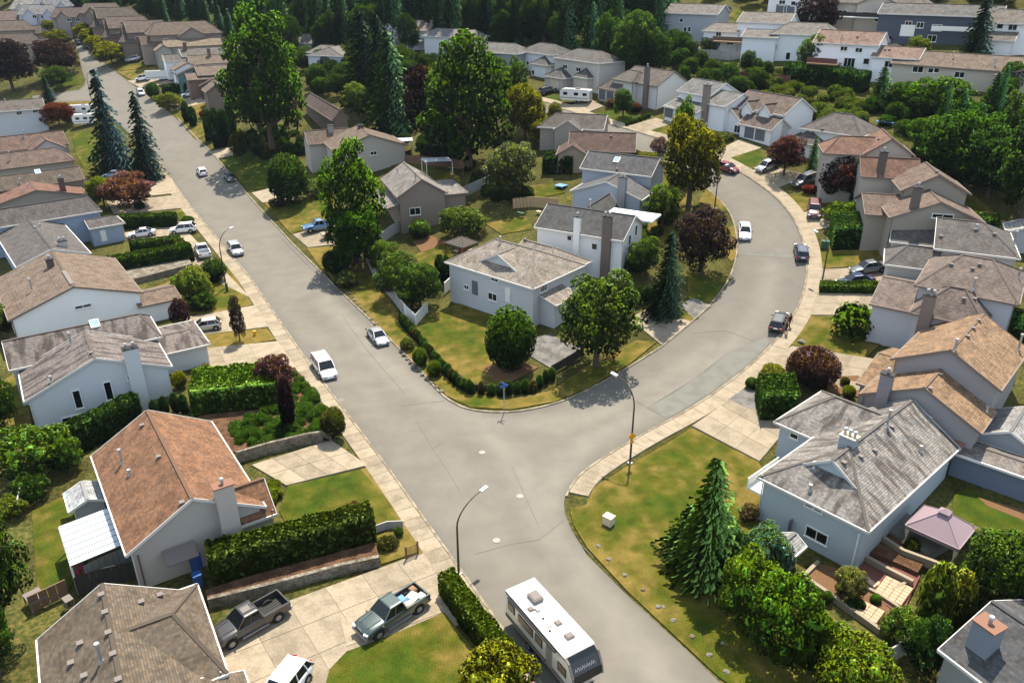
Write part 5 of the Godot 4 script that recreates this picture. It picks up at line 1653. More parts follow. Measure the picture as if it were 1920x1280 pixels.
	turf([-11.3,-100.6,-6,-104.4,0,-99,3.5,-95.6,0.3,-85.2,-0.3,-82.1,-3.7,-79.8,-7.4,-85.6,-14.1,-98.3],0.46,0.3)
	turf([-15.7,-120.6,-11.6,-125,-9.7,-121.1,-8.7,-113.3,-12.4,-112.6],0.22,0.2)
	turf([-4.5,-129.2,2.2,-130.1,3.5,-124.9,-1.7,-124.5],0.58,0.35)
	turf([2.4,-141.9,7.2,-141.3,9.3,-136.7,3.7,-135.9],0.46,0.3)
	turf([-29,-166.3,-21.9,-163.6,-10.2,-151.2,-8.7,-142.4,-18.8,-154.4],0.46,0.3)
	turf([24.7,-105,30.1,-102,27.3,-97.9,25.3,-96.1,23.5,-98.4],0.46,0.3)
	turf([32.2,-130.7,33.2,-126.3,34,-121.8,33,-120.6,30.2,-125.8],0.46,0.3)
	turf([32.1,-116.8,34,-116.2,32.3,-107.7,31,-106.2,30.6,-108.2],0.58,0.35)
	turf([17.2,-98.5,20.1,-99.2,23.6,-95.1,24,-93.4,22.5,-92.6,18,-97],0.58,0.35)
	turf([9.2,-134.6,26.2,-144.7,27.8,-137.1,29.4,-126,27,-117.5,21.4,-112.5,17,-122.5],0.58,0.35,0.06)
	turf([37,-90.8,44.4,-89.2,45,-85.2,40.4,-81.2,33.3,-85.3],0.46,0.3)
	turf([43.2,-106,52.3,-104.3,50.8,-100.2,41.8,-101.2],0.46,0.3)
	turf([42.6,-123.6,52.9,-122.3,51.5,-117.5,43.8,-117.7],0.46,0.3)
	turf([37.7,-140.9,44.1,-142.3,43.4,-135.7,39.7,-134.4],0.22,0.2)
	turf([25.5,-159.3,31.8,-160.3,37.3,-152.6,38.7,-149,36.5,-144.8],0.22,0.2)
	turf([15.7,-172.5,21.5,-173.4,25.8,-167.2,22.9,-164.3],0.22,0.2)
	turf([6.6,-187.4,10.4,-188.5,11,-184.5,9.5,-182.7],0.22,0.2)
	turf([61.7,-146.6,66.8,-140.5,67.3,-137.3,61,-134.5],0.22,0.2,0.06)
	turf([41.7,-59.8,43.9,-56.5,45.5,-54.4,43.1,-50.2,39.8,-52.9,37.7,-54.9,40,-58.9],0.22,0.2)
	sheet("yard",[41.9,-58.4,45.2,-56.3,44.8,-54.7,42.1,-57.3],0.14,mats["bark_mulch"])
	turf([22.6,-47.9,25.2,-43.6,27.6,-41.1,25.2,-38.9,22.9,-41.6,21.5,-45.7],0.46,0.3)
	turf([94.6,-169.3,105.5,-166.7,101.9,-159.9,93.4,-164.6],0.22,0.2)
	turf([56.1,-235.1,64.5,-231.6,66.3,-222.3,58.6,-224.1],0.22,0.2)
	turf([58.5,-115.1,67.9,-119.2,68.4,-107.5,62.5,-107],0.46,0.3,0.06)
	turf([-43.4,-58.2,-39.6,-63.1,-35.6,-56,-35.1,-48.1,-36.8,-47],0.22,0.2)
	turf([-60.2,-82.3,-60,-86.4,-51.3,-72.8,-54.2,-72.8],0.46,0.3)
	panels("driveway",[-22.8,-44,-6.9,-53,-2.2,-45.8,-17,-36],6,3,0.13)
	sheet("driveway",[-12.9,-45,-5.9,-48.7,-5.1,-45.9,-12,-42.5],0.165,mats["concrete1"],null,0.05)
	panels("driveway",[-25.7,-65.5,-18.8,-70,-14.2,-65.4,-21.4,-62.1],4,2)
	panels("driveway",[-41.4,-91.1,-30.6,-93.5,-26.3,-86.2,-37.1,-82.8],3,2)
	panels("driveway",[-45.4,-101.3,-36.8,-105.3,-33,-97.9,-42.8,-95.1],2,2)
	panels("driveway",[-70.8,-138,-63.5,-145.6,-38.3,-107.9,-49.7,-118.5],4,3)
	panels("driveway",[-82.6,-158.6,-68.3,-160.3,-64,-152.1,-77.3,-150.1],3,1)
	panels("driveway",[-84.2,-168.6,-74,-171.5,-68.9,-161.6,-81.5,-159.9],2,1)
	panels("driveway",[-38.5,-134,-30.4,-136.7,-27.9,-128.2,-34.3,-127.5],2,2)
	panels("driveway",[-52.4,-157.3,-45.6,-159.9,-41.2,-150.3,-48.5,-151.1],2,1)
	panels("driveway",[-70.9,-186.4,-61.4,-189,-58.5,-183.9,-66.6,-181],2,1)
	panels("driveway",[-96.6,-228.3,-85,-230.7,-82.2,-224.5,-91.4,-219.5],2,1)
	panels("driveway",[-115.7,-249.5,-99.4,-246.1,-96.9,-241.5,-108.7,-241.6],2,1)
	panels("driveway",[18.9,-71.5,24.6,-76.7,28.7,-70.6,24.2,-65.1],3,3)
	panels("driveway",[33.3,-85.1,41.3,-80.8,37.5,-75,26.9,-80.3],4,3)
	panels("driveway",[39.7,-95.9,49.6,-92.8,47.3,-88.5,37.1,-91],4,2)
	panels("driveway",[41.8,-101.1,51.5,-99.2,49.2,-93.4,39.9,-96.2],4,2)
	panels("driveway",[43.9,-117.4,48.1,-117.4,46.8,-111.9,43.8,-111.5],1,1)
	panels("driveway",[39.8,-134.3,43.6,-135.1,48.9,-129.2,42.1,-126.3],2,2)
	panels("driveway",[36.8,-144.5,41.9,-147.9,44.6,-142.8,37.7,-140.2],2,2)
	panels("driveway",[23.1,-162.7,29.1,-164.8,31.9,-160.6,25.7,-158.1],2,2)
	panels("driveway",[10.5,-179.5,17.6,-181.3,19.7,-176.2,14.7,-173.2],2,2)
	panels("driveway",[15.3,-95.1,18,-97,23,-92.7,18.4,-88.2],2,2)
	sheet("driveway",[1.7,-91.9,4.8,-92.9,8.9,-88.6,4.7,-84.5,0.8,-89.6],0.14,mats["gravel"])
	sheet("driveway",[22,-96.8,24.2,-98.3,26.1,-95.8,23.4,-93.2],0.14,mats["gravel"])
	sheet("driveway",[44.4,-89.2,46.2,-88.8,45.2,-86.7,43.7,-86.6],0.14,mats["gravel"])
	sheet("yard",[-3.5,-85.4,0,-87.5,3.2,-84.9,0,-81.9,-2.5,-82.6],0.15,mats["bark_mulch"])
	sheet("yard",[23.7,-76,26.2,-77.9,28,-75.9,25.7,-73.8],0.16,mats["gravel"])
	sheet("yard",[35.6,-80.3,39.3,-78.6,37.2,-74.5,33.8,-76.1],0.15,mats["bark_mulch"])
	sheet("yard",[-16.3,-125.7,-14.3,-128.1,-10.4,-124.1,-14.5,-121.3],0.15,mats["bark_mulch"])
	sheet("yard",[-29.1,-72.8,-27.4,-75,-25.3,-69.6,-28,-67.7],0.15,mats["gravel"])
	sheet("driveway",[43.4,-210,50.4,-217.7,51.6,-213.8,45.3,-205.1],0.1,mats["concrete1"])
	sheet("driveway",[43.4,-241.4,50.3,-246.6,52.5,-242.5,44.3,-236],0.1,mats["concrete1"])
	sheet("driveway",[78,-197.4,84.2,-191.7,85,-181.8,78.5,-182.4],0.1,mats["concrete1"])
	sheet("driveway",[63,-209.7,68.3,-212.4,68.9,-207.9,63.2,-204.7],0.1,mats["concrete1"])
	tag(part("manhole_cover",disc(0.34),mats["painted"],self,ground_at(0.74,-60.4,0.05)),"pale round manhole cover in the middle of the junction","manhole cover","pale round covers in the junction")
	tag(part("manhole_cover",disc(0.34),mats["painted"],self,ground_at(-3.01,-67.62,0.05)),"faded round manhole cover farther up the junction","manhole cover","pale round covers in the junction")
	tag(part("manhole_cover",disc(0.34),mats["painted"],self,ground_at(-1.33,-54.22,0.05)),"pale round manhole cover beside the lamp near the trailer","manhole cover","pale round covers in the junction")

func build_left_houses() -> void:
	house("house","taupe roofed house at the bottom left with a row of ridge vents",-26.98,0,-40.31,-31,rgb(176,170,162),rgb(108,95,80),rgb(192,190,184))
	block(-0.13,6.82,19,9.21,3.2,6)
	block(2.96,2.12,5.58,9.6,3.2,5.4,90,0,2.2)
	lean(5.11,11.27,9.3,3.27,2.6,3.6,90)
	vent(-0.28,5.91,-1.5)
	vent(-0.25,5.93,0.42)
	vent(-0.29,5.9,2.43)
	vent(-0.25,5.93,4.52)
	vent(-0.22,5.95,6.83)
	vent(1.95,4.74,-0.83)
	vent(3.19,3.98,-1.8)
	vent(-2.05,4.83,1.22)
	vent(-2.75,4.41,2.22)
	vent(-2.08,4.82,4.23)
	pipe(-0.97,5.49,4.2,1.4)
	done()
	house("house","orange brown roofed house with a beige wall chimney and a white patio cover",-29.24,0.01,-57.69,-34,rgb(168,164,158),rgb(134,96,68),rgb(192,190,184))
	block(-0.33,-0.2,16.35,10.86,3.9,7)
	block(3.96,5.78,3.74,4.8,3,5.2,90)
	chimney(2.04,8.11,-0.3,7.4,1.5,0.9,siding(rgb(176,170,162)),0,1,"terracotta")
	vent(-1.22,6.49,-6.49)
	vent(-1.13,6.54,-0.18)
	vent(-1.07,6.58,7.62)
	pipe(-3.74,5.05,-3.61,1.3)
	pipe(-3.56,5.16,-1.18,0.4)
	door(-1.03,-0.45,7.7,0,0.9,2,"blue_door")
	slab_on_house("door_awning",-2.07,2.7,8.53,2.4,0.12,1.5,0,mats["vent"],20)
	slab_on_house("awning_wall",0.91,0.2,7.73,0.5,0.6,0.25,0,mats["vent"])
	slab_on_house("downpipe",-4.97,1.6,7.78,0.1,3.6,0.1,0,mats["brown_door"])
	done()
	house("house","white split level house with long mossy roofs and a skylight on the left street",-45.79,0.01,-78.03,-33,rgb(196,202,206),rgb(120,111,106),rgb(192,190,184),true)
	block(-0.21,-0.16,8.16,14.41,4.3,7.3)
	block(-0.33,-7.09,15.76,7.3,4.9,6.9,90,0,1.6)
	block(9.31,-6.99,6.5,8.5,2.9,3.5,90,1.2,1.2)
	chimney(3.23,4.05,-0.3,7.6,1.5,0.9,siding(rgb(196,202,206)),0,2,"dark_metal")
	skylight(1.14,6.8,-6.91,0,28.7)
	pipe(-1.82,6.63,-2.78,1.3)
	pipe(-4.6,5.47,3.32,0.6)
	vent(-0.39,7.23,2.41)
	window(-2.72,2.99,3.64,0,0.8,2.2,0)
	window(0.32,3.11,3.64,0,0.8,2.2,0)
	window(-3.74,0.83,3.64,0,1.9,0.9,1)
	window(2.87,4.06,3.64,0,1.1,0.6,0)
	slab_on_house("foundation_band",-0.21,0.25,3.67,12.41,0.9,0.2,0,mats["wall_concrete"])
	done()
	house("house","tan brown gabled house with a white gable and two steel roof pipes",-60.78,0.03,-102.07,-36,rgb(236,238,238),rgb(122,104,89),rgb(112,98,88))
	block(-0.45,-0.3,17.08,15.86,4.5,7.2)
	block(9.28,5.74,5.6,6.2,2.8,3.6,90)
	chimney(-1.48,-2.7,6.05,7.9,0.9,0.7,siding(rgb(90,74,66)),0,1,"dark_metal")
	pipe(-4.7,5.75,2.52,1.6)
	window(0.1,4.21,7.96,0,2,0.5,1)
	slab_on_house("ridge_strip",-0.45,7.27,4.24,0.5,0.06,6,0,mats["vent"])
	done()
	house("house","slate grey house with blue grey walls stepping down to a small porch roof",-74.92,0.07,-125.93,-38,rgb(150,166,186),rgb(96,91,89),rgb(192,190,184))
	block(-0.17,-9.5,17.18,6.5,5.2,7.4,90,0,1.2)
	block(-2.9,2.72,19.95,10.25,3.9,5.7)
	block(8.12,-5.45,5.8,5.6,3.4,4.3,90,0,1.5)
	chimney(-0.97,10.29,4.22,5.9,1.2,0.8,siding(rgb(178,174,168)),0,2,"dark_metal")
	pipe(-3.05,5.64,0.91,0.6)
	pipe(-1.94,5.37,-1.88,0.4)
	door(7.27,0.68,-3.08,0,0.9,2,"white")
	done()
	house("house","small reddish brown roofed house with a dark brick chimney",-90.82,0.25,-154.31,-36,rgb(146,140,130),rgb(122,86,70),rgb(112,98,88))
	block(-3.15,3.09,8,16.69,3.8,5.9)
	chimney(1.39,6.01,3.96,7.2,1,0.8,siding(rgb(96,72,62)),0,1,"dark_metal")
	pipe(-3.86,5.72,2.83,0.5)
	pipe(-5.25,5.37,4.03,0.4)
	done()
	house("house","brown roofed house with a small skylight beside the reddish one",-97.2,0.35,-162.83,-37,rgb(150,140,128),rgb(99,86,75),rgb(112,98,88))
	block(-2.58,7.29,17.63,7,5,7,90)
	skylight(-1.18,6.93,7.41,0,29.7)
	pipe(-4.75,5.69,9.58,0.8)
	block(6.34,7.79,4.2,8,3,4,90)
	done()
	house("house","long brown roof with a pale hip ridge and a white fascia by the spruces",-110.98,0.93,-184.94,-37,rgb(168,160,150),rgb(113,94,84),rgb(112,98,88))
	block(-3.95,11.38,20,9,4.2,6.6,90,0,2.5)
	pipe(-5.76,5.4,13.62,1.8)
	done()
	house("house","brown house with a cross gable and two thin chimneys near the red shrub",-119.82,1.94,-201.68,-37,rgb(190,190,190),rgb(116,92,82),rgb(112,98,88))
	block(-3.48,16.6,16,8,4.2,6.8,90)
	block(-0.23,19.9,6.6,7.5,4,6.2)
	pipe(-3.55,6.36,17.27,1.4)
	done()
	house("house","grey roofed white house at the mouth of the side street",-137.59,4.89,-230.77,-30,rgb(196,200,205),rgb(108,101,94),rgb(192,190,184))
	block(-3.46,14.58,17,8,4.6,6.8,90)
	pipe(-3.68,6.58,14.98,0.6)
	window(-1.18,3.82,18.15,0,1.3,1,1)
	window(2.57,4.05,18.15,0,1.2,1,1)
	done()
	house("house","first brown row house behind the dark purple trees",-165.88,13.74,-286.4,-28,rgb(150,138,126),rgb(87,77,68),rgb(112,98,88),false,"brown row houses along the far left street")
	block(-1.5,0,15,10,6,9,90,0,2.5)
	block(4.5,0,7,6.8,4.6,7.2,90)
	window(0.94,4.3,4.57,0,1.2,1,1)
	done()
	house("house","second brown row house behind the purple trees",-177.73,16.59,-304.97,-28,rgb(150,140,130),rgb(99,86,75),rgb(112,98,88),false,"brown row houses along the far left street")
	block(-1.5,0,15,10,6,9,90,0,2.5)
	block(4.5,0,7,6.8,4.6,7.2,90)
	window(0.99,4.14,4.57,0,1.2,1,1)
	done()
	house("house","third brown row house on the far left edge",-187.34,18.99,-320.35,-28,rgb(160,150,140),rgb(110,94,86),rgb(112,98,88),false,"brown row houses along the far left street")
	block(-1.5,0,15,10,6,9,90,0,2.5)
	block(4.5,0,7,6.8,4.6,7.2,90)
	window(1.03,4.02,4.57,0,1.2,1,1)
	done()
	house("house","brown twin gabled house closing the end of the left street",-158.86,21.01,-310.94,-20,rgb(150,140,132),rgb(94,79,73),rgb(112,98,88))
	block(0,0,14,10,5.6,8.6,90,2,2)
	block(-3,2.5,7,5,5,7.6)
	block(3.25,2.3,6.6,4.5,5,7.4)
	window(-1,4.75,5.72,0,1.4,1.2,1)
	window(1.69,4.66,5.32,0,1.4,1.2,1)
	done()
	house("house","pale grey house with a white gable at the far end of the left street",-178.47,21.36,-324.28,-25,rgb(190,195,205),rgb(120,120,122),rgb(192,190,184))
	block(0,0,14,10,5.6,8.6,90,2,2)
	block(-3,2.5,7,5,5,7.6)
	block(3.25,2.3,6.6,4.5,5,7.4)
	window(-1.38,4.66,5.72,0,1.4,1.2,1)
	window(1.33,4.53,4.57,0,1.4,1.2,1)
	done()
	house("house","brown gabled house right of the street end",-147.87,22.49,-310.02,-20,rgb(140,128,120),rgb(99,86,75),rgb(112,98,88))
	block(0,0,14,10,5.6,8.6,90,2,2)
	block(-3,2.5,7,5,5,7.6)
	block(3.25,2.3,6.6,4.5,5,7.4)
	window(-1.14,4.73,5.72,0,1.4,1.2,1)
	window(1.57,4.66,5.32,0,1.4,1.2,1)
	done()
	house("house","pale roofed house at the top left corner",-186.52,22.72,-334.53,-20,rgb(190,190,190),rgb(137,134,129),rgb(192,190,184))
	block(0,0,14,10,5.6,8.6,90,2,2)
	block(-3,2.5,7,5,5,7.6)
	block(3.25,2.3,6.6,4.5,5,7.4)
	window(-0.93,4.57,5.49,90,1.4,1.2,1)
	window(1.91,4.51,5.32,0,1.4,1.2,1)
	done()
	house("house","grey blue roofed house on the top edge at far left",-176.14,23.61,-331.7,-20,rgb(190,195,200),rgb(120,123,129),rgb(192,190,184))
	block(0,0,14,10,5.6,8.6,90,2,2)
	block(-3,2.5,7,5,5,7.6)
	block(3.25,2.3,6.6,4.5,5,7.4)
	window(-1.01,4.59,5.72,0,1.4,1.2,1)
	window(1.81,4.52,5.32,0,1.4,1.2,1)
	done()

func build_middle_houses() -> void:
	house("house","first large brown house behind the yellow street trees",-138.16,21.05,-298.42,-29,rgb(128,112,100),rgb(87,77,68),rgb(112,98,88),false,"large brown houses beyond the yellow trees")
	block(1,0,14,10,6,9.2,90,0,2.5)
	block(-4,-0.75,6,6.5,5.4,8.6,90)
	block(-5.75,2.7,5.5,5.4,3.4,5.6,90,1.5,0)
	window(-3.12,3.96,4.57,0,1.3,1.2,1)
	done()
	house("house","second large brown house behind the yellow street trees",-128.05,18.96,-284,-29,rgb(128,114,104),rgb(101,86,77),rgb(112,98,88),false,"large brown houses beyond the yellow trees")
	block(1,0,14,10,6,9.2,90,0,2.5)
	block(-4,-0.75,6,6.5,5.4,8.6,90)
	block(-5.75,2.7,5.5,5.4,3.4,5.6,90,1.5,0)
	window(-3.05,4.11,4.57,0,1.3,1.2,1)
	done()
	house("house","third large brown house with a steep gable by the street trees",-118.63,18.27,-275.53,-29,rgb(126,112,102),rgb(104,91,80),rgb(112,98,88),false,"large brown houses beyond the yellow trees")
	block(1,0,14,10,6,9.2,90,0,2.5)
	block(-4,-0.75,6,6.5,5.4,8.6,90)
	block(-5.75,2.7,5.5,5.4,3.4,5.6,90,1.5,0)
	window(-3.05,4.19,4.57,0,1.3,1.2,1)
	done()
	house("house","long brown hip roofed house next to the dark woods",-106.67,18.2,-268.12,-29,rgb(140,128,118),rgb(106,92,80),rgb(112,98,88),false,"large brown houses beyond the yellow trees")
	block(3,0,22,11,6,9.4,90,3,4)
	block(-7.25,3,6.5,6,3.4,6,90)
	block(4.5,4.6,5.2,9,5.4,8)
	window(-3.18,4.3,5.07,0,1.3,1.2,1)
	done()
	house("house","low tan roofed house in front of the long brown one",-101.05,17.5,-262.98,-29,rgb(150,150,142),rgb(135,120,101),rgb(112,98,88))
	block(1.5,0,17,7.2,3.6,5.4,90)
	block(-7.5,2,6,5,2.8,4.4)
	done()
	house("house","house with a pale grey roof and white gable in the left middle distance",-90.63,15.93,-253.54,-29,rgb(236,238,238),rgb(106,101,96),rgb(192,190,184))
	block(0.5,0,19,8,3.6,5.4,90)
	block(-11,2,6,6,2.6,4.2,90)
	chimney(-7.2,0.58,4.34,7,1,0.8,siding(rgb(110,84,74)),0,0,"dark_metal")
	window(-6.4,2.83,3.57,0,1.4,1,1)
	vent(2.25,4.9,1.12)
	done()
	house("house","brown roofed house with a small brick chimney in the left middle distance",-85.73,14.57,-246.33,-29,rgb(236,238,238),rgb(116,101,87),rgb(112,98,88))
	block(0,0.25,18,8.5,3.6,5.6,90)
	block(-10,3.25,6.5,8,2.6,4.4)
	chimney(-2.97,0.95,4.47,7.2,0.9,0.7,siding(rgb(120,90,78)),0,0,"dark_metal")
	done()
	house("house","house with a brown gable roof and teal garage wall",-91.42,12.94,-240.88,-29,rgb(90,130,130),rgb(111,96,84),rgb(112,98,88))
	block(0,0,12,12,3,5.4)
	done()
	house("house","brown roofed house with a skylight spot left of the tall maple",-79.58,12.98,-237.06,-29,rgb(120,100,88),rgb(120,104,91),rgb(112,98,88))
	block(-1,0.3,18,8.6,3.4,5.4,90)
	chimney(0.87,3.55,3.09,7.4,0.9,0.8,siding(rgb(70,56,50)),0,0,"dark_metal")
	skylight(1.33,4.92,1.33,0,24.9)
	block(-9.5,2.25,7,6.5,2.5,4,90)
	done()
	house("house","shed like brown roofed garage beside the long low hedge",-83.81,11.24,-230.41,-29,rgb(84,66,56),rgb(103,87,77),rgb(112,98,88))
	block(0,0,7,7,2.8,4.4)
	done()
	house("house","brown house with a white ridge line partly behind the tall maple",-74.25,10.58,-222.73,-29,rgb(130,112,100),rgb(116,99,89),rgb(112,98,88))
	block(0,0,16,10,3.4,5.8,90,2,0)
	block(-6,3.25,6.5,6,3.6,5.6)
	done()
	house("house","brown roofed house behind the tall maple with a steel flue",-43,8.98,-189.22,-26,rgb(120,104,94),rgb(103,84,77),rgb(112,98,88))
	block(0.72,-4.06,28.07,4.03,4,6.2)
	done()
	house("house","beige gabled house with a brown roof, grey chimney and roof windows",-32.33,6.66,-165.47,-24,rgb(178,172,162),rgb(113,96,84),rgb(112,98,88))
	block(1.44,1.93,10.7,14.93,4.6,7.2)
	block(-4.62,-5.17,9.2,6.5,4.4,6.6,90)
	chimney(-3.78,-4.73,5.5,7.4,1.1,0.9,siding(rgb(150,146,138)),0,0,"dark_metal")
	chimney(1.53,-0.49,6.37,7.8,1.1,0.8,siding(rgb(100,80,70)),0,0,"dark_metal")
	vent(1.26,7.14,6.49)
	window(1.93,3.49,7,0,1.4,0.8,1)
	done()
	house("house","taupe walled house with a grey roof and white framed windows behind the grey fence",-18.58,4.74,-140.85,-20,rgb(138,124,112),rgb(135,129,123),rgb(112,98,88))
	block(-0.1,4.18,13.5,8.61,4.8,7.5)
	block(5.46,4.83,5.5,9.8,4.2,5,90,0,1)
	lean(-5.3,4.73,11.6,2.6,2.9,3.6,-90,2.5)
	window(-1.48,2.1,10.65,0,1.9,1.3,1)
	window(7.78,2.47,1.63,90,1.4,1.9,0)
	window(-3.97,2.43,-0.84,-90,1.4,1.4,1)
	window(-3.97,3.12,5.56,-90,1.2,1.6,0)
	pipe(-0.79,7.06,9.26,1.2)
	pipe(-1.85,6.4,0.01,0.5)
	done()
	house("house","corner house with a pale grey hip roof and light blue grey siding",1.87,2.49,-106.02,40,rgb(192,195,198),rgb(148,138,127),rgb(192,190,184))
	block(0.4,2.8,15.74,11.5,4.8,7.6,90,4.5,4.5)
	block(3.65,-0.47,8.76,8.6,4.8,7.2,90,0,3.6)
	lean(9.17,4.33,5,3,2.6,3.4,90)
	block(0.78,4.82,4.05,6.8,5.6,7.3,0,0,0,5)
	window(1.39,4.3,8.12,0,1.3,0.7,1)
	window(0.98,1.67,8.12,0,1.6,1.1,1)
	window(-3.81,1.83,8.12,0,0.9,0.7,1)
	window(7.84,4.04,5.86,90,1.4,1.1,2)
	door(-2.24,1.13,8.12,0,1,2,"grey_door")
	door(3.7,1.63,8.12,0,0.9,2,"white")
	pipe(-1.85,7.39,3.23,0.8)
	vent(-0.36,7.17,-0.41)
	done()
	house("house","white house with a dark slate roof and a brick wall chimney beside the corner house",10.53,4.51,-112.61,28,rgb(232,233,232),rgb(80,80,80),rgb(192,190,184))
	block(1.07,0.18,13.73,9,5.6,8,90)
	block(-0.18,-5.82,9,4.23,5.4,7.8)
	slab_on_house("flat_roof",5.53,6.3,-5.32,7.5,0.25,4.2,0,mats["white"])
	chimney(5.41,4.56,-0.3,8.7,1.25,0.7,siding(rgb(112,98,88)),0,2,"dark_metal")
	window(-0.35,4.65,4.25,0,0.8,0.8,0)
	window(-2.65,2.35,4.25,0,1.2,1,1)
	window(3.55,3.99,4.25,0,0.9,1,0)
	chimney(0.9,4.51,-0.3,8,0.9,0.6,siding(rgb(238,237,232)),0,1,"dark_metal")
	pipe(0.06,7.53,-1.89,1.2)
	window(7.65,4.75,1.43,90,1,1.6,0)
	window(7.65,5.47,-1.05,90,1,1.6,0)
	done()
	house("house","grey blue split level house with two dark slate roofs above the flat white roof",15.17,7.05,-124.24,28,rgb(166,174,184),rgb(89,89,91),rgb(192,190,184))
	block(-0.02,-2.2,6,12.2,4.4,6.6)
	block(-1,-9.26,12.56,7.5,6.6,8.8,90)
	chimney(2.76,0.93,-0.3,7.6,1.2,0.9,siding(rgb(140,140,142)),0,1,"dark_metal")
	vent(-0.88,6.92,-6.04)
	skylight(-1.68,8.03,-7.94,0,30.4)
	done()
	house("house","chocolate brown roofed bungalow with two small flues below the curved road",15.31,10.33,-143.73,8,rgb(150,134,116),rgb(96,75,65),rgb(112,98,88))
	block(0.72,-5.74,12.28,8.5,3.4,6,90)
	block(-4.42,-3.99,8,6,2.8,4.6)
	vent(2.27,5.4,-4.76)
	done()
	house("house","grey hip roofed house with a small dark gable by the curved road",12.25,11.78,-155.06,15,rgb(160,152,142),rgb(96,89,84),rgb(192,190,184))
	block(-1.2,-4.32,13,8,4,6.2,90,3,0)
	block(-1.45,-2.22,6.2,5.5,4,5.8)
	done()

func build_right_houses() -> void:
	house("house","pale grey roofed house with blue grey siding and a three flue chimney",29.47,0.33,-57.23,48,rgb(174,186,194),rgb(138,133,127),rgb(192,190,184),true)
	block(-0.28,-2.25,17.58,9.86,4.6,7.6,0,0,5.4)
	block(-0.28,-0.55,8.98,5.8,5.7,7.62,0,0,0,5)
	slab_on_house("deck",-5.71,2.3,3.14,1.6,0.2,5,0,mats["white"])
	slab_on_house("deck_rail",-6.51,2.9,3.14,0.08,0.9,5,0,mats["white"])
	block(-4.63,-7.32,9.24,9.13,4.5,7,90,3.4,0)
	chimney(-0.66,0.55,6.57,8.3,1.3,0.9,siding(rgb(150,158,164)),0,3,"cream")
	vent(1,6.82,-1.19)
	vent(0.75,6.97,0.85)
	vent(0.36,7.2,3.09)
	vent(0.45,7.15,-5.44)
	pipe(0.12,7.35,-5.12,1.5)
	pipe(-1.71,6.11,3.82,0.4)
	pipe(-0.92,5.11,5.61,0.4)
	pipe(2.95,5.63,-6.17,0.4)
	window(0.59,1.58,6.11,0,2,1.1,1)
	window(-7.23,3.65,-3.19,0,0.9,0.6,0)
	window(-0.11,4.18,6.11,0,1.6,0.7,1)
	slab_on_house("downpipe",3.94,1.8,6.34,0.1,4.2,0.1,0,mats["white"])
	done()
	house("house","tan roofed split level house with grey stucco walls and a wall chimney on the right",42.98,2.43,-70.95,42,rgb(150,146,146),rgb(144,116,88),rgb(112,98,88))
	block(0.68,5.37,5.2,10.87,4.2,6.9)
	block(1.12,-2.52,11.47,9.86,6.6,9.2)
	block(-4.11,-1.67,4.6,11.17,3.2,4.6,90)
	chimney(-2.6,8.05,-0.3,7.2,1.1,0.8,siding(rgb(128,124,128)),0,1,"dark_metal")
	window(-0.31,3.78,7.69,0,0.8,1.3,1)
	window(1.53,3.46,7.69,0,0.8,1.3,1)
	vent(1.25,9.13,-6.04)
	vent(1.37,9.07,-3.69)
	vent(1.45,9.03,-1.35)
	vent(0.98,6.75,4.02)
	vent(1.13,6.68,7.52)
	pipe(1.34,9.08,2.59,1)
	pipe(5.24,7.02,-6.56,1.6)
	pipe(5.46,4.53,3.93,0.4)
	slab_on_house("door_awning",3.59,2.3,8.27,3.0,0.12,1.3,0,mats["terracotta"],24)
	done()
	house("house","brown grey hip roofed house with two tiers of roof above two driveways",50.36,6.58,-81.98,34,rgb(186,188,192),rgb(118,104,96),rgb(112,98,88))
	block(0.1,-3.82,10.19,11.46,5.6,8.2,90,3.6,3.6)
	block(-0.75,2.41,7.49,7,3.8,6.4,90,3,3)
	block(-5.99,-2.32,6,11.46,2.9,4.4,90)
	chimney(-2.88,5.89,-0.3,6.2,1.2,0.9,siding(rgb(120,108,100)),0,2,"dark_metal")
	vent(-0.03,7.3,-1.84)
	vent(0.49,7.67,-2.65)
	vent(0.14,5.58,3.5)
	vent(1.1,5.45,2.64)
	vent(-2.19,7.34,-1.92)
	pipe(0.63,6.02,0.98,1.2)
	pipe(4.43,6.15,-5.47,1)
	window(-2.42,4.48,1.48,0,1,0.6,0)
	done()
	house("house","dark grey hip roofed house with a stepped garage roof",56.14,8.34,-95.48,24,rgb(196,194,186),rgb(99,94,91),rgb(192,190,184))
	block(1.55,-0.7,9.18,11.08,5,7.4,90,0,4)
	block(-5.14,3.93,6.2,6.6,3,4.8,90,2.4,0)
	block(-4.84,-3.1,6,7.08,3.9,5.4,90)
	vent(1.34,6.69,0.93)
	vent(-2.39,5.91,2.72)
	vent(3.37,6.53,1.31)
	pipe(6.1,5.02,-1.5,1.4)
	pipe(1.44,6.87,0.53,0.4)
	window(1.07,4.32,4.4,0,1,0.7,0)
	done()
	house("house","brown two tier house with a dark chimney in front of the leafy slope",55.52,11.38,-104.6,12,rgb(150,142,128),rgb(115,96,84),rgb(112,98,88))
	block(1.16,-3.97,7.5,8.73,5.6,8)
	block(0.3,2.31,7.06,11.42,3.5,5.9)
	block(-4.96,-1.97,5.5,8.5,2.8,4.6,90)
	chimney(-2.56,4.98,3.9,7.4,1,0.8,siding(rgb(100,90,84)),0,1,"dark_metal")
	vent(1.1,7.97,-1.61)
	vent(1.75,5.29,-1.14)
	window(0.89,4.01,5.56,0,2.6,0.6,1)
	done()
	house("house","reddish brown hip and gable house behind the purple plum tree",54.95,13.84,-119.8,12,rgb(176,168,156),rgb(125,92,75),rgb(112,98,88))
	block(0.93,-1.12,8,7.06,5.4,7.8)
	block(-4.35,-1.12,7.5,7,5.2,7.2,90,2.5,0)
	block(0.4,5.38,8,6,3.4,5.6,90)
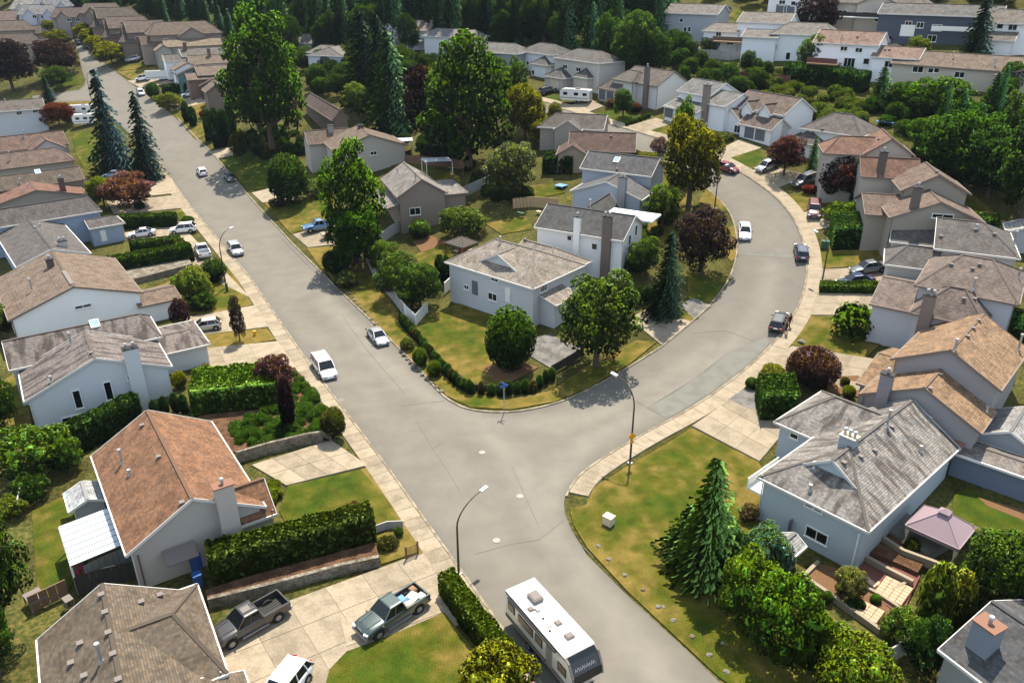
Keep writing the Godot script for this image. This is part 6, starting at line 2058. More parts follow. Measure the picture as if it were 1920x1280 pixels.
	chimney(-0.97,7.59,3.18,6.8,1,0.8,siding(rgb(90,80,74)),0,1,"dark_metal")
	vent(-0.29,6.97,-0.2)
	window(-0.69,3.92,2.6,0,0.8,1.6,0)
	done()
	house("house","grey hip roofed white house with a dark framed corner window",52.49,14.04,-134.99,46,rgb(226,228,228),rgb(104,96,92),rgb(192,190,184))
	block(0.35,-4.7,11,8.6,5,7.6,90,4,4)
	block(-3.15,-2.4,7.2,7,2.9,4.8,0,0,2.4)
	window(0.57,2.92,-0.83,0,1.2,1.2,0)
	vent(-1.09,5.19,-0.71)
	done()
	house("house","white dormered house with a brown roof and a double garage",44.05,15.2,-146.01,58,rgb(234,236,238),rgb(110,94,86),rgb(192,190,184))
	block(-2.48,-6.7,12.5,8.6,5,7.6,90)
	block(-4.43,-3.8,4.4,3.2,4.8,6.5)
	block(-0.23,-3.8,4.4,3.2,4.8,6.5)
	block(-0.23,-2.35,8,5.3,2.7,4.5,90)
	block(-6.93,-2.7,4.6,5.4,2.8,4.9)
	window(-6.98,3.15,-2.83,0,1.4,1.3,1)
	window(-3.26,3.14,-2.69,90,1.3,1.3,1)
	window(-5.05,1.41,-0.68,0,1.5,1.4,1)
	garage(-1.49,0.4,-0.13,0,2.4,2.1,"grey_door")
	garage(0.92,0.43,-0.13,0,2.4,2.1,"grey_door")
	window(-8.44,1.46,-0.68,0,1.2,1.6,0)
	done()
	house("house","white house with grey roof, twin grey garage doors and a tall brick chimney",30.54,16.07,-163.56,58,rgb(236,238,240),rgb(116,115,113),rgb(192,190,184))
	block(4.77,-6.85,9,8.5,5.4,7.6,90)
	block(11.77,-6,6,9.2,4.4,6.4,90)
	lean(4.72,-1.35,9.5,3.7,2.7,4,0)
	window(0.71,3.68,-3.03,0,1.3,1.1,1)
	garage(1.39,0.63,0.07,0,2.5,2.1,"grey_door")
	chimney(9.61,-1.47,-0.3,7.6,1.3,0.8,siding(rgb(130,118,110)),0,1,"dark_metal")
	done()
	house("house","brown grey roofed house with a white gable wall and arched garage",20.27,16.97,-178.31,56,rgb(206,206,202),rgb(101,94,87),rgb(112,98,88))
	block(7,-7.25,12,9.5,4.8,7.4,90)
	block(0.25,-2.5,6.5,5,2.9,4.8,90,2,0)
	block(3.5,-4.6,7,6.8,5,6.8,90,2,2)
	chimney(9.74,-2.57,-0.3,8.2,1,0.8,siding(rgb(110,100,94)),0,1,"dark_metal")
	window(0.47,3.05,-1.63,0,1.6,1,1)
	garage(-1.47,0.45,-0.43,0,2.5,2.1,"grey_door")
	garage(0.86,0.41,-0.43,0,2.5,2.1,"grey_door")
	done()
	house("house","grey two storey hip roofed house with beige walls behind the white trailer",10.5,17.67,-191.39,52,rgb(186,182,174),rgb(96,92,89),rgb(192,190,184))
	block(3,-7,16,9,6.8,8.8,90,4,4)
	block(-1.5,-2.85,6.3,7,2.9,4.8,0,0,2.5)
	block(6.5,-2.9,4.2,5,3.6,5.4,0,0,2)
	window(3.82,4.85,-2.93,0,1.6,1,1)
	window(-0.76,5.01,-2.93,0,1.6,1,1)
	garage(-1.14,0.69,-0.13,0,2.5,2.1,"cream")
	done()
	house("house","grey hip roofed white house left of the two storey one",4.86,19.13,-205.13,52,rgb(224,228,232),rgb(96,92,89),rgb(192,190,184))
	block(-1.5,-6.25,13,8.5,5.2,7.2,90,3.5,3.5)
	block(2,-2.5,5,6,3,4.8,0,0,2.5)
	window(-4.52,2.56,-2.43,0,1,0.9,0)
	window(0.06,0.85,-0.43,0,1,1.2,0)
	done()
	house("house","pale blue walled house half hidden by the woods, far top centre",-58.04,21.28,-278.07,25,rgb(176,190,204),rgb(111,104,98),rgb(192,190,184))
	block(0,0,16,9,5.8,8,90)
	block(-1,3,6,6,5.6,7.4)
	window(1.07,5.12,5.72,0,1.2,1,0)
	window(-0.47,2.85,5.72,0,1.2,1.2,0)
	done()
	house("house","white walled house left of the twin dark conifers, far top centre",-50.04,21.24,-273.02,25,rgb(198,204,210),rgb(113,103,96),rgb(192,190,184))
	block(0,0,9,12,5.8,7.8)
	window(-0.68,1.9,4.22,0,1.2,1,0)
	done()
	house("house","long white two storey house right of the dark conifers with a small canopy",-28.05,21.23,-252.93,28,rgb(232,235,238),rgb(120,108,99),rgb(192,190,184))
	block(-5,0,14,9,5.8,7.8,90)
	block(7,1,12,9,5.4,7.2,90)
	block(-6.5,2.8,5.6,5,5,7)
	window(-3.81,4.87,4.07,0,1.3,1.1,1)
	window(3.23,4.03,5.07,0,1.2,1,0)
	window(6.55,3.87,5.07,0,1.2,1,0)
	slab_on_house("canopy",4,2.9,7,5,0.12,3,0,mats["deep_green"],12)
	chimney(8.74,5.38,-0.3,8.4,0.9,0.7,siding(rgb(120,110,104)),0,0,"dark_metal")
	done()
	house("house","white house with arched upstairs windows right of the long white one",-16.18,20.63,-238.54,30,rgb(200,204,210),rgb(129,125,122),rgb(192,190,184))
	block(0.5,0,17,9,5.2,7,90,2,2)
	window(-1.99,3,4.07,0,1.2,1.2,0)
	window(-0.03,2.67,4.07,0,1.2,1.2,0)
	window(1.92,2.34,4.07,0,1.2,1.2,0)
	done()
	house("house","grey roof peeping out behind the large leafy tree, top centre",-3.39,19.51,-214.95,30,rgb(160,162,164),rgb(111,108,104),rgb(192,190,184))
	block(-0.5,0,17,9,4.6,6.6,90,3,3)
	done()
	house("house","pale grey roofs below the woods at the left middle distance",-49.69,16.19,-237.89,20,rgb(190,196,204),rgb(120,115,110),rgb(192,190,184))
	block(-1,0,9,12,4.8,6.8,0,0,3)
	block(-5,-3.5,10,7,5,6.8,90,3,3)
	window(0.91,3.31,4.07,0,1,1,0)
	done()
	house("house","grey gable roof behind the tall maple crown",-61.42,18.09,-257.09,10,rgb(170,170,168),rgb(113,108,101),rgb(192,190,184))
	block(-1,0,14,10,4.6,6.8,90,3,3)
	done()

func build_hill_houses() -> void:
	house("house","grey walled two storey house with a mossy roof, top right slope",47.51,26.66,-215.62,32,rgb(160,166,172),rgb(120,115,110),rgb(192,190,184))
	block(-1,0,14,10,6.4,8.4,90)
	block(-9,1,6,8,4,5.6,90,0,2)
	window(-3.34,4.76,4.57,0,0.9,1,0)
	window(-2.16,2.69,4.57,0,0.8,1.2,0)
	window(-1.05,2.74,4.57,0,0.8,1.2,0)
	done()
	house("house","white three level house with a wooden deck on the slope",55.12,25.35,-200.92,32,rgb(242,243,244),rgb(125,118,110),rgb(192,190,184))
	block(5,0,12,9,6.8,8.8,90)
	block(-4.5,1,9,8,4.6,6.2,90,2,0)
	window(-5.75,4.14,-2.57,180,1.3,1.1,0)
	window(-4.91,4.04,4.57,0,1.3,1.2,1)
	window(-1.93,2.65,4.57,0,1.6,1.8,1)
	window(0.46,2.49,4.07,0,0.7,0.8,0)
	window(1.71,2.55,4.07,0,0.7,0.8,0)
	slab_on_house("deck",-1.5,2.6,6.5,7,0.25,3.6,0,mats["wood"])
	slab_on_house("deck_rail",-1.5,3.3,8.2,7,0.9,0.1,0,mats["fence_brown"])
	done()
	house("house","white house with pale grey roof behind a leafy tree on the slope",63.02,24.73,-190.69,30,rgb(234,237,240),rgb(120,115,108),rgb(192,190,184))
	block(3,0,14,10,5.6,7.8,90,3,3)
	block(-6,2,8,8,4.8,6.2,90)
	window(-2.28,2.83,4.86,90,1.2,1,0)
	window(0.55,1.04,4.57,0,1,1.6,0)
	done()
	house("house","white house with two pinkish brown roofs and a red railed deck",73.36,23.17,-171.43,36,rgb(242,243,244),rgb(135,110,96),rgb(192,190,184))
	block(-4.5,0,13,9,6.6,8.8,90)
	block(5.5,1.5,9,8,4.6,6.4,90)
	window(-4.64,5.65,4.07,0,1.4,0.9,1)
	window(-1.71,5.51,4.07,0,1.4,0.9,1)
	window(-3.14,3.08,4.07,0,2.2,1.8,2)
	window(0.09,3.49,4.07,0,1.2,1.2,0)
	window(4.58,3.37,5.07,0,1.6,1.2,1)
	window(0.52,1.18,4.07,0,1.2,1.4,0)
	pipe(-5.41,6.73,4.23,1.6)
	vent(-2.91,7.73,2.19)
	vent(2.98,5.7,3.06)
	vent(3.75,5.73,2.98)
	slab_on_house("deck",-7.5,2.8,6.3,6,0.25,3.6,0,mats["wood"])
	slab_on_house("deck_rail",-7.5,3.5,8.1,6,1.0,0.1,0,mats["brick_red"])
	done()
	house("house","long low beige house with a brown gable roof and dark windows on the slope",86.14,23.09,-159.25,40,rgb(190,182,166),rgb(120,103,89),rgb(112,98,88))
	block(-1,0.25,22,9.5,3.8,6,90)
	window(-6.92,2.98,4.57,0,2,1.2,1)
	window(-4.62,2.96,4.57,0,1,0.9,0)
	window(-3.6,3.04,4.57,0,1,0.9,0)
	window(0.47,2.59,4.57,0,1.8,1.1,1)
	pipe(-1.93,5.23,1.91,1)
	pipe(5.56,4.56,3.36,1.2)
	done()
	house("house","beige house cut by the right edge of the photo",93.63,22.42,-148.46,40,rgb(186,180,168),rgb(120,103,91),rgb(112,98,88))
	block(1,0,9,14,4,6)
	done()
	house("house","white house with two dark garage doors beside the purple beech, top edge",75.61,31.47,-218.11,32,rgb(238,239,240),rgb(129,120,111),rgb(192,190,184))
	block(0,0,20,9,6,8,90)
	window(-6.22,3.79,4.07,0,1.6,1.2,1)
	window(-3.42,3.61,4.07,0,1.2,1.2,0)
	garage(-6.25,1.18,4.07,0,2.6,2.2,"grey_door")
	garage(-4.22,0.99,4.07,0,2.6,2.2,"grey_door")
	done()
	house("house","beige house with a long balcony and a brown trimmed gable, top right",85.58,30.2,-201.54,34,rgb(184,176,164),rgb(110,103,96),rgb(112,98,88))
	block(0,0,22,9,5.8,8.2,90,3,3)
	block(1,2.8,5.6,10,5.6,7.8)
	window(-6.82,3.58,4.07,0,2,1.2,1)
	window(-4.11,3.2,4.07,0,1.6,1.2,1)
	window(-1.27,3.35,5.32,0,2,1.4,1)
	window(2.3,2.79,5.32,0,3.2,1.6,2)
	slab_on_house("balcony",-4,2.9,6.2,14,0.2,2.4,0,mats["white"])
	slab_on_house("balcony_rail",-4,3.5,7.3,14,0.9,0.08,0,mats["fence_dark"])
	done()
	house("house","dark slate blue house with white balcony rails, top right",93.53,28.65,-185.11,34,rgb(70,78,92),rgb(103,101,99),rgb(192,190,184))
	block(-1,0,24,9,5.8,7.8,90)
	window(-6.37,3.81,4.07,0,1.4,1.2,1)
	window(-4.01,3.69,4.07,0,1.4,1.2,1)
	window(-0.68,3.29,4.07,0,2,1.3,1)
	garage(-6.31,1.33,4.07,0,2.6,2.2,"white")
	window(-1.17,1.13,4.07,0,1.8,1.4,1)
	slab_on_house("balcony_rail",3,3.3,5.6,9,0.9,0.1,0,mats["white"])
	done()
	house("house","white two storey house with a grey brown roof at the right top edge",102.88,27.68,-171.56,38,rgb(240,241,242),rgb(118,110,101),rgb(192,190,184))
	block(1,0,18,9,6,8.4,90,3,0)
	block(-4,4.5,8,5,3,4.4,90,2,0)
	window(-3.62,5.48,4.07,0,1.2,1.2,0)
	window(-1.35,5.38,4.07,0,1.6,1.4,1)
	window(-1.41,2.89,4.07,0,1.8,1.4,1)
	done()
	house("house","dark slate roofed house with a terracotta capped chimney, bottom right corner",31.45,0.14,-37.02,62,rgb(150,150,150),rgb(84,84,86),rgb(192,190,184))
	block(3.73,-2.21,13,9.5,4.2,6.2,90)
	chimney(-1.2,0.67,3,6.9,1.4,1.25,siding(rgb(120,128,138)),0,1,"terracotta")
	done()

func plant_left_side() -> void:
	plant("blue_spruce","large blue spruce by the left pavement, left of its thinner twin","spruce tree","spruce",-90.94,-181.33,21,11.9,rgb(98,135,137))
	plant("spruce_tree","tall narrow spruce beside the large blue spruce at the left kerb","spruce tree","spruce",-79.06,-171.72,17.95,9.78,rgb(83,114,100))
	plant("copper_beech","dark purple tree at the left edge, nearest the row houses","purple tree","round",-154.58,-256.04,16.1,15.65,rgb(105,78,107))
	plant("purple_plum_tree","dark purple round tree at the mouth of the side street","purple tree","round",-143.91,-265.02,11.75,13.44,rgb(138,97,135))
	plant("green_tree","green tree in the small corner lawn of the side street","tree","round",-138.41,-251.86,7.1,9.04,rgb(145,195,88))
	plant("conifer","small dark conifer behind the grey roofed white house","conifer tree","spruce",-136.44,-242.2,7.2,4.68,rgb(75,109,92))
	plant("red_maple","red leaved maple between the white house and the parked recreational vehicles","maple tree","round",-122.11,-218.9,6.95,9.15,rgb(226,109,103))
	plant("pink_maple","spreading pink purple maple above the left pavement","maple tree","wide",-75.56,-153.19,7.4,10.01,rgb(255,172,215))
	plant("light_green_tree","bright green tree touching the pink purple maple","tree","round",-81.43,-155.1,6.65,6.13,rgb(222,248,84))
	plant("shrub","round green shrub under the pink purple maple","shrub","ball",-73.44,-152.94,1.5,2.1,rgb(102,150,84))
	plant("street_sapling","slim dark leaved street sapling by the lone grass strip","young tree","tall",-35.41,-93.41,6.5,1.92,rgb(156,135,118))
	plant("purple_shrub","purple upright shrub beside the white split level house","shrub","shrub",-44.94,-98.48,4.25,2.59,rgb(160,112,145))
	plant("bushy_shrub","tall pale green bush with yellow tips in the dry front lawn","shrub","shrub",-45.34,-106.16,6.35,4.72,rgb(233,255,138))
	plant("green_bush","bright green bush left of the tall pale one","shrub","shrub",-49.72,-111.28,2.55,3.19,rgb(211,255,107))
	plant("dark_bush","dark green bush below the tall pale one","shrub","shrub",-43.61,-103.85,3,3.31,rgb(145,195,88))
	plant("small_bush","light green bush beside the purple upright shrub","shrub","shrub",-44.99,-103.87,2.2,2.26,rgb(211,255,107))
	hedge("hedge","dark clipped hedge below the pink purple maple",[-72.1,-141.6,-61.9,-141.9],1.6,2.6,rgb(153,199,76))
	hedge("hedge","upper arm of the U shaped clipped hedge around the slate grey house",[-64.8,-128.8,-57.1,-131.1],1.5,2,rgb(153,199,76))
	hedge("hedge","street end of the U shaped clipped hedge around the slate grey house",[-56.5,-128.9,-52.8,-123.3],1.7,2.2,rgb(189,210,84))
	hedge("hedge","lower arm of the U shaped clipped hedge, above a concrete wall",[-63.1,-117.5,-52.4,-123.7],2,2.2,rgb(153,199,76),1)
	sheet("yard",[-63.7,-118.2,-53.7,-124.3,-51.1,-120.1,-57.9,-113.6],1,mats["wall_concrete"],null,1.1)
	plant("dark_hedge_bush","dark clipped bush between the white pickup and the street lamp","shrub","ball",-45.91,-114.75,3.65,3.76,rgb(127,172,84))
	plant("grass_tuft_bush","small clipped bush by the pavement above the white hatchback","shrub","ball",-60.24,-142.83,1.45,2.37,rgb(153,199,76))
	sheet("planting_bed",[-38.5,-83.3,-31.7,-85.4,-27.5,-86.8,-25.6,-84.8,-18.2,-72.5,-18.7,-70,-24.7,-68.5,-28.5,-67.7,-33,-72.8],0.16,mats["soil"],null,0.3)
	hedge("hedge","big rounded light green hedge on the raised bed",[-35.4,-77.5,-26.6,-79.4],5.6,3.4,rgb(204,255,99),0.1,1.25)
	plant("purple_smoke_bush","purple smoke bush behind the rounded hedge","shrub","shrub",-26.73,-79.05,5.25,3.96,rgb(189,127,163),0.5)
	plant("purple_shrub","dark purple column beside the rounded hedge","shrub","column",-23.75,-72.54,5.6,1.68,rgb(131,86,116),0.5)
	
	thicket("ground_cover","shrub",[-30,-72.2,-27.3,-76.7,-26.2,-84.8,-18.4,-72.7,-18.8,-70.4,-24.8,-68.6,-28.2,-68.1],0.8,0.9,1.6,1.5,rgb(171,225,111))
	plant("brown_green_bush","rounded brown green bush at the corner of the raised bed","shrub","ball",-18.4,-70.22,3.35,2.42,rgb(189,195,126),0.3)
	plant("yellow_bush","round yellow bush at the corner of the white split level house","shrub","ball",-38.68,-81.23,2.1,1.73,rgb(255,255,76))
	plant("topiary","little clipped standard tree beside the white split level house","shrub","ball",-36.75,-84.64,1.45,1.28,rgb(218,218,134))
	plant("cedar_shrub","dark pointed cedar beside the white house wall, leftmost of four","shrub","column",-38.78,-74.55,2.25,1.04,rgb(102,150,84))
	plant("cedar_shrub","dark pointed cedar beside the white house wall, second of four","shrub","column",-38,-75.22,2.3,1.05,rgb(102,150,84))
	plant("cedar_shrub","dark pointed cedar beside the white house wall, third of four","shrub","column",-37.09,-75.9,2.3,1.05,rgb(102,150,84))
	plant("cedar_shrub","dark pointed cedar beside the white house wall, rightmost of four","shrub","column",-36.06,-75.67,2.3,1.05,rgb(102,150,84))
	hedge("hedge","row of dark cedars between the white and the orange roofed house",[-44.2,-67.7,-40.4,-74.3],1.6,3.4,rgb(131,180,84),0,1.2)
	plant("laurel_bush","large glossy green bush left of the cedar row","shrub","shrub",-46.14,-64.46,5.45,6.65,rgb(189,240,122))
	plant("laurel_bush","glossy green bush under the left eave of the orange roof","shrub","shrub",-43.45,-64.9,4.15,3.2,rgb(175,233,111))
	plant("garden_bush","dark bush on the left edge beside the white house yard","shrub","shrub",-54.26,-72.81,7.05,3.36,rgb(145,195,88))
	plant("garden_tree","leafy tree on the left edge beside the tan brown house","tree","round",-66.67,-93.9,6.05,3.44,rgb(204,244,149))
	plant("big_leafy_tree","large leafy tree on the bottom left edge","tree","round",-37.39,-43.47,12.5,5.62,rgb(153,206,107))
	plant("leafy_tree","dark leafy tree on the left edge below the largest one","tree","round",-35.61,-39.84,7.75,3.24,rgb(134,188,95))
	plant("garden_bush","yellow green garden bush by the grey fence on the left","shrub","shrub",-44.76,-57.61,2.2,2.66,rgb(215,236,115))
	plant("garden_bush","dark green bush behind the grey fence on the left","shrub","shrub",-44.45,-60.2,2.7,3.43,rgb(127,176,92))
	hedge("hedge","tall brown tipped hedge between the orange and the taupe roofed house",[-24,-49.2,-11.9,-54.5],2.3,2.9,rgb(175,203,92),0.6,1.1)
	kerb("retaining_wall",[-23.3,-46.4,-18.6,-48.2,-13.9,-50.2,-10.9,-51.2],0.35,1.0,1.4,"wall_concrete","long stone retaining wall below the tall hedge beside the pickups")
	sheet("planting_bed",[-24,-47.7,-11.9,-54.2,-10.9,-51.4,-23.4,-46.6],0.62,mats["soil"],null,0.7)
	hedge("hedge","dense clipped hedge along the pavement beside the parked trailer",[-5.1,-48.1,-3.2,-44.8,-0.6,-40.8,0.2,-39.6],1.5,2.2,rgb(196,229,84),0.1,0.9)
	plant("yellow_green_bush","yellow green spiky bush at the bottom beside the trailer","shrub","shrub",-0.89,-37.63,4.95,5.26,rgb(255,255,95))
	plant("clipped_shrub","low clipped yellow green shrub by the orange roof, top of three","shrub","ball",-22.5,-61.58,0.95,1.7,rgb(233,255,95),0,"",0.6)
	plant("clipped_shrub","low clipped yellow green shrub by the orange roof, middle of three","shrub","ball",-21.98,-60.59,0.95,1.68,rgb(233,255,95),0,"",0.6)
	plant("clipped_shrub","low clipped yellow green shrub by the orange roof, bottom of three","shrub","ball",-22.02,-59.46,0.95,1.66,rgb(233,255,95),0,"",0.6)
	plant("flower_bush","brownish bush in the lawn beside the tall hedge","shrub","shrub",-14.19,-57.29,1.5,2.37,rgb(200,172,115))
	plant("flower_bush","small green bush by the short fence near the pavement","shrub","shrub",-9.78,-54.8,1.05,0.83,rgb(145,195,88))
	plant("flowering_shrub","low brown shrub bed behind the iron gate","shrub","shrub",-10.51,-53.42,1,1.81,rgb(175,172,115))
	kerb("retaining_wall",[-27.2,-66,-24.5,-67.7,-21,-69.4,-18.7,-70],0.3,1.3,1.6,"wall_concrete","concrete retaining wall between the raised bed and the driveway")

func plant_middle_block() -> void:
	plant("tall_maple","tallest leafy maple by the left street","maple tree","tall",-53.3,-178.08,31.95,18.07,rgb(171,240,95))
	plant("leafy_tree","lower leafy tree joined to the tallest maple on its left","tree","round",-59.47,-190.22,20.2,11.08,rgb(153,206,88))
	plant("dark_spruce","dark spruce behind the beige gabled house, left of two","spruce tree","fir",-36.75,-206.68,20.4,15.48,rgb(68,98,63))
	plant("dark_spruce","dark spruce with a second top just right of the first","spruce tree","fir",-31.83,-200.43,20.55,11.47,rgb(70,101,66))
	plant("giant_cedar","broad drooping cedar in the back lawn behind the beige house","conifer tree","fir",-26.78,-181.21,20.35,14.93,rgb(120,169,103))
	plant("dark_purple_tree","almost black purple tree right of the drooping cedar","purple tree","round",-15.42,-165.22,17.65,13.34,rgb(94,67,102))
	plant("copper_tree","coppery small tree peeping above the almost black one","tree","round",-21.65,-195.64,9.9,6.29,rgb(218,165,138))
	plant("great_oak","largest spreading green tree in the middle of the block","tree","tall",-8.27,-153.53,24.55,16.97,rgb(156,210,95))
	plant("green_tree","green tree filling the left flank of the largest spreading tree","tree","round",-12.87,-177.79,17.05,9.16,rgb(142,195,95))
	plant("yellow_tree","bright yellow green tree right of the largest spreading tree","tree","round",2.72,-164.39,11.7,8.15,rgb(255,255,84))
	plant("green_tree","dark green tree behind the bright yellow green one","tree","round",0,-170.63,14.9,7.72,rgb(164,218,95))
	plant("yellow_bush","yellow green low tree in front of the grey hip roof","tree","round",5.54,-160.37,5.6,5.71,rgb(255,255,92))
	plant("dogwood_tree","pale flowering dogwood behind the slate roofed houses","tree","round",-0.47,-137.95,10.6,9.28,rgb(237,255,199))
	plant("garden_tree","leafy garden tree in front of the drooping cedar","tree","round",-36.68,-194.49,8.55,7.06,rgb(215,255,138))
	plant("round_cypress","dense rounded cypress on the lawn by the left street","conifer tree","ball",-42.22,-148.59,9.35,7.25,rgb(149,199,103))
	plant("small_shrub","dark shrub at the foot of the rounded cypress","shrub","shrub",-44.84,-148.29,1.85,3.05,rgb(102,150,84))
	plant("pale_bush","pale silvery bush behind the rounded cypress","shrub","shrub",-38.73,-151.1,3.55,3.49,rgb(237,255,199))
	plant("tulip_tree","tall bright green tree with spiky shoots beside the taupe walled house","tree","tall",-24.88,-120.16,19.7,9.72,rgb(182,255,76))
	plant("tulip_tree","leafy lower half of the spiky green tree by the grey fence","tree","round",-23.56,-116.38,11.05,7.97,rgb(156,233,76))
	plant("dark_clipped_bush","dark clipped bush under the spiky green tree","shrub","ball",-27.27,-116.52,3.65,4.13,rgb(113,157,80))
	plant("laurel_tree","leafy tree along the grey fence, farthest of three","tree","round",-19.37,-113.81,6.45,4.99,rgb(189,236,130))
	plant("laurel_tree","leafy tree along the grey fence, middle of three","tree","round",-16.46,-106.19,7.3,6.52,rgb(178,225,126))
	plant("laurel_tree","leafy tree along the grey fence, nearest of three","tree","round",-12.83,-102.38,6.95,6.77,rgb(153,203,111))
	plant("light_bush","pale leafy bush at the kerb beside the white mailbox cabinet","shrub","shrub",-24.71,-110.77,2.9,3.49,rgb(237,255,191))
	plant("garden_bush","broad light bush behind the black slatted gazebo","tree","round",-8.09,-125.99,5.25,8.02,rgb(211,251,153))
	plant("garden_bush","round green bush against the grey fence beside mulch","shrub","ball",-15.3,-127.19,3.1,3.54,rgb(171,218,122))
	plant("cedar_shrub","dark cedar pair by the corner house fence, left one","shrub","column",-10.7,-110.52,4.35,1.57,rgb(127,184,80))
	plant("cedar_shrub","dark cedar pair by the corner house fence, right one","shrub","column",-9.63,-109.97,4.35,1.57,rgb(127,184,80))
	plant("round_tree","dark round tree on mulch in the corner lawn","tree","ball",-0.26,-85.2,7.7,5.81,rgb(142,195,80))
	plant("linden_tree","large fine leaved tree in front of the corner house","tree","round",10.07,-84.5,12.35,9.29,rgb(189,233,134))
	plant("spruce_tree","dark spruce beside the driveway of the corner house","spruce tree","spruce",19.87,-94.97,11.15,6.65,rgb(80,114,82))
	plant("purple_tree","large purple leaved tree at the inside of the bend","purple tree","round",26.14,-103.98,9.9,7.87,rgb(160,127,163))
	plant("golden_tree","golden green tree standing tall inside the bend","tree","round",28.18,-124.11,15.3,9.31,rgb(255,251,84))
	plant("green_tree","narrow green tree top behind the golden one","tree","tall",29.16,-136.58,12.85,4.7,rgb(189,255,99))
	plant("light_tree","light feathery tree left of the purple leaved one","tree","round",23.08,-118.41,7.5,5.37,rgb(204,251,126))
	plant("light_tree","feathery green tree beside the dark spruce","tree","round",18.47,-105.42,6.3,4.47,rgb(178,229,118))
	plant("garden_bush","green bush between the feathery tree and the white house","shrub","shrub",22.7,-125.95,3.5,3.79,rgb(167,225,107))
	plant("garden_bush","dark bush at the foot of the white house wall","shrub","shrub",17.68,-106.84,3.35,3.79,rgb(142,191,99))
	plant("pink_bush","pinkish purple bush above the chocolate roof by the road","shrub","shrub",27.14,-147.34,3.1,3.33,rgb(255,195,243))
	plant("garden_bush","yellow green bush at the end of the chocolate roof","shrub","shrub",24.34,-144,2.3,3.85,rgb(255,255,115))
	hedge("hedge","dark hedge between the chocolate roof and the slate roofs",[6,-147.2,11.3,-145.2],2.5,3.2,rgb(127,180,80),0,1.3)
	plant("cedar_shrub","dark cedar behind the slate roof, first from the left","shrub","column",12.36,-147.17,2.35,1.97,rgb(102,150,84))
	plant("cedar_shrub","dark cedar behind the slate roof, second from the left","shrub","column",14.88,-146.69,2.35,1.96,rgb(102,150,84))
	plant("cedar_shrub","dark cedar behind the slate roof, third from the left","shrub","column",17.37,-146.21,2.35,1.96,rgb(102,150,84))
	plant("cedar_shrub","dark cedar behind the slate roof, fourth from the left","shrub","column",19.85,-145.74,2.35,1.95,rgb(102,150,84))
	plant("cedar_shrub","dark cedar behind the slate roof, fifth from the left","shrub","column",22.3,-145.28,2.3,1.94,rgb(102,150,84))
	plant("cedar_shrub","thin cedar in the row below the dark spruce, number one from the left","shrub","column",15.27,-99.24,2.65,1.07,rgb(127,184,80))
	plant("cedar_shrub","thin cedar in the row below the dark spruce, number two from the left","shrub","column",16.16,-98.9,2.6,1.07,rgb(127,184,80))
	plant("cedar_shrub","thin cedar in the row below the dark spruce, number three from the left","shrub","column",17.04,-98.56,2.6,1.07,rgb(127,184,80))
	plant("cedar_shrub","thin cedar in the row below the dark spruce, number four from the left","shrub","column",17.91,-98.23,2.6,1.06,rgb(127,184,80))
	plant("cedar_shrub","thin cedar in the row below the dark spruce, number five from the left","shrub","column",18.78,-97.89,2.6,1.06,rgb(127,184,80))
	plant("cedar_shrub","thin cedar in the row below the dark spruce, number six from the left","shrub","column",19.65,-97.56,2.6,1.06,rgb(127,184,80))
	plant("cedar_shrub","thin cedar in the row below the dark spruce, number seven from the left","shrub","column",20.51,-97.23,2.6,1.06,rgb(127,184,80))
	plant("young_cedar","young pointed cedar in the row along the corner lawn fence","young cedar","column",-15.03,-98.37,1.5,0.8,rgb(178,165,95),0,"young cedars along the corner lawn fence")
	plant("young_cedar","young pointed cedar in the row along the corner lawn fence","young cedar","column",-14.61,-97.55,1.66,1.04,rgb(138,188,88),0,"young cedars along the corner lawn fence")
	plant("young_cedar","young pointed cedar in the row along the corner lawn fence","young cedar","column",-14.2,-96.74,1.82,0.96,rgb(138,188,88),0,"young cedars along the corner lawn fence")
	plant("young_cedar","young pointed cedar in the row along the corner lawn fence","young cedar","column",-13.78,-95.92,1.58,0.88,rgb(138,188,88),0,"young cedars along the corner lawn fence")
	plant("young_cedar","young pointed cedar in the row along the corner lawn fence","young cedar","column",-13.36,-95.11,1.74,0.8,rgb(138,188,88),0,"young cedars along the corner lawn fence")
	plant("young_cedar","young pointed cedar in the row along the corner lawn fence","young cedar","column",-12.92,-94.18,1.5,1.04,rgb(138,188,88),0,"young cedars along the corner lawn fence")
	plant("young_cedar","young pointed cedar in the row along the corner lawn fence","young cedar","column",-12.47,-93.26,1.66,0.96,rgb(178,165,95),0,"young cedars along the corner lawn fence")
	plant("young_cedar","young pointed cedar in the row along the corner lawn fence","young cedar","column",-12.02,-92.34,1.82,0.88,rgb(138,188,88),0,"young cedars along the corner lawn fence")
	plant("young_cedar","young pointed cedar in the row along the corner lawn fence","young cedar","column",-11.58,-91.41,1.58,0.8,rgb(138,188,88),0,"young cedars along the corner lawn fence")
	plant("young_cedar","young pointed cedar in the row along the corner lawn fence","young cedar","column",-11.16,-90.55,1.74,1.04,rgb(138,188,88),0,"young cedars along the corner lawn fence")
	plant("young_cedar","young pointed cedar in the row along the corner lawn fence","young cedar","column",-10.75,-89.68,1.5,0.96,rgb(138,188,88),0,"young cedars along the corner lawn fence")
	plant("young_cedar","young pointed cedar in the row along the corner lawn fence","young cedar","column",-10.33,-88.81,1.66,0.88,rgb(138,188,88),0,"young cedars along the corner lawn fence")
	plant("young_cedar","young pointed cedar in the row along the corner lawn fence","young cedar","column",-9.92,-87.95,1.82,0.8,rgb(178,165,95),0,"young cedars along the corner lawn fence")
	plant("young_cedar","young pointed cedar in the row along the corner lawn fence","young cedar","column",-9.5,-87.08,1.58,1.04,rgb(138,188,88),0,"young cedars along the corner lawn fence")
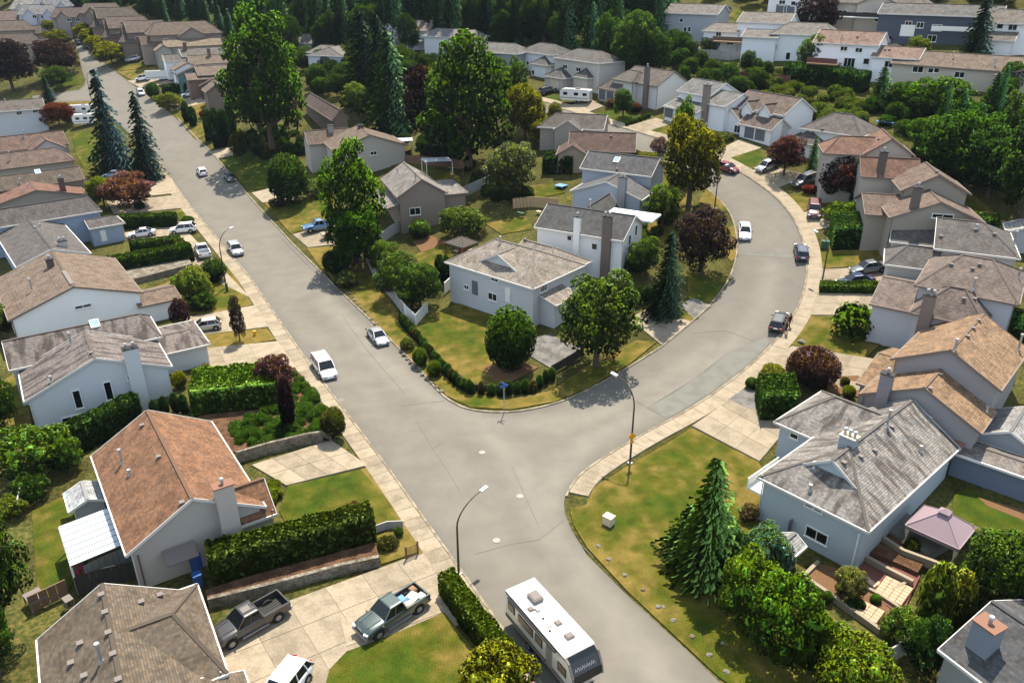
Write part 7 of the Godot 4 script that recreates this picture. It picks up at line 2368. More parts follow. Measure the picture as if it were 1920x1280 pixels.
	plant("young_cedar","young pointed cedar in the row along the corner lawn fence","young cedar","column",-9.02,-86.17,1.74,0.96,rgb(138,188,88),0,"young cedars along the corner lawn fence")
	plant("young_cedar","young pointed cedar in the row along the corner lawn fence","young cedar","column",-8.55,-85.26,1.5,0.88,rgb(138,188,88),0,"young cedars along the corner lawn fence")
	plant("young_cedar","young pointed cedar in the row along the corner lawn fence","young cedar","column",-8.07,-84.35,1.66,0.8,rgb(138,188,88),0,"young cedars along the corner lawn fence")
	plant("young_cedar","young pointed cedar in the row along the corner lawn fence","young cedar","column",-7.6,-83.43,1.82,1.04,rgb(138,188,88),0,"young cedars along the corner lawn fence")
	plant("young_cedar","young pointed cedar in the row along the corner lawn fence","young cedar","column",-7.08,-82.54,1.58,0.96,rgb(178,165,95),0,"young cedars along the corner lawn fence")
	plant("young_cedar","young pointed cedar in the row along the corner lawn fence","young cedar","column",-6.57,-81.64,1.74,0.88,rgb(138,188,88),0,"young cedars along the corner lawn fence")
	plant("young_cedar","young pointed cedar in the row along the corner lawn fence","young cedar","column",-6.05,-80.75,1.5,0.8,rgb(138,188,88),0,"young cedars along the corner lawn fence")
	plant("young_cedar","young pointed cedar in the row along the corner lawn fence","young cedar","column",-5.46,-80.12,1.66,1.04,rgb(138,188,88),0,"young cedars along the corner lawn fence")
	plant("young_cedar","young pointed cedar in the row along the corner lawn fence","young cedar","column",-4.88,-79.5,1.82,0.96,rgb(138,188,88),0,"young cedars along the corner lawn fence")
	plant("young_cedar","young pointed cedar in the row along the corner lawn fence","young cedar","column",-4.63,-79.37,1.58,0.88,rgb(138,188,88),0,"young cedars along the corner lawn fence")
	plant("young_cedar","young pointed cedar in the row along the corner lawn fence","young cedar","column",-3.49,-79.21,1.74,0.8,rgb(178,165,95),0,"young cedars along the corner lawn fence")
	plant("young_cedar","young pointed cedar in the row along the corner lawn fence","young cedar","column",-2.35,-79.05,1.5,1.04,rgb(138,188,88),0,"young cedars along the corner lawn fence")
	plant("young_cedar","young pointed cedar in the row along the corner lawn fence","young cedar","column",-1.21,-78.88,1.66,0.96,rgb(138,188,88),0,"young cedars along the corner lawn fence")
	plant("young_cedar","young pointed cedar in the row along the corner lawn fence","young cedar","column",-0.3,-79.04,1.82,0.88,rgb(138,188,88),0,"young cedars along the corner lawn fence")
	plant("young_cedar","young pointed cedar in the row along the corner lawn fence","young cedar","column",0.61,-79.2,1.58,0.8,rgb(138,188,88),0,"young cedars along the corner lawn fence")
	plant("young_cedar","young pointed cedar in the row along the corner lawn fence","young cedar","column",1.52,-79.36,1.74,1.04,rgb(138,188,88),0,"young cedars along the corner lawn fence")
	plant("young_cedar","young pointed cedar in the row along the corner lawn fence","young cedar","column",2.44,-79.52,1.5,0.96,rgb(178,165,95),0,"young cedars along the corner lawn fence")
	plant("young_cedar","young pointed cedar in the row along the corner lawn fence","young cedar","column",3.16,-80.38,1.66,0.88,rgb(138,188,88),0,"young cedars along the corner lawn fence")
	plant("young_cedar","young pointed cedar in the row along the corner lawn fence","young cedar","column",3.89,-81.25,1.82,0.8,rgb(138,188,88),0,"young cedars along the corner lawn fence")
	plant("young_cedar","young pointed cedar in the row along the corner lawn fence","young cedar","column",4.62,-82.11,1.58,1.04,rgb(138,188,88),0,"young cedars along the corner lawn fence")
	plant("clipped_shrub","round clipped shrub by the kerb, farther of two beside the young cedars","shrub","ball",-11.2,-86.34,2.3,1.81,rgb(189,229,111))
	plant("clipped_shrub","round clipped shrub by the kerb, nearer of two beside the young cedars","shrub","ball",-9.26,-83.63,2,1.77,rgb(189,229,111))
	plant("clipped_shrub","olive shrub by the kerb near the silver sedan","shrub","shrub",-13.26,-90.64,1.8,1.89,rgb(182,210,115))
	plant("street_tree","young light green tree on the lawn above the rounded cypress","young tree","round",-60.05,-176.21,7.9,3.98,rgb(251,255,99))
	plant("hedge_column","clipped green drum shaped bush by the left street","shrub","ball",-100.58,-231.3,4.15,3.58,rgb(134,180,76))
	hedge("hedge","long low dark hedge beside the white sport utility vehicle",[-99,-234.2,-87.7,-234.5],1.6,2.4,rgb(134,184,76),0,1.3)
	plant("umbrella_tree","flat topped small tree on the dry lawn by the left street","tree","wide",-92.61,-221.28,4.75,7.47,rgb(233,251,126))
	plant("columnar_cedar","dark columnar cedar on the lawns left of the tallest maple, first along the street","cedar tree","column",-84.4,-210.93,5.1,2.06,rgb(120,169,76))
	plant("columnar_cedar","dark columnar cedar on the lawns left of the tallest maple, second along the street","cedar tree","column",-81.29,-207.1,4.75,2.17,rgb(120,169,76))
	plant("columnar_cedar","dark columnar cedar on the lawns left of the tallest maple, third along the street","cedar tree","column",-72.92,-195.19,7.05,2.82,rgb(120,169,76))
	plant("columnar_cedar","dark columnar cedar on the lawns left of the tallest maple, fourth along the street","cedar tree","column",-69.18,-189.13,8.8,2.99,rgb(120,169,76))
	plant("columnar_cedar","dark columnar cedar on the lawns left of the tallest maple, fifth along the street","cedar tree","column",-67.62,-189.91,8.2,2.75,rgb(120,169,76))
	plant("columnar_cedar","dark columnar cedar on the lawns left of the tallest maple, last along the street","cedar tree","column",-67.47,-194.62,7.25,2.55,rgb(120,169,76))
	plant("red_bush","low red flowering bush on the lawn between columnar cedars","shrub","ball",-80.12,-212.53,1.75,2.78,rgb(255,124,154))
	plant("bush","round bush at the end of the long low hedge","shrub","ball",-78.92,-219.69,3.05,3.14,rgb(153,206,99))
	plant("silver_bush","silvery bush hiding the driveway under the tallest maple","shrub","shrub",-58.02,-181.12,5.25,4.8,rgb(237,255,199))
	plant("street_tree","yellow green street tree right of the far road, nearest of five","street tree","wide",-127.55,-267.05,7.35,10.48,rgb(255,255,84))
	plant("street_tree","yellow green street tree right of the far road, second of five","street tree","wide",-137.08,-281.24,6,8.86,rgb(255,255,84))
	plant("street_tree","yellow green street tree right of the far road, third of five","street tree","wide",-145.4,-292.77,5.5,8.08,rgb(255,255,84))
	plant("street_tree","yellow green street tree right of the far road, fourth of five","street tree","wide",-152.17,-302.04,5.3,6.8,rgb(255,255,84))
	plant("street_tree","yellow green street tree right of the far road, farthest of five","street tree","wide",-158.2,-310.21,4.7,5.81,rgb(255,255,84))
	plant("street_tree","yellow green street tree left of the far road, nearest of three","street tree","round",-161.47,-300.01,5.3,8.66,rgb(251,255,95))
	plant("street_tree","yellow green street tree left of the far road, middle of three","street tree","round",-171.37,-317.5,4.45,7.13,rgb(251,255,95))
	plant("street_tree","yellow green street tree left of the far road, farthest of three","street tree","round",-178.18,-326.46,4.55,6.1,rgb(251,255,95))
	plant("street_tree","green tree at the end of the far road","street tree","round",-180.98,-334.98,5.75,6.23,rgb(182,233,115))
	plant("woodland_tree","tree at the near edge of the left woods, round and light green","tree","round",-108.51,-288.99,4.7,6.13,rgb(200,244,115))
	plant("woodland_tree","tree at the near edge of the left woods, tall and dark by the tallest maple","tree","fir",-91.62,-285.92,8.25,5.33,rgb(102,146,92))
	plant("woodland_tree","tree at the near edge of the left woods, dark conifer second from the maple","tree","fir",-92.41,-278.6,8.75,5.21,rgb(105,157,103))
	plant("woodland_tree","tree at the near edge of the left woods, dark conifer third from the maple","tree","fir",-96.38,-281.98,8.8,4.92,rgb(109,157,111))
	plant("woodland_tree","tree at the near edge of the left woods, small conifer at the left","tree","fir",-97.33,-275.09,6.45,4.13,rgb(116,169,107))

func plant_right_side() -> void:
	plant("weeping_tree","mop headed weeping tree on the right hand lawn","weeping tree","weep",40.41,-86.02,4.55,5.04,rgb(167,221,115))
	plant("purple_round_shrub","dense round purple shrub beside the grey stucco house","purple shrub","ball",33.09,-77.48,4.4,5.5,rgb(215,154,201),0,"",0.9)
	hedge("hedge","tall boxy hedge at the driveway of the near right house",[26.3,-73.9,29.9,-73.4],4.2,3.4,rgb(156,210,84),0,1.15)
	plant("bright_shrub","bright lime shrub on top left of the boxy hedge","shrub","shrub",29.35,-79.11,2.05,2.63,rgb(255,255,84))
	plant("green_shrub","green shrub left of the boxy hedge","shrub","ball",26.66,-77.87,1.35,1.3,rgb(153,203,88))
	plant("clipped_shrub","bright green clipped ball in front of the stucco house","shrub","ball",36.15,-74.63,1.45,1.37,rgb(233,255,84))
	plant("clipped_shrub","brown clipped ball in front of the stucco house","shrub","ball",36.54,-76.89,0.95,1.05,rgb(189,172,126))
	plant("clipped_shrub","green shrub below the round purple shrub","shrub","shrub",33.51,-76.61,1.2,2.1,rgb(175,221,95))
	plant("pine","large green conifer with drooping tips on the corner lawn","conifer tree","fir",15.36,-49.51,11.05,6.94,rgb(160,210,99))
	plant("pine","lower conifer joined to the drooping one on its left","conifer tree","fir",14.33,-51.7,5.45,5.65,rgb(167,218,107))
	plant("dark_shrub","dark glossy shrub between the drooping conifer and the blue one","shrub","shrub",17.05,-49.8,5.1,3.56,rgb(120,184,95))
	plant("flowering_shrub","pinkish shrub at the wall of the near right house","shrub","shrub",20.86,-56.7,1.75,1.78,rgb(240,199,184))
	plant("dwarf_blue_spruce","compact blue spruce in front of the near right house","spruce tree","shrub",20.22,-49.45,5.6,3.87,rgb(189,244,241))
	plant("laurel_shrub","large bright green shrub on the long lawn, upper one","shrub","shrub",17.45,-44.42,7.3,4.65,rgb(204,255,95))
	plant("laurel_shrub","large green shrub on the long lawn, lower one","shrub","shrub",19.24,-41.17,7.6,5.15,rgb(175,236,88))
	plant("laurel_shrub","leafy shrub on the bottom edge right of the long lawn","shrub","shrub",22.33,-37.16,6.45,4.83,rgb(222,255,103))
	plant("laurel_shrub","leafy shrub between the two lowest large shrubs","shrub","shrub",21.47,-39.77,5.2,3.26,rgb(189,244,103))
	plant("garden_shrub","pale flowering bush behind the mauve gazebo","shrub","shrub",37.85,-52.33,2.5,1.76,rgb(255,255,230))
	plant("garden_tree","leafy tree at the right edge of the terraced garden","tree","round",36.06,-44.95,8.5,5.83,rgb(175,229,126))
	plant("garden_tree","leafy tree cut by the right edge near the corner roof","tree","round",39.09,-46.45,6.2,4.4,rgb(167,221,118))
	plant("cedar_bush","golden green upright cedar among the terraces","shrub","column",30.65,-43.77,6.3,2.39,rgb(222,248,99))
	plant("cedar_bush","yellow tipped cedar right of the golden green one","shrub","column",32.69,-44.24,5.1,2.26,rgb(251,255,99))
	plant("green_shrub","dark leafy shrub below the golden green cedar","shrub","shrub",28.57,-40.08,5.5,2.55,rgb(127,184,95))
	plant("green_shrub","light green shrub at the low end of the terrace wall","shrub","shrub",27.74,-42.31,3.8,2.66,rgb(196,248,126))
	plant("rhododendron","pale flowering shrub in the terraced garden","shrub","shrub",25.99,-47.04,3.35,2.29,rgb(255,255,187))
	plant("yellow_topiary","round yellow clipped bush beside the gazebo","shrub","ball",33.05,-51.92,1.65,1.23,rgb(255,255,76))
	plant("grass_tuft","green tuft in the terraced bed, first of a pair","garden plant","ball",25.92,-46.1,1.05,0.81,rgb(164,229,145))
	plant("grass_tuft","green tuft in the terraced bed, second of a pair","garden plant","ball",26.44,-45.88,1.05,0.81,rgb(153,218,134))
	plant("grass_tuft","green tuft in the terraced bed, by the terrace steps","garden plant","ball",27.92,-46.51,1.05,0.82,rgb(175,240,103))
	plant("grass_tuft","green tuft in the terraced bed, below the pale flowering shrub","garden plant","ball",24.33,-46.79,1.1,0.82,rgb(189,244,115))
	plant("green_shrub","dark bush at the corner of the brown grey hip roofed house","shrub","ball",45.18,-84.16,2.4,2.73,rgb(109,165,99))
	plant("garden_tree","dense green tree at the right edge above the tan roof","tree","ball",56.56,-81.01,3.8,4.17,rgb(145,210,107))
	hedge("hedge","tall boxy green hedge beside the right hand lawn",[45,-107.6,53.8,-105.8],4.5,3.6,rgb(145,199,88),0,1.2)
	plant("laurel_shrub","mixed light green shrubs on top left of the boxy hedge","shrub","shrub",48.21,-112.46,3.35,5.74,rgb(211,255,103))
	plant("laurel_shrub","mixed pale shrubs on top right of the boxy hedge","shrub","shrub",52.68,-111.85,2.15,6.64,rgb(237,255,134))
	plant("dark_shrub","dark rounded shrub by the brown two tier house","shrub","ball",51.5,-116.23,2.6,2.07,rgb(109,157,88))
	hedge("hedge","low clipped hedge between two right hand driveways",[39.9,-96.1,48.1,-93.7],1.3,1.2,rgb(189,236,92),0.1,0.8)
	hedge("hedge","low hedge behind the dark grey hip roof",[60.2,-108.6,66.8,-105.6],1.6,1.6,rgb(175,233,107),0,1.1)
	plant("plum_tree","purple leaved plum tree in front of the grey hip roofed house","plum tree","round",45.01,-130.66,7.15,6.11,rgb(204,131,168))
	plant("plum_tree","dark red plum tree with a bare trunk on the right hand lawn","plum tree","round",50.02,-119.29,7.8,6.93,rgb(189,105,140))
	plant("green_tree","slender conifer between the two plum trees","conifer tree","fir",49.5,-130.69,5.75,2.79,rgb(167,218,138))
	plant("red_shrub","low red maple on the right hand lawn edge","shrub","ball",46.96,-123.41,1.35,2.35,rgb(255,124,149))
	plant("street_tree","young green tree on the lawn with a dark shadow below","tree","round",22.84,-167.65,6.35,4.14,rgb(167,225,107))
	plant("small_tree","small yellow green tree by the white trailer","tree","round",9.02,-171.96,4.15,3.37,rgb(255,255,107))
	plant("red_shrub","dark red bush by the driveway of the trailer","shrub","ball",5.66,-181.07,3.1,2.12,rgb(200,112,154))
	plant("pink_bush","pinkish bush in front of the arched garage","shrub","shrub",21.46,-175.37,2,3.19,rgb(255,206,199))
	plant("red_shrub","dark red bush beside the young green tree","shrub","ball",25.55,-170.19,1.95,2.66,rgb(211,135,163))
	plant("clipped_shrub","low clipped ball edging the driveway, first of six","shrub","ball",23.18,-163.24,0.85,0.96,rgb(153,195,92))
	plant("clipped_shrub","low clipped ball edging the driveway, second of six","shrub","ball",24.1,-163.79,0.85,0.97,rgb(153,195,92))
	plant("clipped_shrub","low clipped ball edging the driveway, third of six","shrub","ball",25.02,-164.34,0.85,0.97,rgb(153,195,92))
	plant("clipped_shrub","low clipped ball edging the driveway, fourth of six","shrub","ball",25.95,-164.89,0.85,0.97,rgb(153,195,92))
	plant("clipped_shrub","low clipped ball edging the driveway, fifth of six","shrub","ball",26.88,-165.45,0.85,0.97,rgb(153,195,92))
	plant("clipped_shrub","low clipped ball edging the driveway, last of six","shrub","ball",27.82,-166.01,0.85,0.98,rgb(153,195,92))
	plant("green_tree","bright green tree left of the brown roofed dormer house","tree","round",33.31,-157.63,5.05,3.5,rgb(189,255,103))
	plant("flower_bush","flowering bush by the double garage of the dormer house","shrub","shrub",39.11,-149.12,1.55,3.94,rgb(218,225,172))
	
	plant("purple_beech","large dark purple beech on the top right hillside","purple tree","round",71.5,-201.43,9.05,10.5,rgb(120,86,126))
	plant("hill_spruce","tall dark spruce on the top right hillside","spruce tree","fir",91.66,-166.59,12.45,8.76,rgb(68,104,82))
	plant("hill_tree","pale green tree before the white hillside house","tree","round",63.52,-176.78,8.25,7.16,rgb(204,255,161))
	plant("hill_tree","light green tree between the pink and the brown roof","tree","round",83.52,-173.3,5.15,5.03,rgb(229,255,122))
	plant("hill_tree","dark conifer rising from the slope behind the grey hip roof","conifer tree","fir",68.59,-153.2,6.85,6.91,rgb(153,206,118))
	plant("hill_tree","green tree on the slope left of the brown roofed beige house","tree","round",72.34,-150,5.15,7.18,rgb(160,221,99))
	plant("hill_tree","broad bright green tree in the middle of the slope","tree","round",75.3,-145.85,6.65,12.27,rgb(178,248,95))
	plant("hill_tree","dark conifer on the slope below the beige house","conifer tree","fir",79.83,-136.08,9.15,6.19,rgb(131,180,122))
	plant("hill_tree","wide dark green tree low on the slope behind the two tier house","tree","round",68.36,-121.93,10.8,12.12,rgb(145,210,92))
	plant("hill_tree","dark green tree low on the slope at the right","tree","round",69.35,-114.01,10.3,10.7,rgb(127,184,99))
	plant("hill_tree","yellow tinged tree at the right edge of the slope","tree","round",71.38,-115.11,7.9,6.18,rgb(255,255,95))
	plant("hill_tree","tall green tree at the right edge","tree","round",69.67,-105.5,16.95,8.49,rgb(153,210,115))
	plant("hill_tree","rounded tree between slope and two tier house roof","tree","round",68.41,-132.59,5.6,7,rgb(164,229,95))
	plant("hill_tree","leafy tree at the right edge above the corner house with two flues","tree","round",78.56,-124.15,11.95,6.51,rgb(182,233,134))
	hedge("hedge","dark tall hedge below the pink roofed hillside house",[57.1,-174.4,63.6,-168.9,69.1,-161.5],2.6,3.6,rgb(138,199,84),0,1.4)
	thicket("undergrowth","shrub",[46.8,-163.4,56,-170.4,65.9,-159,66.6,-149.8,61.3,-140.3,53,-149],1.9,1.2,3,2.6,rgb(233,255,145))
	thicket("undergrowth","shrub",[49,-164,58.4,-167.5,67.2,-156.8,60.5,-143.2,53.3,-150.3],3.2,1,2.2,2.4,rgb(255,255,184))
	thicket("undergrowth","shrub",[65.5,-157.7,72.8,-151.2,78.6,-143,72.4,-120.4,65.6,-121,67.1,-139.1],2.3,2,4.5,3.6,rgb(167,221,99))
	thicket("undergrowth","round",[33.9,-181.5,42.1,-194.7,56.2,-179.2,47.5,-166.3,41.7,-169.1],2.6,2.5,6,4,rgb(182,229,126))
	thicket("undergrowth","shrub",[47.7,-176.3,58.1,-182,61.1,-169.5,53.1,-163.6],2,1.2,2.6,2.6,rgb(237,255,161))
	thicket("undergrowth","shrub",[16.2,-122.8,23.3,-134.4,25.5,-123.5,21,-112.6,17.8,-108.7],2.4,1.2,2.6,2.6,rgb(204,240,115))
	thicket("undergrowth","shrub",[30.4,-46.7,34.8,-48.8,38.2,-45.9,34.1,-43.5,29.5,-41.1],2.2,1.6,3,2.6,rgb(149,203,107))
	thicket("undergrowth","shrub",[16.5,-50.4,19.6,-49.2,21.9,-43.1,19.7,-41.2,16.9,-45.2],2.2,1.4,2.6,2.6,rgb(167,229,95))
	plant("yellow_bush","round yellow bush on the slope behind the grey hip roof","shrub","ball",57.03,-154.49,1.35,1.81,rgb(255,255,57))
	plant("woodland_tree","fir at the woods edge above the two storey hip roof","tree","fir",19.21,-208.26,15.55,7.81,rgb(105,154,103))
	plant("woodland_tree","leafy tree at the woods edge over the grey hip roofs","tree","round",23.28,-196.64,13.95,8.67,rgb(145,203,107))
	plant("woodland_tree","tall light green tree at the woods edge","tree","round",27.5,-190.44,15.8,9.59,rgb(175,233,118))
	plant("woodland_tree","leafy tree beside the grey walled hillside house","tree","round",31.99,-188.1,11.25,7.15,rgb(156,210,118))
	plant("woodland_tree","tall fir in the woods edge, top centre","tree","fir",14.04,-222.05,14.75,9.68,rgb(102,150,95))
	plant("woodland_tree","leafy tree left of the tall fir, top centre","tree","round",8.8,-232.88,13.4,8.68,rgb(167,221,107))
	plant("woodland_tree","light leafy tree at the clearing, top centre","tree","round",3.7,-234.89,11.15,8.78,rgb(182,233,118))
	plant("woodland_tree","small leafy tree under the white hillside deck","tree","round",41.16,-196.07,6.05,4.46,rgb(153,206,115))
	plant("woodland_tree","leafy tree at the woods edge behind the pale fence","tree","round",-3.06,-243.39,11.8,9.08,rgb(149,203,99))
	plant("woodland_tree","dark fir at the woods edge behind the pale fence","tree","fir",-8.79,-255.14,11.7,7.9,rgb(113,165,99))
	plant("woodland_tree","light leafy tree above the arched window house","tree","round",-16.06,-256.09,10.5,7.95,rgb(182,233,115))
	plant("woodland_tree","yellow green tree above the long white house","tree","round",-25.13,-271.93,9.35,8.42,rgb(218,255,115))
	plant("woodland_tree","small pointed conifer on the top edge near the red car","tree","fir",40.94,-234.75,3.5,2.91,rgb(127,180,115))
	plant("woodland_tree","round bush like tree left of the hillside deck","tree","round",46.98,-200.57,3.8,5.06,rgb(175,225,115))
	thicket("undergrowth","shrub",[-67.2,-191.1,-60.2,-198.9,-45.2,-184.4,-41,-170.9,-49.2,-175.3,-54.2,-175.9],2.6,1.2,3,2.6,rgb(153,195,103))
	thicket("undergrowth","shrub",[-25.1,-176,-10.6,-178.4,-5.5,-148.3,-11.4,-153.7,-17.6,-164.7],2.8,1.2,3.4,3,rgb(131,172,99))
	thicket("undergrowth","shrub",[-9.9,-149.6,-1,-145.9,3.7,-135.2,0,-135.2,-5.3,-139.6],2.4,1.4,3,2.6,rgb(189,229,118))
	thicket("undergrowth","shrub",[-44.2,-163.5,-39.8,-164.2,-33.1,-151.8,-36.9,-150],2.2,1.2,2.4,2.4,rgb(164,210,107))
	hedge("hedge","dark hedge behind the tallest maple and the brown roofed house",[-51.7,-226.9,-37.9,-217.7],2.6,3.4,rgb(120,165,84),0,1.4)
	thicket("undergrowth","fir",[69.3,-157.3,84.4,-136.6,75.7,-119.2,70,-127.5,67.3,-137.3],7,6,12,5,rgb(142,195,111))
	thicket("undergrowth","round",[18.3,-204.4,33.6,-187.2,42.3,-195.5,38.5,-210.1,21.8,-215.1],3.6,4,9,5.5,rgb(156,210,107))
	thicket("undergrowth","round",[75.2,-139.3,90.4,-148.6,77,-118.7,69.3,-112.3,69,-121.7],3.6,4,8,5.5,rgb(167,229,107))

func plant_woods() -> void:
	thicket("forest","fir",[-123.8,-300.4,-105.7,-285.9,-84.1,-272.2,-68.5,-271.7,-75.7,-304.8,-94.6,-312.2,-134.5,-330.1],5.5,9,18,7,rgb(105,150,103))
	thicket("forest","round",[-217.6,-366.1,-200.4,-360.1,-177.1,-349.5,-134,-328.5,-107.7,-298.1,-114.5,-319.7,-164.2,-350.8,-227,-383.7],9,8,14,9,rgb(156,203,118))
	thicket("forest","fir",[-68.3,-255,-23,-245,6.2,-232,33,-205,40.3,-215,52.4,-290,8.8,-330,-88.4,-330],5.2,16,28,9,rgb(105,150,95))
	thicket("forest","fir",[-129.3,-330,-70.2,-262,-88.4,-330,-73.1,-420,-195,-520],5.6,16,27,9,rgb(113,161,111))
	thicket("forest","round",[-67,-250,-22.5,-240,6.1,-226,35.5,-200,39,-212,6.6,-245,-72.3,-270],8.5,9,17,9,rgb(153,203,99))
	thicket("forest","round",[61.9,-330,110.5,-275,157.5,-245,199.3,-240,332.2,-400,78.8,-420],7,12,22,9,rgb(138,191,107))
	thicket("forest","round",[54.4,-290,90.8,-226,136.3,-212,186.7,-208,233.4,-260,160.8,-250,114.5,-285,63.8,-340],6,9,16,7.5,rgb(153,203,115))
	thicket("forest","round",[-179,-330,-116.5,-300,-150,-400,-224,-440,-253.2,-420],6.5,9,17,8,rgb(142,195,115))
	thicket("forest","round",[56.9,-250,90,-224,113.6,-212,142.8,-205,179.5,-200,210.9,-235,131.3,-245,66,-290],6,6,12,7,rgb(167,218,126))
	thicket("forest","fir",[-151.9,-360,-119.4,-330,-91.1,-340,-229.9,-520,-299.5,-520],6,10,20,8,rgb(127,180,115))
	thicket("forest","round",[-472.6,-560,-283.3,-470,-187.5,-500,-74.9,-430,61.9,-330,78.8,-420,-97.5,-560,-607.6,-720],9,12,24,11,rgb(127,180,115))
	thicket("forest","round",[-273.3,-400,-221.8,-360,-256.3,-430,-327.4,-520,-404,-520],8,8,15,9,rgb(142,195,118))
	thicket("undergrowth","round",[-50,-245.7,-37.1,-243.7,-13.6,-211.8,-2.6,-206.1,-7.4,-188.9,-21.4,-207.3,-36,-214.6],4,4,9,6,rgb(167,214,111))
	thicket("undergrowth","round",[-62.7,-245.8,-46.1,-240.9,-38.3,-211.5,-49.7,-212.9],4,4,8,6,rgb(175,218,107))
	thicket("forest","round",[63.9,-235,90.7,-222.9,105.1,-202,119.5,-193,125.5,-204.4,91.4,-232.9,66.1,-244.2],5,5,9,6,rgb(167,218,126))

func park_vehicles() -> void:
	car("parked_van","white minivan parked at the left kerb above the junction","van","van",-22.61,-84.98,151.2,rgb(226,228,230))
	car("parked_car","silver sedan parked at the right kerb beside the young cedars","car","sedan",-17.45,-93.55,151.4,rgb(168,172,176),0.5)
	car("sport_utility","silver sport utility vehicle on the road by the curved lamp","car","suv",-46.41,-127.03,150.3,rgb(168,172,176),0.5)
	car("white_hatchback","small white car driving away up the left street","car","hatch",-67.51,-172.13,-29.7,rgb(226,228,230))
	car("black_sedan","black sedan behind the small white car on the left street","car","sedan",-59.69,-166.64,149.8,rgb(24,24,26))
	car("white_sport_utility","white sport utility vehicle on the driveway above the hedge","car","suv",-59.25,-137.96,-100.7,rgb(226,228,230),0,"",0.15)
	car("racing_car","white and blue striped coupe in the driveway of the slate grey house","car","sedan",-66.1,-136.55,-111.6,rgb(206,206,212),0,"",0.15)
	car("silver_hatchback","silver hatchback on the driveway below the dry front lawn","car","hatch",-41.15,-97.17,-109.7,rgb(186,184,178),0.3,"",0.15)
	pickup("white_pickup_truck","white pickup truck parked between the hedges by the lamp",-51.76,-126.49,-28.3,rgb(226,228,230),0.0,false)
	pickup("blue_pickup_truck","blue pickup truck on the driveway below the taupe walled house",-33.9,-134.83,-118,rgb(90,130,170),0.2,false)
	pickup("green_pickup_truck","grey green pickup truck with a loaded bed in the near driveway",-9.05,-45.14,-134.2,rgb(70,82,78),0.5,false)
	parcel("cardboard_box","tan cardboard box in the loaded pickup bed",-7.68,-47.17,0.79,-134.2,Vector3(0.55,0.45,0.5),"wood")
	parcel("load_bag","white sack in the middle of the loaded pickup bed",-7.55,-46.46,0.79,-134.2,Vector3(0.9,0.4,0.8),"white")
	parcel("load_bag","white sack against the tailgate of the loaded pickup",-6.95,-46.56,0.79,-134.2,Vector3(0.6,0.35,0.55),"white")
	parcel("folded_tarp","pale blue tarp behind the cab of the loaded pickup",-8.37,-46.15,0.79,-134.2,Vector3(0.8,0.4,0.55),"cloth_blue")
	parcel("load_bag","pale sack behind the driver side of the loaded pickup",-7.77,-45.76,0.79,-134.2,Vector3(0.5,0.35,0.7),"cream")
	pickup("dark_pickup_truck","dark pickup truck with an empty bed beside the taupe roof",-19.53,-44.29,-134.2,rgb(66,64,62),0.4,true)
	car("white_van","white car roof cut by the bottom edge in the near driveway","car","suv",-15.38,-38.25,-158.8,rgb(226,228,230),0,"",0.15)
	car("white_coupe","white car coming down the right hand bend","car","sedan",34.55,-113.56,-167.8,rgb(226,228,230))
	car("dark_blue_car","dark blue car on the outer side of the bend","car","hatch",40.32,-105.38,11.4,rgb(40,52,72))
	car("black_hatchback","black hatchback at the outer kerb with two people beside it","car","hatch",33,-89.76,27.5,rgb(26,30,34),0.3)
	car("red_car","dark red car at the top of the bend","car","hatch",36.84,-135.59,140.3,rgb(120,20,30))
	car("grey_sedan","grey sedan on the upper right hand driveway","car","sedan",47.14,-98.89,-91.8,rgb(110,114,120),0.5,"",0.15)
	car("blue_sports_car","dark blue sports car behind the low clipped hedge","car","sedan",44.5,-96.22,-87.6,rgb(44,60,92),0.3,"",0.15)
	car("silver_car","silver car under the plum tree on the right","car","hatch",43.17,-133.83,-116.4,rgb(168,172,176),0.4,"",0.15)
	car("dark_car","dark car with a pale windscreen below the plum trees","car","suv",47.24,-126.32,-112.4,rgb(60,62,62),0,"",0.15)
	car("dark_red_vehicle","dark red vehicle at the edge of the right hand lawn","car","suv",45.51,-116.59,-161.5,rgb(90,40,44),0,"",0.15)
	car("black_car","black car beside the white trailer","car","hatch",8.36,-190.53,71.6,rgb(26,28,36),0,"",0.15)
	car("white_wagon","white station wagon beside the long low hedge","car","suv",-89.76,-229.83,-105.4,rgb(226,228,230),0,"",0.15)
	car("silver_car","silver car at the kerb below the box trailer","car","hatch",-106.28,-236.07,147.2,rgb(168,172,176),0.4)
	car("silver_suv","silver car on the far driveway by the yellow trees","car","suv",-120.27,-266.73,-89.6,rgb(168,172,176),0.4,"",0.15)
	car("white_pickup","white car in front of the box trailer","car","suv",-109.67,-247.08,-86.4,rgb(226,228,230),0,"",0.15)
	car("dark_parked_car","dark car parked under the yellow trees of the far street, nearest","car","suv",-141.67,-284.92,-32.6,rgb(40,42,46))
	car("dark_parked_car","dark car parked under the yellow trees of the far street, middle","car","suv",-146.58,-290.56,-32.8,rgb(40,42,46))
	car("dark_parked_car","dark car parked under the yellow trees of the far street, farthest","car","suv",-151.91,-296.51,-32.9,rgb(40,42,46))
	car("far_white_car","white car at the end of the far street","car","suv",-168.28,-318.73,-30.8,rgb(226,228,230))
	car("blue_car","blue car under the large blue spruce","car","suv",-95.18,-189.95,-76.5,rgb(40,60,84),0,"",0.15)
	car("blue_boat_car","covered pale blue car beside the pink purple maple","car","sedan",-88.6,-175.46,-96.2,rgb(130,150,176),0,"",0.15)
	car("hill_car","blue car on the driveway of the slate blue hillside house","car","hatch",82.7,-188.5,-6.5,rgb(60,100,140),0,"",0.15)
	car("hill_car","dark car on the driveway above the white hillside house","car","hatch",57.48,-233.22,-25.2,rgb(40,46,60),0,"",0.15)
	car("hill_car","red car on the top edge right of the woods","car","hatch",43.63,-252.63,42.6,rgb(170,30,30),0,"",0.15)
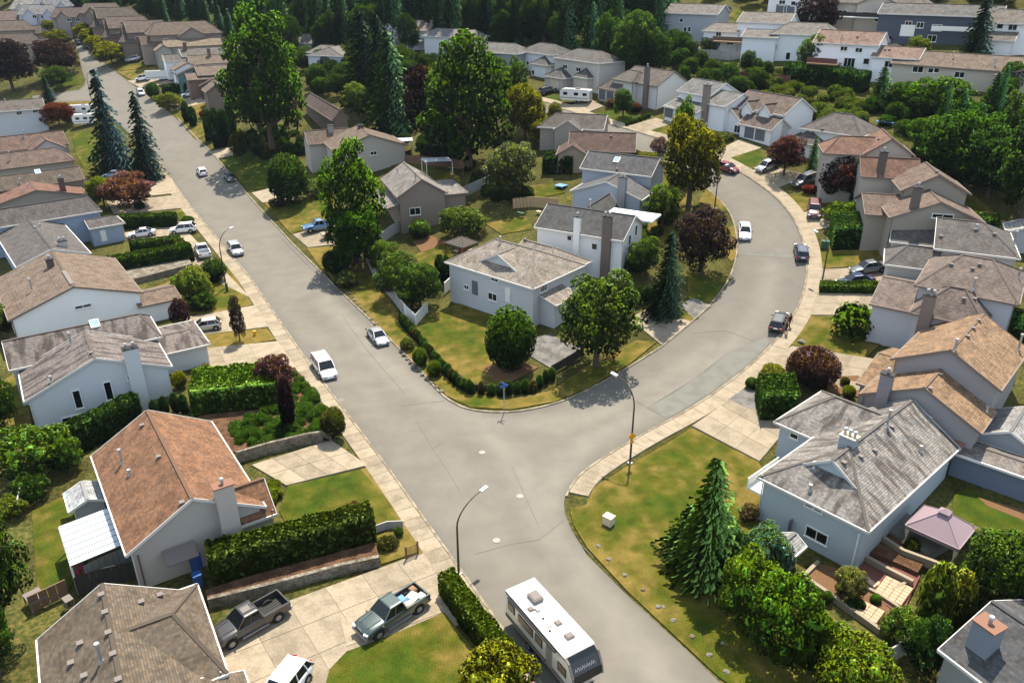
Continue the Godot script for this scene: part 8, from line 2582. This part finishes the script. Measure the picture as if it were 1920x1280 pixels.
	car("hill_car","pinkish red car at the driveway of the white hillside house","car","hatch",64.49,-218.16,-112.8,rgb(140,50,70),0,"",0.15)
	jeep(-30.9,-130.99,-118.0)
	travel_trailer(2.77,-41.99,148)
	small_trailer("caravan","white travel trailer with a rounded nose on the driveway by the curved road",14.07,-181.19,-66,6.8,true)
	small_trailer("box_trailer","long white box trailer on the left far driveway",-103.87,-245.02,-112,7.5,false)
	small_trailer("motorhome","white motorhome beside the red leaved maple, farther of two",-118.32,-225.4,-110,7.0,true)
	small_trailer("camper","grey camper beside the red leaved maple, nearer of two",-114.37,-217.53,-110,5.6,true)

func place_street_things() -> void:
	street_lamp("curved street lamp on the pavement by the clipped hedge and trailer",-4.32,-50.04,40.2,6.6,2.9)
	street_lamp("tall curved street lamp with a yellow sign on the corner lawn",11.59,-65.37,-41.6,8.8,2.4)
	street_lamp("curved street lamp beside the silver sport utility vehicle",-43.24,-112.11,30,8.6,2.4)
	street_lamp("curved street lamp between the low clipped hedge and lawn on the right",40.74,-97.65,-26,6.4,2.2)
	street_lamp("curved street lamp by the side street mouth behind the blue spruce",-120.64,-235.77,46.2,8.6,2.6)
	street_lamp("street lamp leaning over the inside of the bend by the purple tree",32.1,-122.79,50,6.6,1.6)
	street_lamp("street lamp rising behind the dark grey hip roof",56.64,-106.51,-35.9,7,1.6)
	street_sign(-0.87,-75.13)
	lamp_sign(11.59,-65.37,"yellow diamond sign plate on the tall curved lamp")
	utility_box("utility_box","cream utility box standing on the corner lawn",8.5,-56.27,40,Vector3(0.85,0.85,0.7))
	utility_box("mailbox_cabinet","white mailbox cabinet at the kerb under the spiky green tree",-26.41,-116.41,-28,Vector3(1.1,1.5,0.6))
	utility_box("green_post","green post at the foot of the lamp by the silver vehicle",-42.54,-110.44,0,Vector3(0.3,1.3,0.3),"deep_green")
	utility_box("green_box","green utility box at the kerb beside the boxy hedge",43.86,-106.4,20,Vector3(1.0,1.0,0.8),"deep_green")
	utility_box("waste_bin","black wheeled bin near the blue spruce, left one",-100.03,-188.39,-28,Vector3(0.6,1.1,0.7),"bin_black")
	utility_box("waste_bin","black wheeled bin near the blue spruce, right one",-99.08,-188.56,-28,Vector3(0.6,1.1,0.7),"bin_black")
	utility_box("waste_bin","blue wheeled bin at the blue door of the orange roofed house",-25,-48.84,-34,Vector3(0.6,1.1,0.7),"bin_blue")
	utility_box("waste_bin","blue bin beside the white two storey house",19.9,-115.39,20,Vector3(0.8,1.1,0.8),"bin_blue")
	utility_box("hydrant","small yellow brown post on the dry grass strip",-34.01,-95.31,0,Vector3(0.3,0.6,0.3),"sign_yellow")
	person("person in dark clothes standing behind the black hatchback, nearer of two",33.25,-87.61,-60,"black_cloth","black_cloth",0.22)
	person("person in a maroon top beside the black hatchback, farther of two",34.11,-89.06,150,"maroon_cloth","black_cloth",0.14)
	rock("first stone on the long lawn kerb counted from the junction",7.33,-53.35,0.42,"pale_stone","stones along the long lawn")
	rock("second stone along the long lawn kerb",8,-51.69,0.42,"pale_stone","stones along the long lawn")
	rock("third stone along the long lawn kerb",9.13,-49.8,0.42,"pale_stone","stones along the long lawn")
	rock("dark fourth stone along the long lawn kerb",10.32,-48.18,0.42,"brown_stone","stones along the long lawn")
	rock("pale fifth stone along the long lawn kerb",11.23,-46.35,0.42,"pale_stone","stones along the long lawn")
	rock("small pale stone next to the fifth one on the kerb",11.6,-46.34,0.32,"pale_stone","stones along the long lawn")
	rock("sixth stone along the long lawn kerb",12.17,-44.98,0.42,"pale_stone","stones along the long lawn")
	rock("dark seventh stone along the long lawn kerb",13.25,-43.36,0.42,"brown_stone","stones along the long lawn")
	rock("eighth stone along the long lawn kerb",14.13,-41.68,0.42,"pale_stone","stones along the long lawn")
	rock("last flat stone at the bottom of the long lawn kerb",14.98,-40.17,0.42,"pale_stone","stones along the long lawn")
	rock("small pale stone out on the long lawn",15.34,-42.75,0.32,"pale_stone","stones along the long lawn")
	rock("edging stone in the row between kerb and dry verge",-23.89,-108.45,0.42,"pale_stone","edging stones along the dry verge")
	rock("edging stone in the row between kerb and dry verge",-23.24,-107.21,0.52,"brown_stone","edging stones along the dry verge")
	rock("edging stone in the row between kerb and dry verge",-22.58,-105.98,0.62,"pale_stone","edging stones along the dry verge")
	rock("edging stone in the row between kerb and dry verge",-21.92,-104.75,0.42,"brown_stone","edging stones along the dry verge")
	rock("edging stone in the row between kerb and dry verge",-21.27,-103.52,0.52,"pale_stone","edging stones along the dry verge")
	rock("edging stone in the row between kerb and dry verge",-20.61,-102.28,0.62,"brown_stone","edging stones along the dry verge")
	rock("edging stone in the row between kerb and dry verge",-19.96,-101.05,0.42,"pale_stone","edging stones along the dry verge")
	rock("edging stone in the row between kerb and dry verge",-19.2,-99.58,0.52,"brown_stone","edging stones along the dry verge")
	rock("edging stone in the row between kerb and dry verge",-18.44,-98.11,0.62,"pale_stone","edging stones along the dry verge")
	rock("edging stone in the row between kerb and dry verge",-17.68,-96.64,0.42,"brown_stone","edging stones along the dry verge")
	rock("edging stone in the row between kerb and dry verge",-14.01,-90.09,0.52,"pale_stone","edging stones along the dry verge")
	rock("edging stone in the row between kerb and dry verge",-13.5,-89.03,0.62,"brown_stone","edging stones along the dry verge")
	rock("edging stone in the row between kerb and dry verge",-13,-87.97,0.42,"pale_stone","edging stones along the dry verge")
	rock("edging stone in the row between kerb and dry verge",-12.49,-86.9,0.52,"brown_stone","edging stones along the dry verge")
	rock("edging stone in the row between kerb and dry verge",-11.99,-85.84,0.62,"pale_stone","edging stones along the dry verge")
	rock("edging stone in the row between kerb and dry verge",-11.35,-84.85,0.42,"brown_stone","edging stones along the dry verge")
	rock("edging stone in the row between kerb and dry verge",-10.72,-83.87,0.52,"pale_stone","edging stones along the dry verge")
	rock("edging stone in the row between kerb and dry verge",-10.08,-82.89,0.62,"brown_stone","edging stones along the dry verge")
	rock("edging stone in the row between kerb and dry verge",-9.41,-81.87,0.42,"pale_stone","edging stones along the dry verge")
	rock("edging stone in the row between kerb and dry verge",-8.75,-80.86,0.52,"brown_stone","edging stones along the dry verge")
	rock("edging stone in the row between kerb and dry verge",-8.08,-79.84,0.62,"pale_stone","edging stones along the dry verge")
	rock("flat pale stone on the lawn with the weeping tree",34.56,-85.61,0.9,"pale_stone","")
	fence("board_fence","long grey board fence beside the leafy trees, running back from the street",[-23.8,-122,-20.2,-129.3,-15.8,-134.3,-11.3,-139.4,-3.7,-145],1.9,"fence_grey",2.4,4)
	fence("board_fence","grey board fence along the leafy trees beside the dry verge",[-23.7,-121.6,-21.2,-114.1,-17.3,-105.9,-15.1,-101],1.9,"fence_grey",2.4,4)
	fence("white_fence","white panel fence at the corner lawn below the leafy trees",[-15.5,-102,-12.9,-97.2],1.7,"fence_white",2.2,0)
	fence("white_fence","white panel fence turned towards the corner house lawn",[-12.9,-97.2,-11.7,-101.3],1.7,"fence_white",2.2,0)
	fence("white_fence","white gate panel between the cedar pair and the corner house",[-9.7,-106.6,-8.1,-110],1.8,"fence_white",2.2,0)
	fence("wire_fence","low dark mesh fence behind the young cedars",[-15.3,-99.4,-11.7,-92.1,-7.8,-84.1,-4.6,-79.8,-1.2,-79.4,2.4,-80,4.5,-82.6],1,"fence_dark",2.4,0)
	fence("black_fence","low black board fence along the gravel pad under the large fine leaved tree",[4.7,-83.3,8.7,-87.1],1.2,"fence_dark",2.4,4)
	fence("board_fence","tan board fence behind the slate roofed houses",[0.2,-133.5,3.7,-133.1,7.7,-131],1.8,"fence_tan",2.4,6)
	fence("board_fence","dark brown fence behind the brown gabled back garden",[-21.7,-161.8,-17.1,-159,-8.3,-153.5],1.7,"fence_brown",2.4,0)
	fence("slope_fence","long brown fence across the slope below the hillside deck",[47,-180.3,52.2,-176.9,57.4,-171.4],1.8,"brick_red",2.6,0)
	fence("slope_fence","grey fence below the white three level house",[41.2,-202.1,46.2,-196.7,50.2,-192.7,56.4,-193.4],1.8,"fence_grey",2.6,0)
	fence("slope_fence","pale fence at the edge of the woods, top centre",[-13.9,-262.1,-8.8,-255.1,-3.7,-247.2],1.8,"fence_white",3,0)
	fence("board_fence","grey board fence panel in the left garden",[-44.1,-57.8,-45.4,-60.8],1.6,"fence_grey",2,3)
	fence("short_fence","short grey board fence on the lawn beside the tall hedge",[-11.9,-55.1,-10.9,-55.7,-9.6,-55.8],0.9,"fence_grey",2.2,5)
	fence("board_fence","brown board fence in the shade between the orange and taupe houses",[-33.9,-47.7,-32.3,-48.8,-30,-49.6],1.8,"fence_dark",2.2,4)
	fence("board_fence","grey plank fence beside the white patio cover",[-33.9,-49.2,-32.5,-50.7,-30.9,-51.7],1.7,"fence_grey",2.2,4)
	fence("brown_fence","dark brown garden fence at the left edge of the taupe roof",[-36.6,-45.9,-34.8,-47.7],1.6,"fence_brown",2.2,4)
	fence("white_fence","white board fence at the bottom right between lawn and dark roof",[25.9,-40.5,28.4,-41.8],1.6,"fence_grey",2.2,5)
	fence("grey_fence","grey gate panel at the end of the near right house wall",[23.5,-54.1,25.1,-55.5],1.9,"grey_door",2,4)
	iron_gate(-8.78,-51.82,-7.87,-52.48)
	sheet("terrace",[23.6,-49.4,25,-50.8,26.9,-49.9,28.1,-47,29.2,-44.8,27.3,-43.1,26,-45.7],0.35,mats["bark_mulch"],null,0.5)
	sheet("terrace",[27.9,-50.8,30,-51.7,32.6,-49.2,29.3,-45.1,28.1,-47],0.3,mats["brick_red"],null,0.4)
	sheet("terrace",[28.9,-52.1,31.2,-54.6,34,-51,32.3,-49.2,31.5,-50],0.7,mats["soil"],null,0.8)
	sheet("terrace",[31.2,-54.6,34.1,-56.2,36.5,-52.4,34,-51],1,mats["patch"],null,1)
	kerb("garden_wall",[23.3,-49.2,24.8,-47.1,26.4,-44.7,28,-42.2],0.3,0.55,0.8,"old_wood","lowest timber wall of the terraced garden beside the lawn")
	kerb("garden_wall",[23.3,-49.2,25,-50.8],0.3,0.6,0.8,"old_wood","short timber wall at the far end of the terraced bed")
	kerb("garden_wall",[28.5,-51.6,30.1,-49.7,31.5,-48.2],0.3,0.8,0.8,"old_wood","timber wall between brick terrace and soil terrace")
	kerb("garden_wall",[30.4,-54,32,-51.3,34.2,-49.7],0.3,1.15,0.8,"old_wood","upper timber wall below the mauve gazebo patio")
	kerb("garden_wall",[26.7,-49,28.5,-47.1,29.6,-45.5],0.25,0.55,0.8,"old_wood","timber wall between the flower bed and the brick terrace")
	kerb("garden_wall",[28.7,-47.2,31.1,-48.4],0.2,0.5,0.8,"old_wood","short cross wall beside the pale brick pad")
	tag(part("paving_stone",block_mesh(Vector3(0.5,0.08,0.5)),mats["brick_pale"],self,ground_at(28.01,-49.38,0.36),0.7),"square stepping stone on the brick terrace, first in line","paving stone","stepping stones on the terrace")
	tag(part("paving_stone",block_mesh(Vector3(0.5,0.08,0.5)),mats["brick_pale"],self,ground_at(28.17,-49.02,0.36),0.7),"square stepping stone on the brick terrace, second in line","paving stone","stepping stones on the terrace")
	tag(part("paving_stone",block_mesh(Vector3(0.5,0.08,0.5)),mats["brick_pale"],self,ground_at(28.32,-48.66,0.36),0.7),"square stepping stone on the brick terrace, third in line","paving stone","stepping stones on the terrace")
	tag(part("paving_stone",block_mesh(Vector3(0.5,0.08,0.5)),mats["brick_pale"],self,ground_at(28.48,-48.31,0.36),0.7),"square stepping stone on the brick terrace, fourth in line","paving stone","stepping stones on the terrace")
	tag(part("paving_stone",block_mesh(Vector3(0.5,0.08,0.5)),mats["brick_pale"],self,ground_at(28.98,-48.3,0.36),0.7),"square stepping stone on the brick terrace, fifth in line","paving stone","stepping stones on the terrace")
	tag(part("paving_stone",block_mesh(Vector3(0.5,0.08,0.5)),mats["brick_pale"],self,ground_at(29.2,-47.84,0.36),0.7),"square stepping stone on the brick terrace, sixth in line","paving stone","stepping stones on the terrace")
	brick_pad(29.74,-47.54,44,4,6)
	brick_pad(27.03,-45.33,44,3,4)
	gazebo("gazebo","mauve cloth gazebo with cream curtains on the near right patio",35.27,-52.46,46,4.2,3.9,2.3,3.9,"mauve",true)
	gazebo("slatted_gazebo","dark slat roofed gazebo beside the corner house",-7.87,-118.42,40,4.0,3.6,2.3,3.3,"fence_dark",false)
	patio_cover("patio_cover","white patio cover of long panels behind the orange roofed house",[-37.4,-52.6,-33.6,-55.8,-30.4,-50.9,-34,-47.8],2.7)
	patio_cover("patio_cover","pale blue patio cover behind the beige gabled house",[-25.2,-169.3,-21.1,-170,-20.6,-166.8,-23.9,-165.3],2.5)
	patio_cover("patio_cover","grey and white patio roof in the garden behind the taupe house",[-17.7,-155.8,-12.5,-156.5,-11.5,-152.9,-16.4,-152.2],2.4)
	house("shed","grey blue flat roofed garage with three white trimmed doors at the right edge",45.01,1.76,-59.84,132,rgb(110,122,140),rgb(126,118,112))
	block(0,0,9.5,3.6,2.5,3)
	door(-1.38,0,2.6,-90,1.6,2.0)
	door(-1.38,0,-0.2,-90,1.6,2.0)
	door(-1.38,0,-3,-90,1.6,2.0)
	done()
	house("shed","grey hip roofed garden pavilion behind the flat roofed garage",47.4,2.47,-64,42,rgb(150,156,162),rgb(150,150,150))
	block(0,0,6,5.5,2.5,3.9)
	done()
	house("shed","small grey garden shed beside the compact blue spruce",22.18,0.21,-50.83,48,rgb(150,156,160),rgb(150,150,148))
	block(0,0,2.2,2.2,2.2,2.9)
	done()
	house("shed","small shed roof at the left edge below the tan brown house",-70.26,0.01,-100.38,-36,rgb(150,150,150),rgb(160,160,160))
	block(0,0,3,3,2.3,3)
	done()
	house("shed","pale grey garden pavilion by the dark grey hip roof at the right edge",66.66,10.92,-100.09,24,rgb(180,180,180),rgb(170,168,164))
	block(0,0,4,4,2.4,3.2)
	done()
	house("shed","small beige shed roof on the slope behind the beige long house",78.78,23.52,-163.14,40,rgb(170,160,150),rgb(150,132,120))
	block(0,0,4,4,2.2,3.2)
	done()
	house("shed","grey pop up canopy behind the patio cover",-37.68,0,-57.61,-34,rgb(170,172,174),rgb(176,178,182))
	block(0,0,3.2,3.2,2.2,2.9)
	done()
	furniture("garden_furniture","pink parasol folded beside the white patio cover",-34.96,-50.06,Vector3(0.5,1.2,0.5),"cloth_pink")
	furniture("garden_furniture","cream patio chair under the mauve gazebo, left one",35.69,-54.05,Vector3(0.7,0.8,0.7),"cream")
	furniture("garden_furniture","white patio table beside the mauve gazebo",34.83,-54.43,Vector3(0.9,0.7,1.4),"white")
	furniture("garden_furniture","red cushion chair under the dark slatted gazebo",-7.74,-119.11,Vector3(0.6,0.8,0.6),"cloth_red")
	furniture("garden_furniture","grey patio chair under the dark slatted gazebo",-8.74,-119,Vector3(0.7,0.8,0.7),"vent")
	furniture("garden_furniture","pale round table beneath the dark slatted gazebo",-6.37,-118.77,Vector3(0.9,0.7,0.9),"cream")
	furniture("garden_furniture","white garden bench by the corner house wall",-3.31,-101.08,Vector3(1.7,0.45,0.6),"white")
	furniture("garden_furniture","blue paddling pool behind the slate roofs",8.7,-139.15,Vector3(1.8,0.4,1.8),"cloth_blue")
	furniture("garden_furniture","green play slide on the grass behind the white house",1.44,-129.79,Vector3(1.4,0.8,0.5),"deep_green")
	furniture("garden_furniture","pale green garden toy on the grass behind the white house",4.49,-130.01,Vector3(0.8,0.5,0.6),"cream")
	furniture("garden_furniture","grey covered barbecue by the brown garden fence",-33.94,-46.3,Vector3(0.8,1,0.6),"vent")
	furniture("garden_furniture","dark covered table in the bottom left garden",-36.69,-46.69,Vector3(1.6,0.9,1.2),"vent")
	furniture("garden_furniture","wooden garden table by the white split level house",-64.86,-93.9,Vector3(1.4,0.7,0.9),"wood")
	furniture("garden_furniture","blue grey lounge set on the slope terrace",66.47,-144.46,Vector3(3,0.6,1.5),"cloth_blue")
	kerb("road_marking",[-19.7,-78.1,-19.3,-78.7],0.12,0.06,0.02,"painted")
	kerb("road_marking",[-19.4,-77.9,-19,-78.5],0.12,0.06,0.02,"painted")
